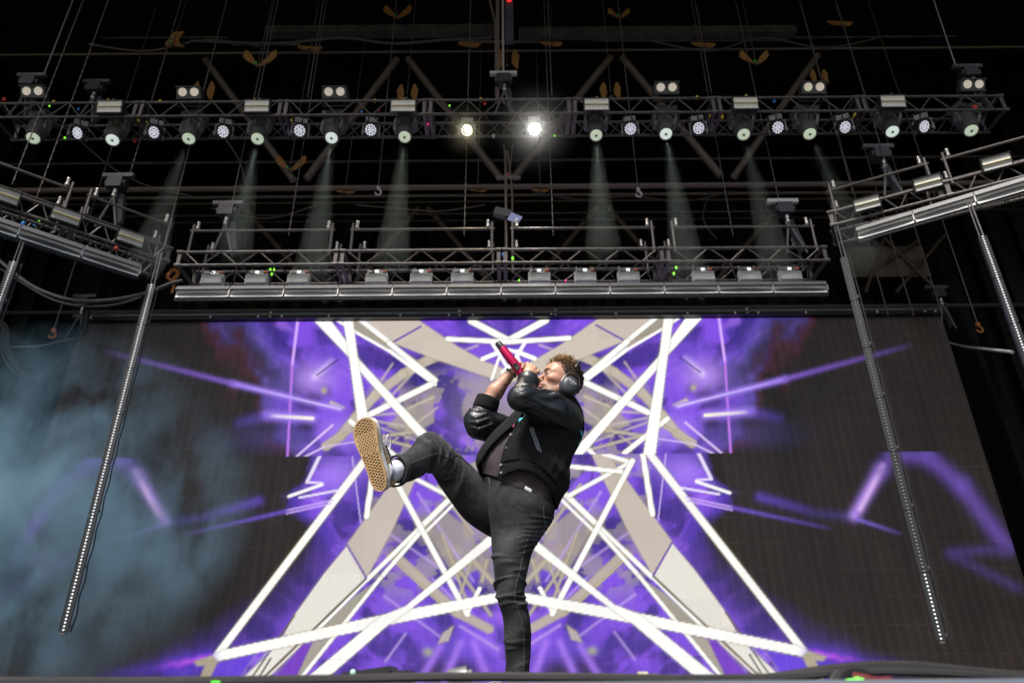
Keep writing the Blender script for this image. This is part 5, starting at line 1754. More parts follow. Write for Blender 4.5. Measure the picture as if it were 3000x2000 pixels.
# turn-ups at the ankles
def turnup(L, i0, i1, nm, k=1.05):
    a = L.grid(None, 48, i0=i0, i1=i1, ni=8, ksx=k, ksy=k)
    return child(solid(np_mesh(nm, a[0], a[1], M_denimt, person), 0.008, 1))
turnup(stand, 163.5, 169, 'turn_up')
turnup(kick, 123.5, 129, 'turn_up', 1.015)
# seams and stitching, laid on the surface
def stitch_row(L, path, name, parent, r=0.0016, dash=None, fn=None, mm=None, lift=0.001):
    path = catmull(path, 90)
    g = (fn(path[:, 0], path[:, 1]) if fn else 0) + lift
    P = L.pt(path[:, 0], path[:, 1], g)
    m = MB()
    if dash:
        for k in range(0, 89, dash):
            m.tube([P[k], P[min(k + max(1, dash // 2), 89)]], r, 5)
    else:
        m.tube(P, r, 5)
    return child(m.build(name, mm or M_stitch, parent, True))
M_seam = mat('seam_denim', (0.012, 0.012, 0.013), 0.8)
def seam(L, path, parent, fn):
    stitch_row(L, path, 'seam', parent, 0.0032, None, fn, M_seam, 0.0)
    stitch_row(L, [(i, p + 0.05) for i, p in path], 'stitching', parent, 0.0014, 2, fn, None, 0.0012)
def seam_child(o):
    return o
R_ = math.radians
for path in ([(40, R_(52)), (60, R_(50)), (80, R_(58)), (100, R_(74)), (120, R_(66)), (140, R_(60)), (164, R_(60))],):
    seam(stand, path, person, stand_fn)
for path in ([(18, R_(150)), (35, R_(140)), (52, R_(118)), (64, R_(78)), (76, R_(72)), (92, R_(82)), (110, R_(92)), (123, R_(92))],):
    seam(kick, path, person, kick_fn)
    stitch_row(kick, [(i, p - 0.05) for i, p in path], 'stitching', person, 0.0014, 2, kick_fn, None, 0.0012)
stitch_row(stand, [(8, R_(48)), (18, R_(40)), (28, R_(22)), (34, R_(10))], 'pocket_seam', person, 0.002, None, stand_fn, None, 0.001)
stitch_row(stand, [(22, R_(25)), (30, R_(24)), (40, R_(12)), (46, R_(2))], 'pocket_seam', person, 0.002, None, stand_fn, None, 0.001)
stitch_row(stand, [(2, R_(150)), (8, R_(146)), (16, R_(150)), (26, R_(166))], 'fly_seam', person, 0.0018, None, stand_fn, None, 0.001)

# ------------------------------------------------------------------ shirt
TST = [((1413, 1390), (1617, 1509), 3.735, .150), ((1409, 1378), (1627, 1475), 3.735, .158), ((1405, 1352), (1645, 1434), 3.74, .168), ((1420, 1320), (1652, 1385), 3.755, .172), ((1447, 1282), (1667, 1335), 3.78, .172),
       ((1479, 1250), (1688, 1289), 3.80, .166), ((1507, 1226), (1699, 1249), 3.82, .154), ((1535, 1202), (1696, 1213), 3.85, .132), ((1569, 1183), (1685, 1187), 3.87, .10), ((1613, 1173), (1663, 1170), 3.88, .065)]
torso = Loft(TST, 110)
def strip(L, lo_e, hi_e, ph_lo, ph_hi, nr, nc, fn, ksx=1.0, ksy=1.0):
    """sheet round the body; lo_e/hi_e: (angles, stations) of its lower and upper edge; ph_lo/ph_hi: side edges as functions of the station"""
    v = np.linspace(0, 1, nr)[:, None]
    u = np.linspace(0, 1, nc)[None]
    lo_i = lambda p: np.interp(p, lo_e[0], lo_e[1])
    hi_i = lambda p: np.interp(p, hi_e[0], hi_e[1])
    II = np.zeros((nr, nc)) + 10 + 60 * v
    for _ in range(4):
        PH = ph_lo(II[:, :1]) * (1 - u) + ph_hi(II[:, -1:]) * u
        II = lo_i(PH) * (1 - v) + hi_i(PH) * v
    V = L.pt(II, PH, fn(II, PH), ksx, ksy).reshape(-1, 3)
    F = [(j * nc + i, j * nc + i + 1, (j + 1) * nc + i + 1, (j + 1) * nc + i) for j in range(nr - 1) for i in range(nc - 1)]
    return V, F
def edge_fn_of(L, pts, back):
    """lower or upper edge from spots on the camera side, closed round the back"""
    I, PHs = L.edge(pts)
    o = np.argsort(PHs)
    ph, ii = PHs[o], I[o]
    return np.concatenate([[R_(-220), R_(-120), R_(-60)], ph, [R_(175), R_(200)]]), np.concatenate([[ii[-1], back, (back + ii[0]) / 2], ii, [ii[-1], ii[-1]]])
def shirt_fn(I, PH):
    s = I / 109 * 9
    g = 0.004 * np.sin(PH * 9 + s * 1.3) * np.exp(-((s - 0.8) / 1.2) ** 2)
    for k in range(5):
        dp = (PH - R_(146) - 0.13 * (k - 2) + math.pi) % (2 * math.pi) - math.pi
        g = g + 0.014 * np.exp(-((dp - 0.05 * (s - 2)) / 0.040) ** 2) * np.clip(s / 5, 0, 1)
    return g
SH_LO = edge_fn_of(torso, [(1408, 1388), (1440, 1402), (1480, 1412), (1530, 1432), (1565, 1450), (1595, 1480), (1612, 1512)], 0.5)
FULL = (np.array([R_(-220), R_(200)]), np.array([86.0, 86.0]))
V, F = strip(torso, SH_LO, FULL, lambda i: R_(-180) + 0 * i, lambda i: R_(180) + 0 * i, 60, 120, shirt_fn, 0.965, 0.93)
shirt = child(np_mesh('shirt', V, F, M_shirt, person))
V, F = strip(torso, SH_LO, (SH_LO[0], SH_LO[1] + 6.0), lambda i: R_(-180) + 0 * i, lambda i: R_(180) + 0 * i, 6, 120, lambda I, PH: shirt_fn(I, PH), 0.975, 0.945)
child(solid(np_mesh('shirt_hem', V, F, M_shirt, person), 0.004, 1))
# white woven label on the shirt hem
li, lp = torso.edge([(1540, 1421), (1563, 1432)])
lab_v, lab_f = [], []
for j in range(4):
    for k in range(8):
        f = k / 7
        lab_v.append(torso.pt(np.array([li[0] * (1 - f) + li[1] * f - j * 1.05]), np.array([lp[0] * (1 - f) + lp[1] * f]), 0.003, 0.975, 0.945)[0])
lab_f = [(j * 8 + k, j * 8 + k + 1, (j + 1) * 8 + k + 1, (j + 1) * 8 + k) for j in range(3) for k in range(7)]
child(solid(np_mesh('woven_label', np.array(lab_v), lab_f, mat('label_white', (0.72, 0.72, 0.74), 0.8), person), 0.004, 1))

# ------------------------------------------------------------------ jacket body
nI, nP = torso.edge([(1457, 1396), (1468, 1350), (1482, 1310), (1500, 1275), (1520, 1245), (1537, 1225)])
fI, fP = torso.edge([(1404, 1372), (1418, 1345), (1440, 1310), (1465, 1283), (1492, 1258), (1520, 1238)])
near_ph = lambda i: np.interp(i, np.append(nI, 108), np.append(nP, R_(160)))
far_ph = lambda i: np.interp(i, np.append(fI, 108), np.append(fP, R_(161))) - 2 * math.pi
def jacket_fn(I, PH):
    s = I / 109 * 9
    g = 0.006 * np.exp(-((s - 2.6) / 0.9) ** 2)                     # blouses over the hem band
    rr = np.random.default_rng(8)
    for k in range(18):                                             # long folds down the front and side
        ph0 = R_(rr.uniform(-60, 118))
        dp = (PH - ph0 + math.pi) % (2 * math.pi) - math.pi
        c0 = rr.uniform(2.4, 5.4)
        g = g + rr.uniform(0.007, 0.016) * np.exp(-((dp - rr.uniform(-0.16, 0.10) * (s - c0)) / rr.uniform(0.035, 0.08)) ** 2) * np.exp(-((s - c0) / rr.uniform(0.7, 1.8)) ** 2)
    for k in range(5):                                              # gathers above the hem on the right
        dp = (PH - R_(42 - 18 * k) + math.pi) % (2 * math.pi) - math.pi
        g = g + 0.014 * np.exp(-((s - 2.5 - 0.9 * dp) / 0.22) ** 2) * np.exp(-(dp / 0.30) ** 2)
    return g + 0.012
HEM_LO = edge_fn_of(torso, [(1457, 1397), (1490, 1385), (1515, 1378), (1545, 1380), (1570, 1391), (1600, 1414), (1618, 1446), (1626, 1480)], 8.0)
HEM_HI = edge_fn_of(torso, [(1468, 1350), (1500, 1343), (1540, 1341), (1570, 1353), (1600, 1374), (1625, 1402), (1642, 1440)], 20.0)
TOPE = (np.array([R_(-220), R_(200)]), np.array([108.0, 108.0]))
V, F = strip(torso, (HEM_HI[0], HEM_HI[1] - 2.0), TOPE, far_ph, near_ph, 110, 190, jacket_fn)
jacket = child(solid(np_mesh('jacket_body', V, F, M_wool, person), 0.007))
hem_fn = lambda I, PH: 0.015 + 0.0015 * np.sign(np.sin(PH * 170)) + 0.004 * np.sin(PH * 5)
V, F = strip(torso, HEM_LO, HEM_HI, far_ph, near_ph, 8, 380, hem_fn)
child(solid(np_mesh('jacket_hem', V, F, M_rib, person), 0.009, 0))
# snaps along the front edge
for (px, py) in ((1470, 1362), (1469, 1385), (1485, 1316), (1500, 1276)):
    i, ph = torso.find(px, py)
    g0 = float(jacket_fn(np.array([i]), np.array([ph]))[0]) + 0.006
    P = torso.pt(np.array([i]), np.array([ph]), g0)[0]
    Q = torso.pt(np.array([i]), np.array([ph]), g0 + 0.03)[0]
    n = Vector(Q - P).normalized()
    child(MB().lathe(Vector(P) - n * 0.003, n, [(0, 0.0085), (0.003, 0.0085), (0.0045, 0.0065), (0.004, 0.004)], 16).build('snap_button', M_snap, person, True))
# welt pocket with its grey zip
m_zip = mat('grey_zip_tape', (0.15, 0.16, 0.18), 0.45, 0.2, nscale=120, namt=0.3)
zi, zp = torso.edge([(1557, 1254), (1562, 1270), (1568, 1290), (1575, 1310), (1580, 1326)])
zi, zp = catmull(zi[:, None], 14)[:, 0], catmull(zp[:, None], 14)[:, 0]
gr = np.maximum.accumulate(jacket_fn(zi, zp)) + 0.005
rows = np.stack([torso.pt(zi, zp - 0.055, gr), torso.pt(zi, zp - 0.006, gr), torso.pt(zi, zp + 0.006, gr), torso.pt(zi, zp + 0.055, gr)], 1).reshape(-1, 3)
Fz = [(j * 4 + k, j * 4 + k + 1, (j + 1) * 4 + k + 1, (j + 1) * 4 + k) for j in range(13) for k in (0, 2)]
child(solid(np_mesh('pocket_welt', rows, Fz, m_zip, person), 0.004, 1))
# embroidery: bright strokes on the back and under the collar
emb = [((0.02, 0.35, 0.62), 'blue'), ((0.62, 0.02, 0.22), 'magenta'), ((0.65, 0.50, 0.03), 'yellow'), ((0.05, 0.55, 0.62), 'cyan')]
for (pts, nm, w_) in (([(1706, 1220), (1706, 1234)], 'magenta', .004), ([(1704, 1238), (1702, 1252)], 'cyan', .004), ([(1701, 1256), (1698, 1272), (1696, 1286)], 'blue', .007), ([(1697, 1276), (1692, 1292), (1688, 1304)], 'blue', .008),
                      ([(1690, 1290), (1686, 1302), (1682, 1312)], 'cyan', .007), ([(1688, 1306), (1681, 1320), (1675, 1332)], 'blue', .008), ([(1695, 1296), (1690, 1308)], 'magenta', .0035), ([(1680, 1318), (1672, 1334)], 'cyan', .006),
                      ([(1676, 1330), (1668, 1340)], 'yellow', .0035), ([(1674, 1336), (1664, 1346)], 'blue', .005), ([(1670, 1344), (1662, 1354)], 'cyan', .005), ([(1668, 1352), (1660, 1362)], 'magenta', .003), ([(1666, 1358), (1659, 1368)], 'blue', .004)):
    I_, P_a = torso.edge([(a_ - 5, b_) for a_, b_ in pts])
    P = torso.pt(I_, P_a, jacket_fn(I_, P_a) + 0.002)
    child(MB().tube(P, w_, 6).build('embroidery', mat('thread_' + nm, dict((b_, a_) for a_, b_ in emb)[nm], 0.6), person, True))
for (pts, nm) in (([(1516, 1236), (1524, 1228), (1532, 1224)], 'cyan'), ([(1510, 1240), (1520, 1232), (1530, 1226)], 'blue'), ([(1503, 1252), (1508, 1244), (1514, 1238)], 'magenta'), ([(1531, 1236), (1532, 1240), (1533, 1244)], 'yellow'), ([(1520, 1236), (1527, 1230), (1534, 1226)], 'cyan')):
    I_, P_a = torso.edge(pts)
    P = torso.pt(I_, P_a, jacket_fn(I_, P_a) + 0.002)
    child(MB().tube(P, [0.0035, 0.006, 0.003], 6).build('embroidery', mat('thread_' + nm, dict((b_, a_) for a_, b_ in emb)[nm], 0.6), person, True))
# collar
cl = torso.grid(lambda I, PH: 0.016 + 0.0012 * np.sin(PH * 90), 160, ph0=R_(-190), ph1=R_(150), i0=96, i1=107, ni=8, closed=False, ksx=1.0, ksy=1.05)
child(solid(np_mesh('collar', cl[0], cl[1], M_rib, person), 0.006, 0))

# ------------------------------------------------------------------ sleeves
SH, EL, WR = at(1676, 1216, 3.75), at(1524, 1166, 3.43), at(1556, 1096, 3.60)
SH2, EL2, WR2 = at(1520, 1238, 3.92), at(1398, 1232, 3.80), at(1494, 1096, 3.78)
def P_(px, py, Y):
    return A(at(px, py, Y))
NF = []
cuff_c, cuff_dir = P_(1546, 1116, 3.575), vnorm(A(WR - EL))
def near_sleeve(P):
    d = cap(P, SH, (SH + EL) / 2, 0.104, 0.094)
    d = smin(d, ell(P, SH + Vector((-0.01, -0.02, -0.05)), (0.075, 0.07, 0.07)), 0.05)
    d = smin(d, cap(P, (SH + EL) / 2, EL, 0.090, 0.064), 0.03)
    low = (SH * 0.45 + EL * 0.55) + Vector((0.0, 0, -0.035))
    d = smin(d, ell(P, low, (0.10, 0.06, 0.055)), 0.05)
    d = smin(d, cap(P, EL, A(EL) + 0.80 * A(WR - EL), 0.064, 0.046), 0.025)
    for pts, r in NF:
        d = smin(d, ridge(P, pts, r, r * 0.55), 0.016)
    d = smax(d, (P - (A(EL) + 0.70 * A(WR - EL))) @ cuff_dir, 0.02)
    q = P - (A(EL) + 0.72 * A(WR - EL))                             # rolled end of the leather sleeve
    hgt = q @ cuff_dir
    rad_ = np.linalg.norm(q - hgt[:, None] * cuff_dir, axis=-1)
    d = smin(d, np.hypot(rad_ - 0.043, hgt) - 0.0135, 0.04)
    return d
def on_surface(f, c, d):
    lo_, hi_ = 0.0, 0.22
    for _ in range(18):
        mid = (lo_ + hi_) / 2
        if f((c + d * mid)[None])[0] < 0:
            lo_ = mid
        else:
            hi_ = mid
    return c + d * lo_
NF = []
def arm_folds(f, a, b, specs):
    """folds lying on the surface; specs: list of (t, angle in degrees: 0 up in the picture, 90 to the camera, 180 down), radius"""
    out = []
    for pts, r in specs:
        P = []
        for t_, an_ in pts:
            c = A(a) * (1 - t_) + A(b) * t_
            d = vnorm(A(UP) * math.cos(R_(an_)) + vnorm(A(CAM) - c) * math.sin(R_(an_)))
            P.append(on_surface(f, c, d) - d * r * 0.35)
        out.append((catmull(P, 3 * len(P)), r))
    return out
def ridge(P, pts, r0, r1):
    d = None
    n = len(pts) - 1
    rad = lambda k: r0 * (0.15 + 0.85 * math.sin(math.pi * min(max(k / n, 0.04), 0.96)))
    for k in range(n):
        q = cap(P, pts[k], pts[k + 1], rad(k), rad(k + 1))
        d = q if d is None else np.minimum(d, q)
    return d
NF = arm_folds(near_sleeve, SH, EL, [
    ([(.02, 60), (.25, 55), (.50, 62), (.75, 70)], .017), ([(.05, 95), (.30, 90), (.60, 88), (.90, 75)], .016), ([(.05, 128), (.30, 120), (.60, 108), (.92, 95)], .017),
    ([(.08, 150), (.35, 145), (.65, 135), (.95, 115)], .018), ([(.00, 35), (.25, 30), (.5, 35), (.7, 45)], .014), ([(1.05, 60), (.92, 52), (.78, 45), (.6, 35)], .013),
    ([(1.05, 85), (.95, 75), (.82, 62), (.66, 55)], .012), ([(1.02, 120), (.9, 110), (.75, 100), (.62, 100)], .012), ([(1.0, 30), (.9, 25), (.8, 20), (.68, 15)], .012)])
V, F = surface(near_sleeve, A(SH) - [0.40, 0.52, 0.24], A(SH) + [0.16, 0.16, 0.34], 0.0045)
child(np_mesh('sleeve', V, F, M_leather, person))
# seam along the near sleeve
sp = []
for t_ in np.linspace(0.02, 1.0, 30):
    c = A(SH) * (1 - t_) + A(EL) * t_
    dirv = vnorm(vnorm(A(CAM) - c) * 0.95 - A(UP) * (0.30 - 0.05 * t_))
    lo_, hi_ = 0.0, 0.2
    for _ in range(18):
        mid = (lo_ + hi_) / 2
        if near_sleeve((c + dirv * mid)[None])[0] < 0:
            lo_ = mid
        else:
            hi_ = mid
    sp.append(c + dirv * (lo_ + 0.001))
child(MB().tube(sp, 0.0035, 6).build('sleeve_seam', M_leather, person, True))
def rib_cuff(a, b, ra, rb, name='cuff', n=72, squash=1.0):
    a, b = Vector(a), Vector(b)
    d = (b - a).normalized()
    x = d.orthogonal().normalized()
    y = d.cross(x)
    V, F = [], []
    rows = [(0.0, 0.90), (0.02, 1.0), (0.25, 1.03), (0.6, 1.02), (0.92, 1.0), (1.0, 0.95), (1.0, 0.84), (0.85, 0.80)]
    for t_, k in rows:
        for i in range(n):
            an = 2 * math.pi * i / n
            r = (ra + (rb - ra) * t_) * k * (1 + (0.018 if i % 2 else -0.018))
            V.append(a + (b - a) * t_ + x * (r * math.cos(an)) + y * (r * math.sin(an) * squash))
    for j in range(len(rows) - 1):
        for i in range(n):
            F.append((j * n + i, j * n + (i + 1) % n, (j + 1) * n + (i + 1) % n, (j + 1) * n + i))
    return child(np_mesh(name, np.array([tuple(v) for v in V]), F, M_rib, person))
fw = A(WR - EL)
rib_cuff(A(EL) + 0.68 * fw, A(EL) + 0.80 * fw, 0.043, 0.040)
CF0, CF1 = P_(1419, 1202, 3.80), P_(1432, 1164, 3.79)
def far_sleeve(P):
    d = cap(P, SH2, EL2, 0.085, 0.072)
    d = smin(d, cap(P, EL2, CF0, 0.070, 0.064), 0.03)
    d = smin(d, cap(P, P_(1395, 1262, 3.80), P_(1450, 1275, 3.86), 0.045, 0.05), 0.04)
    for pts, r in FF:
        d = smin(d, ridge(P, pts, r, r * 0.6), 0.014)
    return smax(d, (P - CF0) @ vnorm(CF1 - CF0) - 0.012, 0.01)
def onf(px, py, Y):
    return P_(px, py, Y)
FF = [([onf(1374, 1215, 3.745), onf(1395, 1224, 3.72), onf(1425, 1212, 3.735)], .012), ([onf(1376, 1236, 3.745), onf(1400, 1238, 3.715), onf(1440, 1222, 3.74)], .013), ([onf(1380, 1250, 3.75), onf(1405, 1256, 3.725), onf(1445, 1240, 3.75)], .012),
      ([onf(1440, 1215, 3.76), onf(1462, 1232, 3.79), onf(1475, 1250, 3.81)], .013), ([onf(1375, 1196, 3.75), onf(1400, 1203, 3.735), onf(1430, 1203, 3.745)], .010), ([onf(1425, 1225, 3.745), onf(1440, 1245, 3.765), onf(1450, 1270, 3.79)], .012)]
V, F = surface(far_sleeve, A(EL2) - [0.13, 0.16, 0.16], A(EL2) + [0.38, 0.28, 0.20], 0.0045)
child(np_mesh('sleeve', V, F, M_leather, person))
rib_cuff(CF0, CF1, 0.071, 0.068)
# ------------------------------------------------------------------ head pose
HS = 1.15
hf = vnorm(A((-0.90, -0.30, 0.26)))
hu = A((0.26, 0.10, 0.95))
hu = vnorm(hu - hf * (hu @ hf))
hl = np.cross(hu, hf)                              # towards his left ear, i.e. towards the camera
HR = np.stack([hf, hl, hu], 1)                     # local -> world
EYE = A((0.084, 0.031, 0.006))
HO = P_(1606, 1097, 3.765) - HS * HR @ EYE
def hw(p):
    return HO + HS * (HR @ A(p))
def hlocal(P):
    return ((P - HO) @ HR) / HS

# microphone axis
MT, MM = at(1458, 1003, 3.70), at(1562, 1136, 3.70)     # tail, mouth end
mdir = vnorm(A(MM - MT))
# near (left) hand: wrist, knuckles
LW = P_(1541, 1110, 3.575)
LK = [P_(1547, 1068, 3.615), P_(1557, 1073, 3.605), P_(1566, 1079, 3.60), P_(1575, 1089, 3.605)]   # little .. index finger
RW = P_(1497, 1094, 3.775)

def fingers_left(P):
    d = None
    view = vnorm(LW - A(CAM))
    for i, k in enumerate(LK):
        r = [0.0095, 0.0105, 0.011, 0.0105][i]
        meta = cap(P, LW + (k - LW) * 0.15, k, 0.018, 0.0135)
        ax = vnorm(k - LW)
        p1 = k + view * 0.036 + A(UP) * 0.006 - mdir * 0.004
        p2 = p1 + view * 0.012 - A(RT) * 0.022 - A(UP) * 0.012
        p3 = p2 - view * 0.012 - A(RT) * 0.008 - A(UP) * 0.014
        f = smin(cap(P, k, p1, r * 1.2, r), smin(cap(P, p1, p2, r, r * .93), cap(P, p2, p3, r * .93, r * .85), 0.004), 0.004)
        q = smin(meta, f, 0.007)
        q = smin(q, np.linalg.norm(P - (k - view * 0.003 + A(UP) * 0.001), axis=-1) - r * 1.12, 0.006)
        d = q if d is None else smin(d, q, 0.0055)
    # thumb along the far, face-side of the grip
    t0, t1, t2 = LW + A(RT) * 0.018, P_(1578, 1113, 3.63), P_(1573, 1120, 3.68)
    d = smin(d, smin(cap(P, t0, t1, 0.017, 0.0125), cap(P, t1, t2, 0.0125, 0.010), 0.005), 0.012)
    d = smin(d, ell(P, (LW * 0.5 + LK[1] * 0.25 + LK[2] * 0.25), (0.036, 0.022, 0.040)), 0.015)
    return d
def fingers_right(P):
    ks = [P_(1512, 1070, 3.765), P_(1520, 1076, 3.765), P_(1527, 1084, 3.765), P_(1533, 1093, 3.765)]
    d = smin(cap(P, RW, (ks[1] + ks[2]) / 2, 0.024, 0.022), cap(P, RW, ks[0], 0.020, 0.014), 0.01)
    view = vnorm(RW - A(CAM))
    for i, k in enumerate(ks):
        r = [0.0095, 0.0105, 0.0105, 0.010][i]
        p1 = k + A(RT) * 0.030 + A(UP) * 0.012 - view * 0.004
        p2 = p1 - view * 0.026 + A(RT) * 0.004
        p3 = p2 - view * 0.014 - A(RT) * 0.014
        f = smin(cap(P, k, p1, r * 1.15, r), smin(cap(P, p1, p2, r, r * .9), cap(P, p2, p3, r * .9, r * .8), 0.004), 0.004)
        d = smin(d, f, 0.006)
    t1 = P_(1508, 1086, 3.72)
    d = smin(d, smin(cap(P, RW, t1, 0.018, 0.013), cap(P, t1, P_(1518, 1083, 3.695), 0.012, 0.010), 0.005), 0.012)
    return d

def head_sdf(P):
    L = hlocal(P)
    a = L.copy()
    a[:, 1] = np.abs(a[:, 1])
    d = ell(L, (-0.008, 0, 0.032), (0.097, 0.077, 0.090))
    d = smin(d, ell(L, (0.034, 0, 0.046), (0.064, 0.066, 0.060)), 0.03)
    d = smin(d, ell(L, (0.030, 0, -0.045), (0.060, 0.056, 0.066)), 0.035)
    d = smin(d, ell(L, (0.050, 0, -0.075), (0.036, 0.040, 0.036)), 0.03)
    d = smin(d, cap(a, (0.005, 0.052, -0.055), (0.062, 0.024, -0.094), 0.016, 0.015), 0.02)     # jaw line
    d = smin(d, ell(L, (0.080, 0, -0.094), (0.020, 0.024, 0.018)), 0.018)                        # chin
    d = smin(d, cap(a, (0.088, 0.006, 0.024), (0.070, 0.050, 0.026), 0.013, 0.010), 0.014)       # brow
    d = smin(d, ell(a, (0.058, 0.047, -0.014), (0.030, 0.020, 0.020)), 0.022)                    # cheekbone
    d = smax(d, -ell(a, (0.097, 0.032, 0.005), (0.017, 0.019, 0.013)), 0.012)                    # eye socket
    d = smin(d, cap(L, (0.094, 0, 0.016), (0.120, 0, -0.022), 0.008, 0.012), 0.010)              # nose
    d = smin(d, ell(a, (0.106, 0.011, -0.028), (0.012, 0.009, 0.008)), 0.006)
    d = smin(d, ell(L, (0.090, 0, -0.048), (0.018, 0.030, 0.016)), 0.014)
    d = smin(d, ell(L, (0.103, 0, -0.050), (0.008, 0.022, 0.006)), 0.006)
    d = smin(d, ell(L, (0.100, 0, -0.064), (0.009, 0.020, 0.007)), 0.006)
    lid = np.linalg.norm(a - A((0.0815, 0.031, 0.006)), axis=-1) - 0.0150                         # lids round the eyeball
    slit = np.maximum(np.abs(a[:, 2] - 0.006 + 0.35 * (a[:, 1] - 0.031) ** 2 / 0.015) - 0.0056, 0.086 - a[:, 0])
    lid = np.maximum(lid, -slit)
    d = smin(d, lid, 0.004)
    d = smin(d, ell(a, (-0.014, 0.076, -0.034), (0.015, 0.008, 0.024)), 0.006)                   # ear
    return d * HS

neck0, neck1 = hw((-0.018, 0, -0.055)), P_(1648, 1190, 3.87)
def body_sdf(P):
    d = head_sdf(P)
    d = smin(d, cap(P, neck0, neck1, 0.061, 0.068), 0.03)
    d = smin(d, cap(P, neck1, P_(1585, 1290, 3.80), 0.055, 0.08), 0.03)                          # chest, under the clothes
    d = smin(d, cap(P, P_(1585, 1290, 3.80), P_(1520, 1460, 3.74), 0.08, 0.08), 0.03)
    d = smin(d, cap(P, neck1, SH, 0.030, 0.030), 0.02)
    d = smin(d, cap(P, SH, EL, 0.036, 0.036), 0.02)
    d = smin(d, cap(P, EL, LW, 0.038, 0.026), 0.02)
    d = smin(d, cap(P, neck1, SH2, 0.030, 0.030), 0.02)
    d = smin(d, cap(P, SH2, EL2, 0.036, 0.040), 0.02)
    fa, fb = P_(1425, 1192, 3.80), P_(1452, 1146, 3.79)
    d = smin(d, cap(P, EL2, fa, 0.044, 0.048), 0.02)
    d = smin(d, cap(P, fa, fb, 0.050, 0.046), 0.02)
    d = smin(d, cap(P, fb, RW, 0.046, 0.029), 0.02)
    for fn, c, rad in ((fingers_left, LW, 0.16), (fingers_right, RW, 0.16)):
        m = np.linalg.norm(P - c, axis=-1) < rad
        if m.any():
            q = np.full(len(P), 1.0)
            q[m] = fn(P[m])
            d = np.where(m, smin(d, q, 0.010), d)
    return d
V, F = surface(body_sdf, A((at(1360, 1500, 3.8).x, 3.36, at(1500, 1500, 3.6).z - 0.12)), A((at(1720, 1100, 3.9).x, 4.06, at(1600, 1040, 3.9).z + 0.06)), 0.0036)
# skin colour: stubble, lips, flush, tattoo on the far forearm
L = hlocal(V)
tint = np.tile(A((0.45, 0.245, 0.165)), (len(V), 1))
nn = n3d(V, 260)
nl = n3d(V, 30, 5)
ishead = np.linalg.norm(L, axis=1) < 0.16
tint *= (1 + 0.07 * nl)[:, None]
def mixc(c, a):
    global tint
    tint = tint * (1 - a[:, None]) + A(c)[None] * a[:, None]
ch = ishead * np.exp(-(((L[:, 0] - 0.065) / 0.03) ** 2 + ((np.abs(L[:, 1]) - 0.05) / 0.03) ** 2 + ((L[:, 2] + 0.022) / 0.022) ** 2))
mixc((0.52, 0.19, 0.145), 0.7 * ch)
beard = ishead * sst(-0.015, -0.045, L[:, 2] + 0.25 * np.clip(0.03 - L[:, 0], 0, 1)) * sst(-0.03, 0.01, L[:, 0])
mixc((0.13, 0.075, 0.055), np.clip(beard * (0.50 + 1.0 * nn), 0, 0.88))
lips = ishead * np.exp(-(((L[:, 2] + 0.057) / 0.010) ** 2 + ((L[:, 1]) / 0.022) ** 2)) * (L[:, 0] > 0.098)
mixc((0.42, 0.16, 0.13), lips * 0.8)
hand = (np.linalg.norm(V - LW, axis=1) < 0.10)
mixc((0.52, 0.30, 0.17), 0.55 * hand * 1.0)
ax = vnorm(RW - A(EL2))
sF = (V - A(EL2)) @ ax / np.linalg.norm(RW - A(EL2))
off = V - A(EL2) - ((V - A(EL2)) @ ax)[:, None] * ax
side_ = off @ A(RT) - off @ A(UP) * 0.2
mask = (sF > 0.42) & (sF < 0.95) & (np.linalg.norm(off, axis=1) < 0.07) & (V[:, 0] < at(1516, 1090, 3.78).x)
sw = np.sin(sF * 34 + 5 * np.sin(side_ * 130) + 2.0 * nl) * np.cos(side_ * 170 + 6 * np.sin(sF * 14))
tat = mask * sst(0.05, 0.35, sw) * sst(-0.004, 0.010, side_) + mask * sst(0.0, 0.016, side_) * (sF < 0.72) * sst(-.2, .2, nl) * 0.8
mixc((0.060, 0.055, 0.060), np.clip(tat, 0, 1) * 0.85)
M_skin = bpy.data.materials.new('skin')
M_skin.use_nodes = True
t = M_skin.node_tree
b = t.nodes['Principled BSDF']
an = t.nodes.new('ShaderNodeAttribute')
an.attribute_name = 'tint'
t.links.new(an.outputs['Color'], b.inputs['Base Color'])
b.inputs['Roughness'].default_value = 0.48
b.inputs['Subsurface Weight'].default_value = 0.12
b.inputs['Subsurface Radius'].default_value = (0.010, 0.004, 0.002)
n2 = t.nodes.new('ShaderNodeTexNoise')
n2.inputs['Scale'].default_value = 220
tc = t.nodes.new('ShaderNodeTexCoord')
t.links.new(tc.outputs['Object'], n2.inputs['Vector'])
bp = t.nodes.new('ShaderNodeBump')
bp.inputs['Strength'].default_value = 0.15
bp.inputs['Distance'].default_value = 0.003
t.links.new(n2.outputs['Fac'], bp.inputs['Height'])
t.links.new(bp.outputs[0], b.inputs['Normal'])
body = child(np_mesh('body', V, F, M_skin, person, tint))
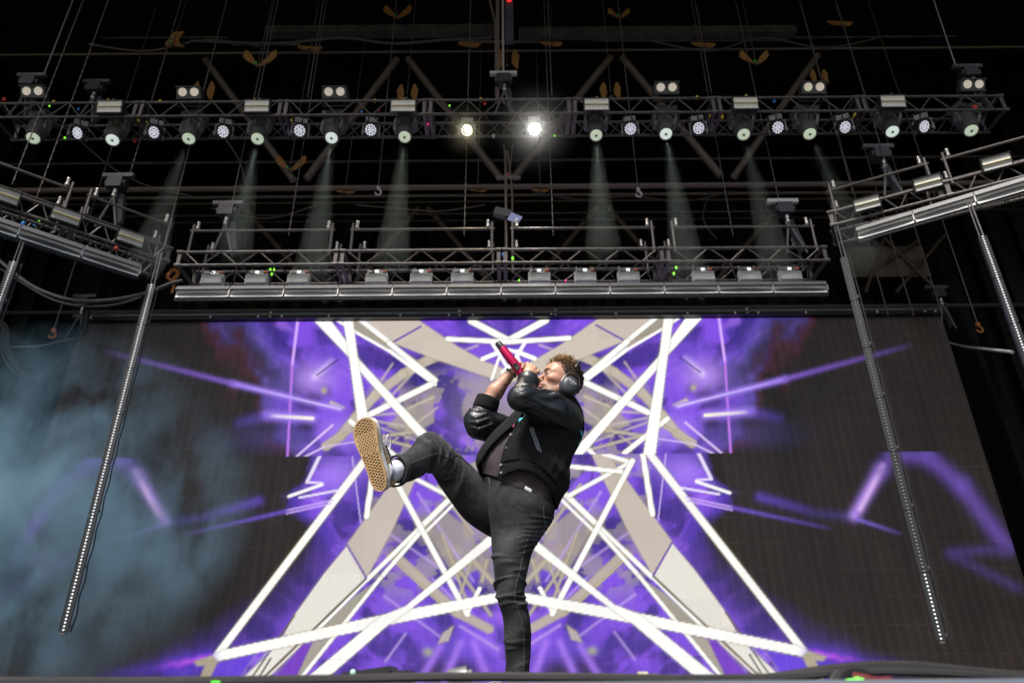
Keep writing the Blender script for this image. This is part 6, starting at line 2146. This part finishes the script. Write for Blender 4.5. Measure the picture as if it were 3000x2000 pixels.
# eyes and brows
for s in (1, -1):
    c = hw((0.0815, 0.031 * s, 0.006))
    fwd = Vector(HR @ A((0.97, 0.10 * s, 0.16))).normalized()
    e = child(MB().ball(c, 0.0132 * HS, 16, 10).build('eye', mat('eye_white', (0.22, 0.20, 0.19), 0.35), person, True))
    child(MB().lathe(Vector(c) + fwd * 0.0118 * HS, fwd, [(0, 0.0072), (0.0012, 0.0069), (0.002, 0.004), (0.0022, 0.001)], 14).build('iris', mat('iris_blue_green', (0.10, 0.20, 0.20), 0.15), person, True))
    child(MB().lathe(Vector(c) + fwd * 0.0139 * HS, fwd, [(0, 0.0028), (0.0008, 0.0022)], 10).build('pupil', mat('pupil', (0.005, 0.005, 0.005), 0.1), person, True))
    child(MB().tube([hw((0.0945, 0.019 * s, 0.0105)), hw((0.0970, 0.027 * s, 0.0135)), hw((0.0955, 0.036 * s, 0.0130)), hw((0.0900, 0.044 * s, 0.0095))], [0.001, 0.0018, 0.0018, 0.001], 6).build('eyelash', mat('lash', (0.02, 0.014, 0.01), 0.7), person, True))
    pts = [hw((0.1030, 0.010 * s, 0.0270)), hw((0.1010, 0.022 * s, 0.0325)), hw((0.0945, 0.034 * s, 0.0355)), hw((0.0835, 0.046 * s, 0.0330)), hw((0.0730, 0.055 * s, 0.0260))]
    child(MB().tube(pts, [0.0035, 0.0056, 0.0060, 0.0046, 0.0018], 7).build('eyebrow', mat('brow_hair', (0.035, 0.022, 0.014), 0.8), person, True))

# ------------------------------------------------------------------ hair
def hair_cap(P):
    L = hlocal(P)
    d = ell(L, (-0.010, 0, 0.034), (0.103, 0.083, 0.097))
    cut = -(L[:, 2] - 0.90 * L[:, 0] + 0.006 - 0.5 * np.clip(np.abs(L[:, 1]) - 0.045, 0, 0.04)) / 1.34
    return smax(d, cut, 0.01) * HS + 0.0025 * np.sin(L[:, 0] * 160 + 3 * np.sin(L[:, 2] * 90)) * np.sin(L[:, 2] * 140)
V, F = surface(hair_cap, HO - 0.16, HO + 0.17, 0.004)
M_hair = bpy.data.materials.new('hair')
M_hair.use_nodes = True
t = M_hair.node_tree
b = t.nodes['Principled BSDF']
an = t.nodes.new('ShaderNodeAttribute')
an.attribute_name = 'tint'
t.links.new(an.outputs['Color'], b.inputs['Base Color'])
b.inputs['Roughness'].default_value = 0.6
b.inputs['Specular IOR Level'].default_value = 0.25
Lh = hlocal(V)
hc = np.where((Lh[:, 2] > 0.07)[:, None], A((0.075, 0.048, 0.024)), A((0.030, 0.018, 0.012)))
child(np_mesh('hair', V, F, M_hair, person, hc))
rr = np.random.default_rng(21)
HV, HF, HC = [], [], []
def strand(pts, r0, col, n=5):
    base = len(HV)
    pts = [Vector(p) for p in pts]
    x = None
    for i, p in enumerate(pts):
        tt = (pts[min(i + 1, len(pts) - 1)] - pts[max(i - 1, 0)]).normalized()
        x = tt.orthogonal().normalized() if x is None else (x - tt * x.dot(tt)).normalized()
        y = tt.cross(x)
        f = i / (len(pts) - 1)
        r = r0 * (1 - 0.85 * f ** 1.5)
        for k in range(n):
            a_ = 2 * math.pi * k / n
            HV.append(tuple(p + x * (r * math.cos(a_)) + y * (r * math.sin(a_))))
            HC.append(col * (0.75 + 0.5 * f))
    for i in range(len(pts) - 1):
        for k in range(n):
            HF.append((base + i * n + k, base + i * n + (k + 1) % n, base + (i + 1) * n + (k + 1) % n, base + (i + 1) * n + k))
cnt = 0
while cnt < 1100:
    q = rr.normal(size=3)
    q /= np.linalg.norm(q)
    loc = A((-0.010, 0, 0.034)) + q * A((0.100, 0.080, 0.094))
    hl_ = loc[2] - 0.90 * loc[0] + 0.004
    if hl_ < 0 or (abs(loc[1]) > 0.045 and hl_ < 0.022) or (loc[2] < 0.045 and rr.random() < 0.55):
        continue
    topness = np.clip((loc[2] - 0.05) / 0.07, 0, 1) * np.clip((loc[0] + 0.09) / 0.12, 0.25, 1)
    ln = 0.014 + 0.062 * topness * rr.uniform(0.6, 1.15)
    nrm = vnorm(q / A((0.100, 0.080, 0.094)))
    sweep = vnorm(nrm * 0.75 + A((-0.15 + rr.normal() * 0.45, rr.normal() * 0.45, 0.30)) * (0.8 if topness > 0.2 else 1.4))
    s1 = vnorm(np.cross(sweep, rr.normal(size=3)))
    s2 = np.cross(sweep, s1)
    cr = rr.uniform(0.003, 0.010) * (0.3 + topness)
    turns = rr.uniform(0.7, 1.9)
    ph = rr.uniform(0, 6.28)
    pts = []
    for k in range(9):
        f = k / 8
        an_ = ph + turns * 6.28 * f
        pp = loc + sweep * ln * f * (1 - 0.25 * f) + (s1 * math.cos(an_) + s2 * math.sin(an_)) * cr * f + A((-0.012, 0, -0.006)) * f * f * topness
        pts.append(hw(pp))
    blond = np.clip(topness * 1.2 * rr.uniform(0.25, 1.2), 0, 1)
    col = A((0.035, 0.021, 0.013)) * (1 - blond) + A((0.37, 0.225, 0.100)) * blond
    strand(pts, rr.uniform(0.0018, 0.0042) * (0.6 + 0.7 * topness), col)
    cnt += 1
child(np_mesh('hair_curls', np.array(HV), HF, M_hair, person, np.array(HC)))

# ------------------------------------------------------------------ ear defenders
M_cup = mat('ear_cup_slate', (0.045, 0.052, 0.062), 0.42, nscale=30, namt=0.15)
M_wire = mat('headband_wire', (0.20, 0.20, 0.21), 0.4, 0.8)
for s in (1, -1):
    c = hw((-0.018, 0.090 * s, -0.044))
    n = Vector(HR @ A((0.02, s, -0.05))).normalized()
    up_ = Vector(HR @ A((-0.25, 0, 1))).normalized()
    fr = (up_ - n * up_.dot(n)).normalized()
    sd = n.cross(fr)
    V, F = [], []
    prof = [(-0.012, 0.86, 0.90), (-0.010, 1.04, 1.04), (0.0, 1.06, 1.06), (0.006, 1.0, 1.0), (0.014, 0.98, 0.98), (0.022, 0.92, 0.92), (0.029, 0.78, 0.80), (0.034, 0.55, 0.58), (0.0365, 0.28, 0.30), (0.037, 0.02, 0.02)]
    nn_ = 40
    for h_, kx, ky in prof:
        for i in range(nn_):
            a_ = 2 * math.pi * i / nn_
            cx, sy = math.cos(a_), math.sin(a_)
            V.append(tuple(Vector(c) + n * (h_ * HS) + sd * (0.045 * HS * kx * cx) + fr * (0.052 * HS * ky * sy * (1.0 - 0.10 * sy))))
    for j in range(len(prof) - 1):
        for i in range(nn_):
            F.append((j * nn_ + i, j * nn_ + (i + 1) % nn_, (j + 1) * nn_ + (i + 1) % nn_, (j + 1) * nn_ + i))
    child(np_mesh('ear_cup', np.array(V), F, M_cup, person))
    # thin grooves on the lower half of the cup
    for g in range(7):
        h_ = 0.011 + g * 0.0032
        pts = []
        for i in range(20):
            a_ = math.pi * (1.02 + 0.55 * i / 19)
            k = np.interp(h_, [p_[0] for p_ in prof], [p_[1] for p_ in prof])
            pts.append(Vector(c) + n * ((h_ + 0.0004) * HS) + sd * (0.045 * HS * k * math.cos(a_)) + fr * (0.052 * HS * k * math.sin(a_) * (1 - 0.1 * math.sin(a_))))
        child(MB().tube(pts, 0.0007, 4).build('groove', mat('groove_black', (0.012, 0.012, 0.013), 0.5), person))
    # wire yoke
    yk = [Vector(c) + n * 0.012 + sd * (0.046 * HS) * q_ + fr * (0.054 * HS) * w_ for q_, w_ in ((1.02, -0.15), (0.98, 0.55), (0.55, 1.22), (0.0, 1.42), (-0.55, 1.18), (-1.0, 0.5), (-1.05, -0.2), (-0.85, -0.72))]
    child(MB().tube(yk, 0.0013, 6).build('wire_yoke', M_wire, person, True))
    if s == 1:
        cupc, cupn, cupf, cups = Vector(c), n, fr, sd
hb_pts = [hw((-0.030 - 0.030 * math.sin(a_), 0.098 * math.cos(a_), 0.065 + 0.085 * math.sin(a_))) for a_ in np.linspace(0, math.pi, 20)]
V, F = [], []
wv_ = HR @ A((1, 0, 0.3))
for p_ in hb_pts:
    V += [p_ - wv_ * 0.009, p_ + wv_ * 0.009]
F = [(2 * i, 2 * i + 1, 2 * i + 3, 2 * i + 2) for i in range(19)]
child(solid(np_mesh('headband', np.array(V), F, M_black, person), 0.006, 1))
# printed name on the near cup: words as on the real one
def text_mesh(txt, size):
    cu = bpy.data.curves.new('t', 'FONT')
    cu.body = txt
    cu.size = size
    cu.align_x = 'CENTER'
    cu.align_y = 'CENTER'
    ob = bpy.data.objects.new('t', cu)
    C.objects.link(ob)
    dg = bpy.context.evaluated_depsgraph_get()
    me = bpy.data.meshes.new_from_object(ob.evaluated_get(dg))
    C.objects.unlink(ob)
    bpy.data.objects.remove(ob)
    return me
def cup_h(x, y):
    k = math.hypot(x / (0.045 * HS), y / (0.052 * HS))
    hs = [0.037, 0.0365, 0.034, 0.029, 0.022, 0.014, 0.0]
    ks = [0.02, 0.29, 0.565, 0.79, 0.92, 0.98, 1.06]
    return float(np.interp(k, ks, hs)) * HS + 0.0012
for txt, size, oy, ang in (('vic firth', 0.0175, 0.016, -0.62), ('25 dB', 0.009, 0.002, -0.62)):
    me = text_mesh(txt, size)
    ca, sa = math.cos(ang), math.sin(ang)
    rx = (Vector(RT) - cupn * Vector(RT).dot(cupn)).normalized()
    ry = cupn.cross(rx)
    for v in me.vertices:
        x, y = v.co.x, v.co.y + oy
        X, Y = x * ca - y * sa, x * sa + y * ca
        pos = cupc + rx * X + ry * Y
        dx, dy = (pos - cupc).dot(cups), (pos - cupc).dot(cupf)
        v.co = pos + cupn * cup_h(dx, dy)
    me.materials.append(mat('white_print', (0.75, 0.75, 0.75), 0.6))
    child(link('lettering', me, person))

# ------------------------------------------------------------------ wristwatch
wa = vnorm(RW - P_(1452, 1146, 3.79))
wx = vnorm(np.cross(wa, A(UP)))
wy = np.cross(wa, wx)
wcen = RW + wa * 0.004
child(MB().tube([wcen + wx * 0.0335 * math.cos(a_) + wy * 0.0335 * math.sin(a_) for a_ in np.linspace(0, 2 * math.pi, 25)], 0.0062, 6).build('wristband', mat('green_bracelet', (0.015, 0.075, 0.03), 0.35, nscale=60, namt=0.6), person, True))
bd = vnorm(A(CAM) - wcen)
bd = vnorm(bd - wa * (bd @ wa))
child(MB().lathe(wcen + bd * 0.036, bd, [(0, 0.011), (0.006, 0.011), (0.007, 0.008), (0.004, 0.006)], 16).build('wristband_bead', mat('bracelet_bead', (0.02, 0.04, 0.028), 0.25), person, True))

# ------------------------------------------------------------------ microphone, held in both hands
mic = thing('microphone', 'crimson handheld microphone with black end cap held to the mouth in both hands', 'microphone', MT)
MQ = Vector(MM) - Vector(MT)
ml = MQ.length
md = MQ.normalized()
tilt_side = md.cross(Vector(CAM) - Vector(MT)).normalized()
facing = tilt_side.cross(md).normalized()
if facing.dot(Vector(CAM) - Vector(MT)) < 0:
    facing = -facing
MB().lathe((0, 0, 0), md, [(0, 0.0165), (0.004, 0.0185), (0.046, 0.0205), (0.050, 0.0205)], 22).build('end_cap', M_black, mic, True)
MB().lathe(md * 0.048, md, [(0, 0.0235), (0.004, 0.0245), (0.10, 0.0265), (0.19, 0.0285), (0.215, 0.026)], 26).build('handle', mat('crimson_metallic', (0.50, 0.002, 0.075), 0.26, 0.5, coat=0.2), mic, True)
MB().lathe(md * 0.262, md, [(0, 0.026), (0.01, 0.029), (0.02, 0.029), (0.03, 0.028), (0.045, 0.026), (0.06, 0.019), (0.066, 0.008)], 22).build('grille', mat('grille_dark', (0.08, 0.08, 0.085), 0.4, 0.7, nscale=300, namt=0.6), mic, True)
dR = Matrix((tilt_side, md, facing)).transposed()
MB().box(md * 0.200 + facing * 0.0265, (0.027, 0.044, 0.005), dR).build('display', mat('display_black', (0.006, 0.007, 0.007), 0.15), mic)
MB().box(md * 0.208 + facing * 0.0293, (0.019, 0.018, 0.001), dR).build('display_window', mat('display_green', (0.05, 0.075, 0.04), 0.3), mic)

# ------------------------------------------------------------------ shoes
def make_shoe(M, nm):
    """local: x toe, y width, z up from the sole; origin at the heel end, on the ground"""
    root = bpy.data.objects.new('shoe', None)
    C.objects.link(root)
    root.parent = person
    root.matrix_local = PI @ M
    LN = 0.325
    xs = [0.0, 0.012, 0.04, 0.08, 0.12, 0.16, 0.20, 0.235, 0.265, 0.29, 0.310, 0.321, 0.325]
    wi_ = [0.006, 0.026, 0.037, 0.040, 0.040, 0.043, 0.050, 0.0555, 0.0565, 0.052, 0.040, 0.022, 0.004]
    cy = [0.0, 0.0, 0.0, 0.0, -0.001, -0.003, -0.004, -0.003, -0.001, 0.002, 0.004, 0.005, 0.005]
    X = np.concatenate([np.linspace(0, .03, 10), np.linspace(.034, .28, 26), np.linspace(.285, LN, 14)])
    X = np.unique(X)
    Wd, Cy = np.interp(X, xs, wi_), np.interp(X, xs, cy)
    def outline(grow):
        k = 1 + grow / 0.05
        a = [(x, c + w_ * k) for x, w_, c in zip(X, Wd, Cy)]
        b_ = [(x, c - w_ * k) for x, w_, c in zip(X, Wd, Cy)]
        pts = a + b_[::-1]
        if grow:
            cx = LN / 2
            pts = [(cx + (x - cx) * (1 + grow / 0.16), y) for x, y in pts]
        return pts
    def slab(z0, z1, g0, g1, name, m, bot=True, top=True):
        a, b_ = outline(g0), outline(g1)
        n = len(a)
        vs = [(x, y, z0) for x, y in a] + [(x, y, z1) for x, y in b_]
        fs = [(i, (i + 1) % n, n + (i + 1) % n, n + i) for i in range(n)]
        if bot:
            fs.append(tuple(range(n - 1, -1, -1)))
        if top:
            fs.append(tuple(range(n, 2 * n)))
        return MB().add(vs, fs).build(name, m, root, True)
    gum = mat('gum_rubber', (0.60, 0.39, 0.19), 0.6, nscale=12, namt=0.15)
    gumd = mat('gum_recess_shade', (0.055, 0.026, 0.012), 0.8, nscale=30, namt=0.4)  # dark copy of the gum, shade of the recesses put into the colour
    slab(0.0045, 0.010, -0.003, 0.0, 'outsole', gumd)
    # smooth rim round the tread
    a, b_ = outline(0.0005), outline(-0.006)
    n = len(a)
    MB().add([(x, y, 0.0) for x, y in a] + [(x, y, 0.0) for x, y in b_] + [(x, y, 0.010) for x, y in a] + [(x, y, 0.006) for x, y in b_],
             [(i, n + i, n + (i + 1) % n, (i + 1) % n) for i in range(n)] + [(i, (i + 1) % n, 2 * n + (i + 1) % n, 2 * n + i) for i in range(n)] + [(n + i, 3 * n + i, 3 * n + (i + 1) % n, n + (i + 1) % n) for i in range(n)]).build('outsole_rim', gum, root)
    # waffle tread: crossing bars, with flat dark discs as shade of pits across the ball
    inner = outline(-0.005)
    def clip(p, q):
        """keep the part of a bar inside the tread outline"""
        ins = []
        for k in range(41):
            f = k / 40
            x, y = p[0] + (q[0] - p[0]) * f, p[1] + (q[1] - p[1]) * f
            w_ = float(np.interp(x, X, Wd)) * 0.885
            c_ = float(np.interp(x, X, Cy))
            ins.append(0.006 < x < LN - 0.006 and abs(y - c_) < w_)
        ks = [k for k in range(41) if ins[k]]
        if len(ks) < 2:
            return None
        f0, f1 = ks[0] / 40, ks[-1] / 40
        return (p[0] + (q[0] - p[0]) * f0, p[1] + (q[1] - p[1]) * f0), (p[0] + (q[0] - p[0]) * f1, p[1] + (q[1] - p[1]) * f1)
    tr = MB()
    pit0, pit1 = 0.168, 0.255
    for sg in (-1, 1):
        for k in range(-8, 40):
            x0 = k * 0.0135
            sl = 0.55 * sg
            seg = clip((x0 - sl * 0.06, -0.06), (x0 + sl * 0.06, 0.06))
            if not seg:
                continue
            (ax_, ay), (bx_, by) = seg
            parts = []
            N = 24
            run = None
            for i in range(N + 1):
                x = ax_ + (bx_ - ax_) * i / N
                okk = not (pit0 < x < pit1)
                if okk and run is None:
                    run = i
                if (not okk or i == N) and run is not None:
                    if i - run > 1:
                        parts.append((run / N, (i if okk else i - 1) / N))
                    run = None
            for f0, f1 in parts:
                p = Vector((ax_ + (bx_ - ax_) * f0, ay + (by - ay) * f0, 0.0027))
                q = Vector((ax_ + (bx_ - ax_) * f1, ay + (by - ay) * f1, 0.0027))
                d = (q - p)
                Rm = Matrix.Rotation(math.atan2(d.y, d.x), 3, 'Z')
                tr.box((p + q) / 2, (d.length, 0.0040, 0.0046 if sg > 0 else 0.0042), Rm)
    stuff(tr.build('tread', gum, root))
    xs_ = np.linspace(pit0 - 0.002, pit1 + 0.002, 16)
    vs = []
    for x in xs_:
        w_, c_ = float(np.interp(x, X, Wd)) * 0.89, float(np.interp(x, X, Cy))
        vs += [(x, c_ - w_, 0.0006), (x, c_ + w_, 0.0006)]
    MB().add(vs, [(2 * i, 2 * i + 2, 2 * i + 3, 2 * i + 1) for i in range(15)]).build('ball_pad', gum, root)
    pits = MB()
    for r_ in range(8):
        for c_ in range(-5, 6):
            x = pit0 + 0.005 + r_ * 0.0108
            y = (c_ + (0.5 if r_ % 2 else 0)) * 0.0130 + float(np.interp(x, X, Cy))
            if abs(y - float(np.interp(x, X, Cy))) < float(np.interp(x, X, Wd)) * 0.80 and x < pit1 - 0.004:
                pits.lathe((x, y, 0.0003), (0, 0, 1), [(0, 0.0036), (0.0002, 0.0036)], 6)
    stuff(pits.build('tread_pit_discs', gumd, root))
    slab(0.010, 0.036, 0.0005, 0.0, 'foxing', mat('white_rubber', (0.68, 0.68, 0.66), 0.5, nscale=20, namt=0.1), True, False)
    slab(0.0345, 0.0375, 0.0012, 0.0012, 'foxing_stripe', M_black, False, False)
    # upper: leopard canvas rising to the ankle
    hts = [0.030, 0.045, 0.058, 0.070, 0.082, 0.094]
    vs, fs = [], []
    n = 48
    for j, h_ in enumerate(hts):
        f = j / (len(hts) - 1)
        toe = LN - 0.012 - (0.175 * f ** 0.75)
        heel = 0.004 + 0.010 * f
        for i in range(n):
            a_ = 2 * math.pi * i / n
            x = (toe + heel) / 2 + (toe - heel) / 2 * math.cos(a_)
            w_ = float(np.interp(x, X, Wd)) * (0.97 - 0.22 * f)
            s_ = math.sin(a_)
            y = float(np.interp(x, X, Cy)) + w_ * np.sign(s_) * min(1.0, abs(s_) ** 0.6 * 1.0)
            vs.append((x, y, h_ + 0.012 * f * (1 - x / LN)))
    for j in range(len(hts) - 1):
        for i in range(n):
            fs.append((j * n + i, j * n + (i + 1) % n, (j + 1) * n + (i + 1) % n, (j + 1) * n + i))
    fs.append(tuple(range((len(hts) - 1) * n, len(hts) * n)))
    lm = bpy.data.materials.get('leopard_canvas')
    if lm is None:
        lm = bpy.data.materials.new('leopard_canvas')
        lm.use_nodes = True
        t = lm.node_tree
        b = t.nodes['Principled BSDF']
        b.inputs['Roughness'].default_value = 0.8
        tc = t.nodes.new('ShaderNodeTexCoord')
        vo = t.nodes.new('ShaderNodeTexVoronoi')
        vo.inputs['Scale'].default_value = 95
        no = t.nodes.new('ShaderNodeTexNoise')
        no.inputs['Scale'].default_value = 130
        t.links.new(tc.outputs['Object'], vo.inputs['Vector'])
        t.links.new(tc.outputs['Object'], no.inputs['Vector'])
        ad = t.nodes.new('ShaderNodeMath')
        ad.operation = 'MULTIPLY_ADD'
        ad.inputs[1].default_value = 0.5
        t.links.new(no.outputs['Fac'], ad.inputs[0])
        t.links.new(vo.outputs['Distance'], ad.inputs[2])
        rp = t.nodes.new('ShaderNodeValToRGB')
        rp.color_ramp.interpolation = 'CONSTANT'
        el = rp.color_ramp.elements
        el[0].position, el[0].color = 0.0, (0.36, 0.22, 0.08, 1)
        el[1].position, el[1].color = 0.50, (0.012, 0.010, 0.009, 1)
        e3 = el.new(0.70)
        e3.color = (0.55, 0.38, 0.16, 1)
        t.links.new(ad.outputs[0], rp.inputs[0])
        t.links.new(rp.outputs[0], b.inputs['Base Color'])
    MB().add(vs, fs).build('upper', lm, root, True)
    # black side stripe, eyelet stay and laces
    for s in (-1, 1):
        pts = []
        for k in range(14):
            f = k / 13
            x = 0.03 + 0.16 * f
            pts.append((x, s * (float(np.interp(x, X, Wd)) * (0.93 - 0.10 * f) + 0.003), 0.050 + 0.028 * math.sin(f * 2.6)))
        MB().tube(pts, 0.003, 6).build('side_stripe', M_black, root, True)
    tg = MB()
    tg.tube([(0.235, 0, 0.060), (0.20, 0, 0.082), (0.165, 0, 0.108), (0.14, 0, 0.130)], [0.026, 0.028, 0.026, 0.018], 10)
    tg.build('tongue', mat('white_canvas', (0.66, 0.66, 0.66), 0.8), root, True)
    for k in range(5):
        x, z = 0.225 - 0.017 * k, 0.082 + 0.009 * k
        pts = [(x, -0.030, z - 0.012), (x + 0.003, -0.015, z + 0.004), (x - 0.003, 0.0, z + 0.008), (x - 0.004, 0.015, z + 0.004), (x, 0.030, z - 0.012)]
        MB().tube(pts, 0.0032, 6).build('lace', mat('white_lace', (0.74, 0.74, 0.72), 0.8), root, True)
    for s in (-1, 1):
        pts = [(0.165, 0, 0.128), (0.190, -s * 0.018, 0.148), (0.225, -s * 0.034, 0.140), (0.235, -s * 0.036, 0.115), (0.205, -s * 0.022, 0.112), (0.168, 0, 0.126)]
        MB().tube([Vector(p_) for p_ in catmull(pts, 24)], 0.0028, 6).build('lace', mat('white_lace', (0.74, 0.74, 0.72), 0.8), root, True)
    return root

toe, heel = A(at(1058, 1226, 2.99)), A(at(1117, 1438, 3.06))
xd = vnorm(toe - heel)
vd = vnorm((toe + heel) / 2 - A(CAM))
rt = np.cross(vd, xd)
rt = vnorm(rt)
if rt @ A(RT) < 0:
    rt = -rt
ang = RAD(31)
yv = vnorm(rt * math.cos(ang) - vd * math.sin(ang))            # right edge of the sole comes nearer
zv = np.cross(xd, yv)                                           # up from the sole
if zv @ vd < 0:
    yv2 = -yv
    zv = np.cross(xd, yv2)
    yv = yv2
yv = np.cross(zv, xd)
sl = np.linalg.norm(toe - heel) / 0.325
Msh = Matrix(((xd[0] * sl, yv[0] * sl * 1.06, zv[0] * sl, heel[0]), (xd[1] * sl, yv[1] * sl * 1.06, zv[1] * sl, heel[1]), (xd[2] * sl, yv[2] * sl * 1.06, zv[2] * sl, heel[2]), (0, 0, 0, 1)))
make_shoe(Msh, 'kicking')
print('shoe scale', sl)
# standing shoe, flat on the stage, toe to the left and forwards
hx = vnorm(A((-0.75, -0.66, 0)))
hy = np.cross((0, 0, 1), hx)
ank = A(at(1515, 1975, 3.73))
hp = ank - hx * 0.075
Mst = Matrix(((hx[0], hy[0], 0, hp[0]), (hx[1], hy[1], 0, hp[1]), (0, 0, 1, FLOOR + 0.001), (0, 0, 0, 1)))
make_shoe(Mst, 'standing')
# socks
sockp = [A(kick.c[112]), A(kick.c[129]), heel + xd * 0.075 * sl + zv * 0.10 * sl, heel + xd * 0.080 * sl + zv * 0.05 * sl]
sp_ = catmull(sockp, 22)
child(MB().tube(sp_, [0.052 - 0.004 * min(1, k / 14) for k in range(22)], 24).build('sock', M_sock, person, True))
child(MB().tube([ank + A((0, 0, 0.10)), A((ank[0], ank[1], FLOOR + 0.06))], 0.045, 20).build('sock', M_sock, person, True))
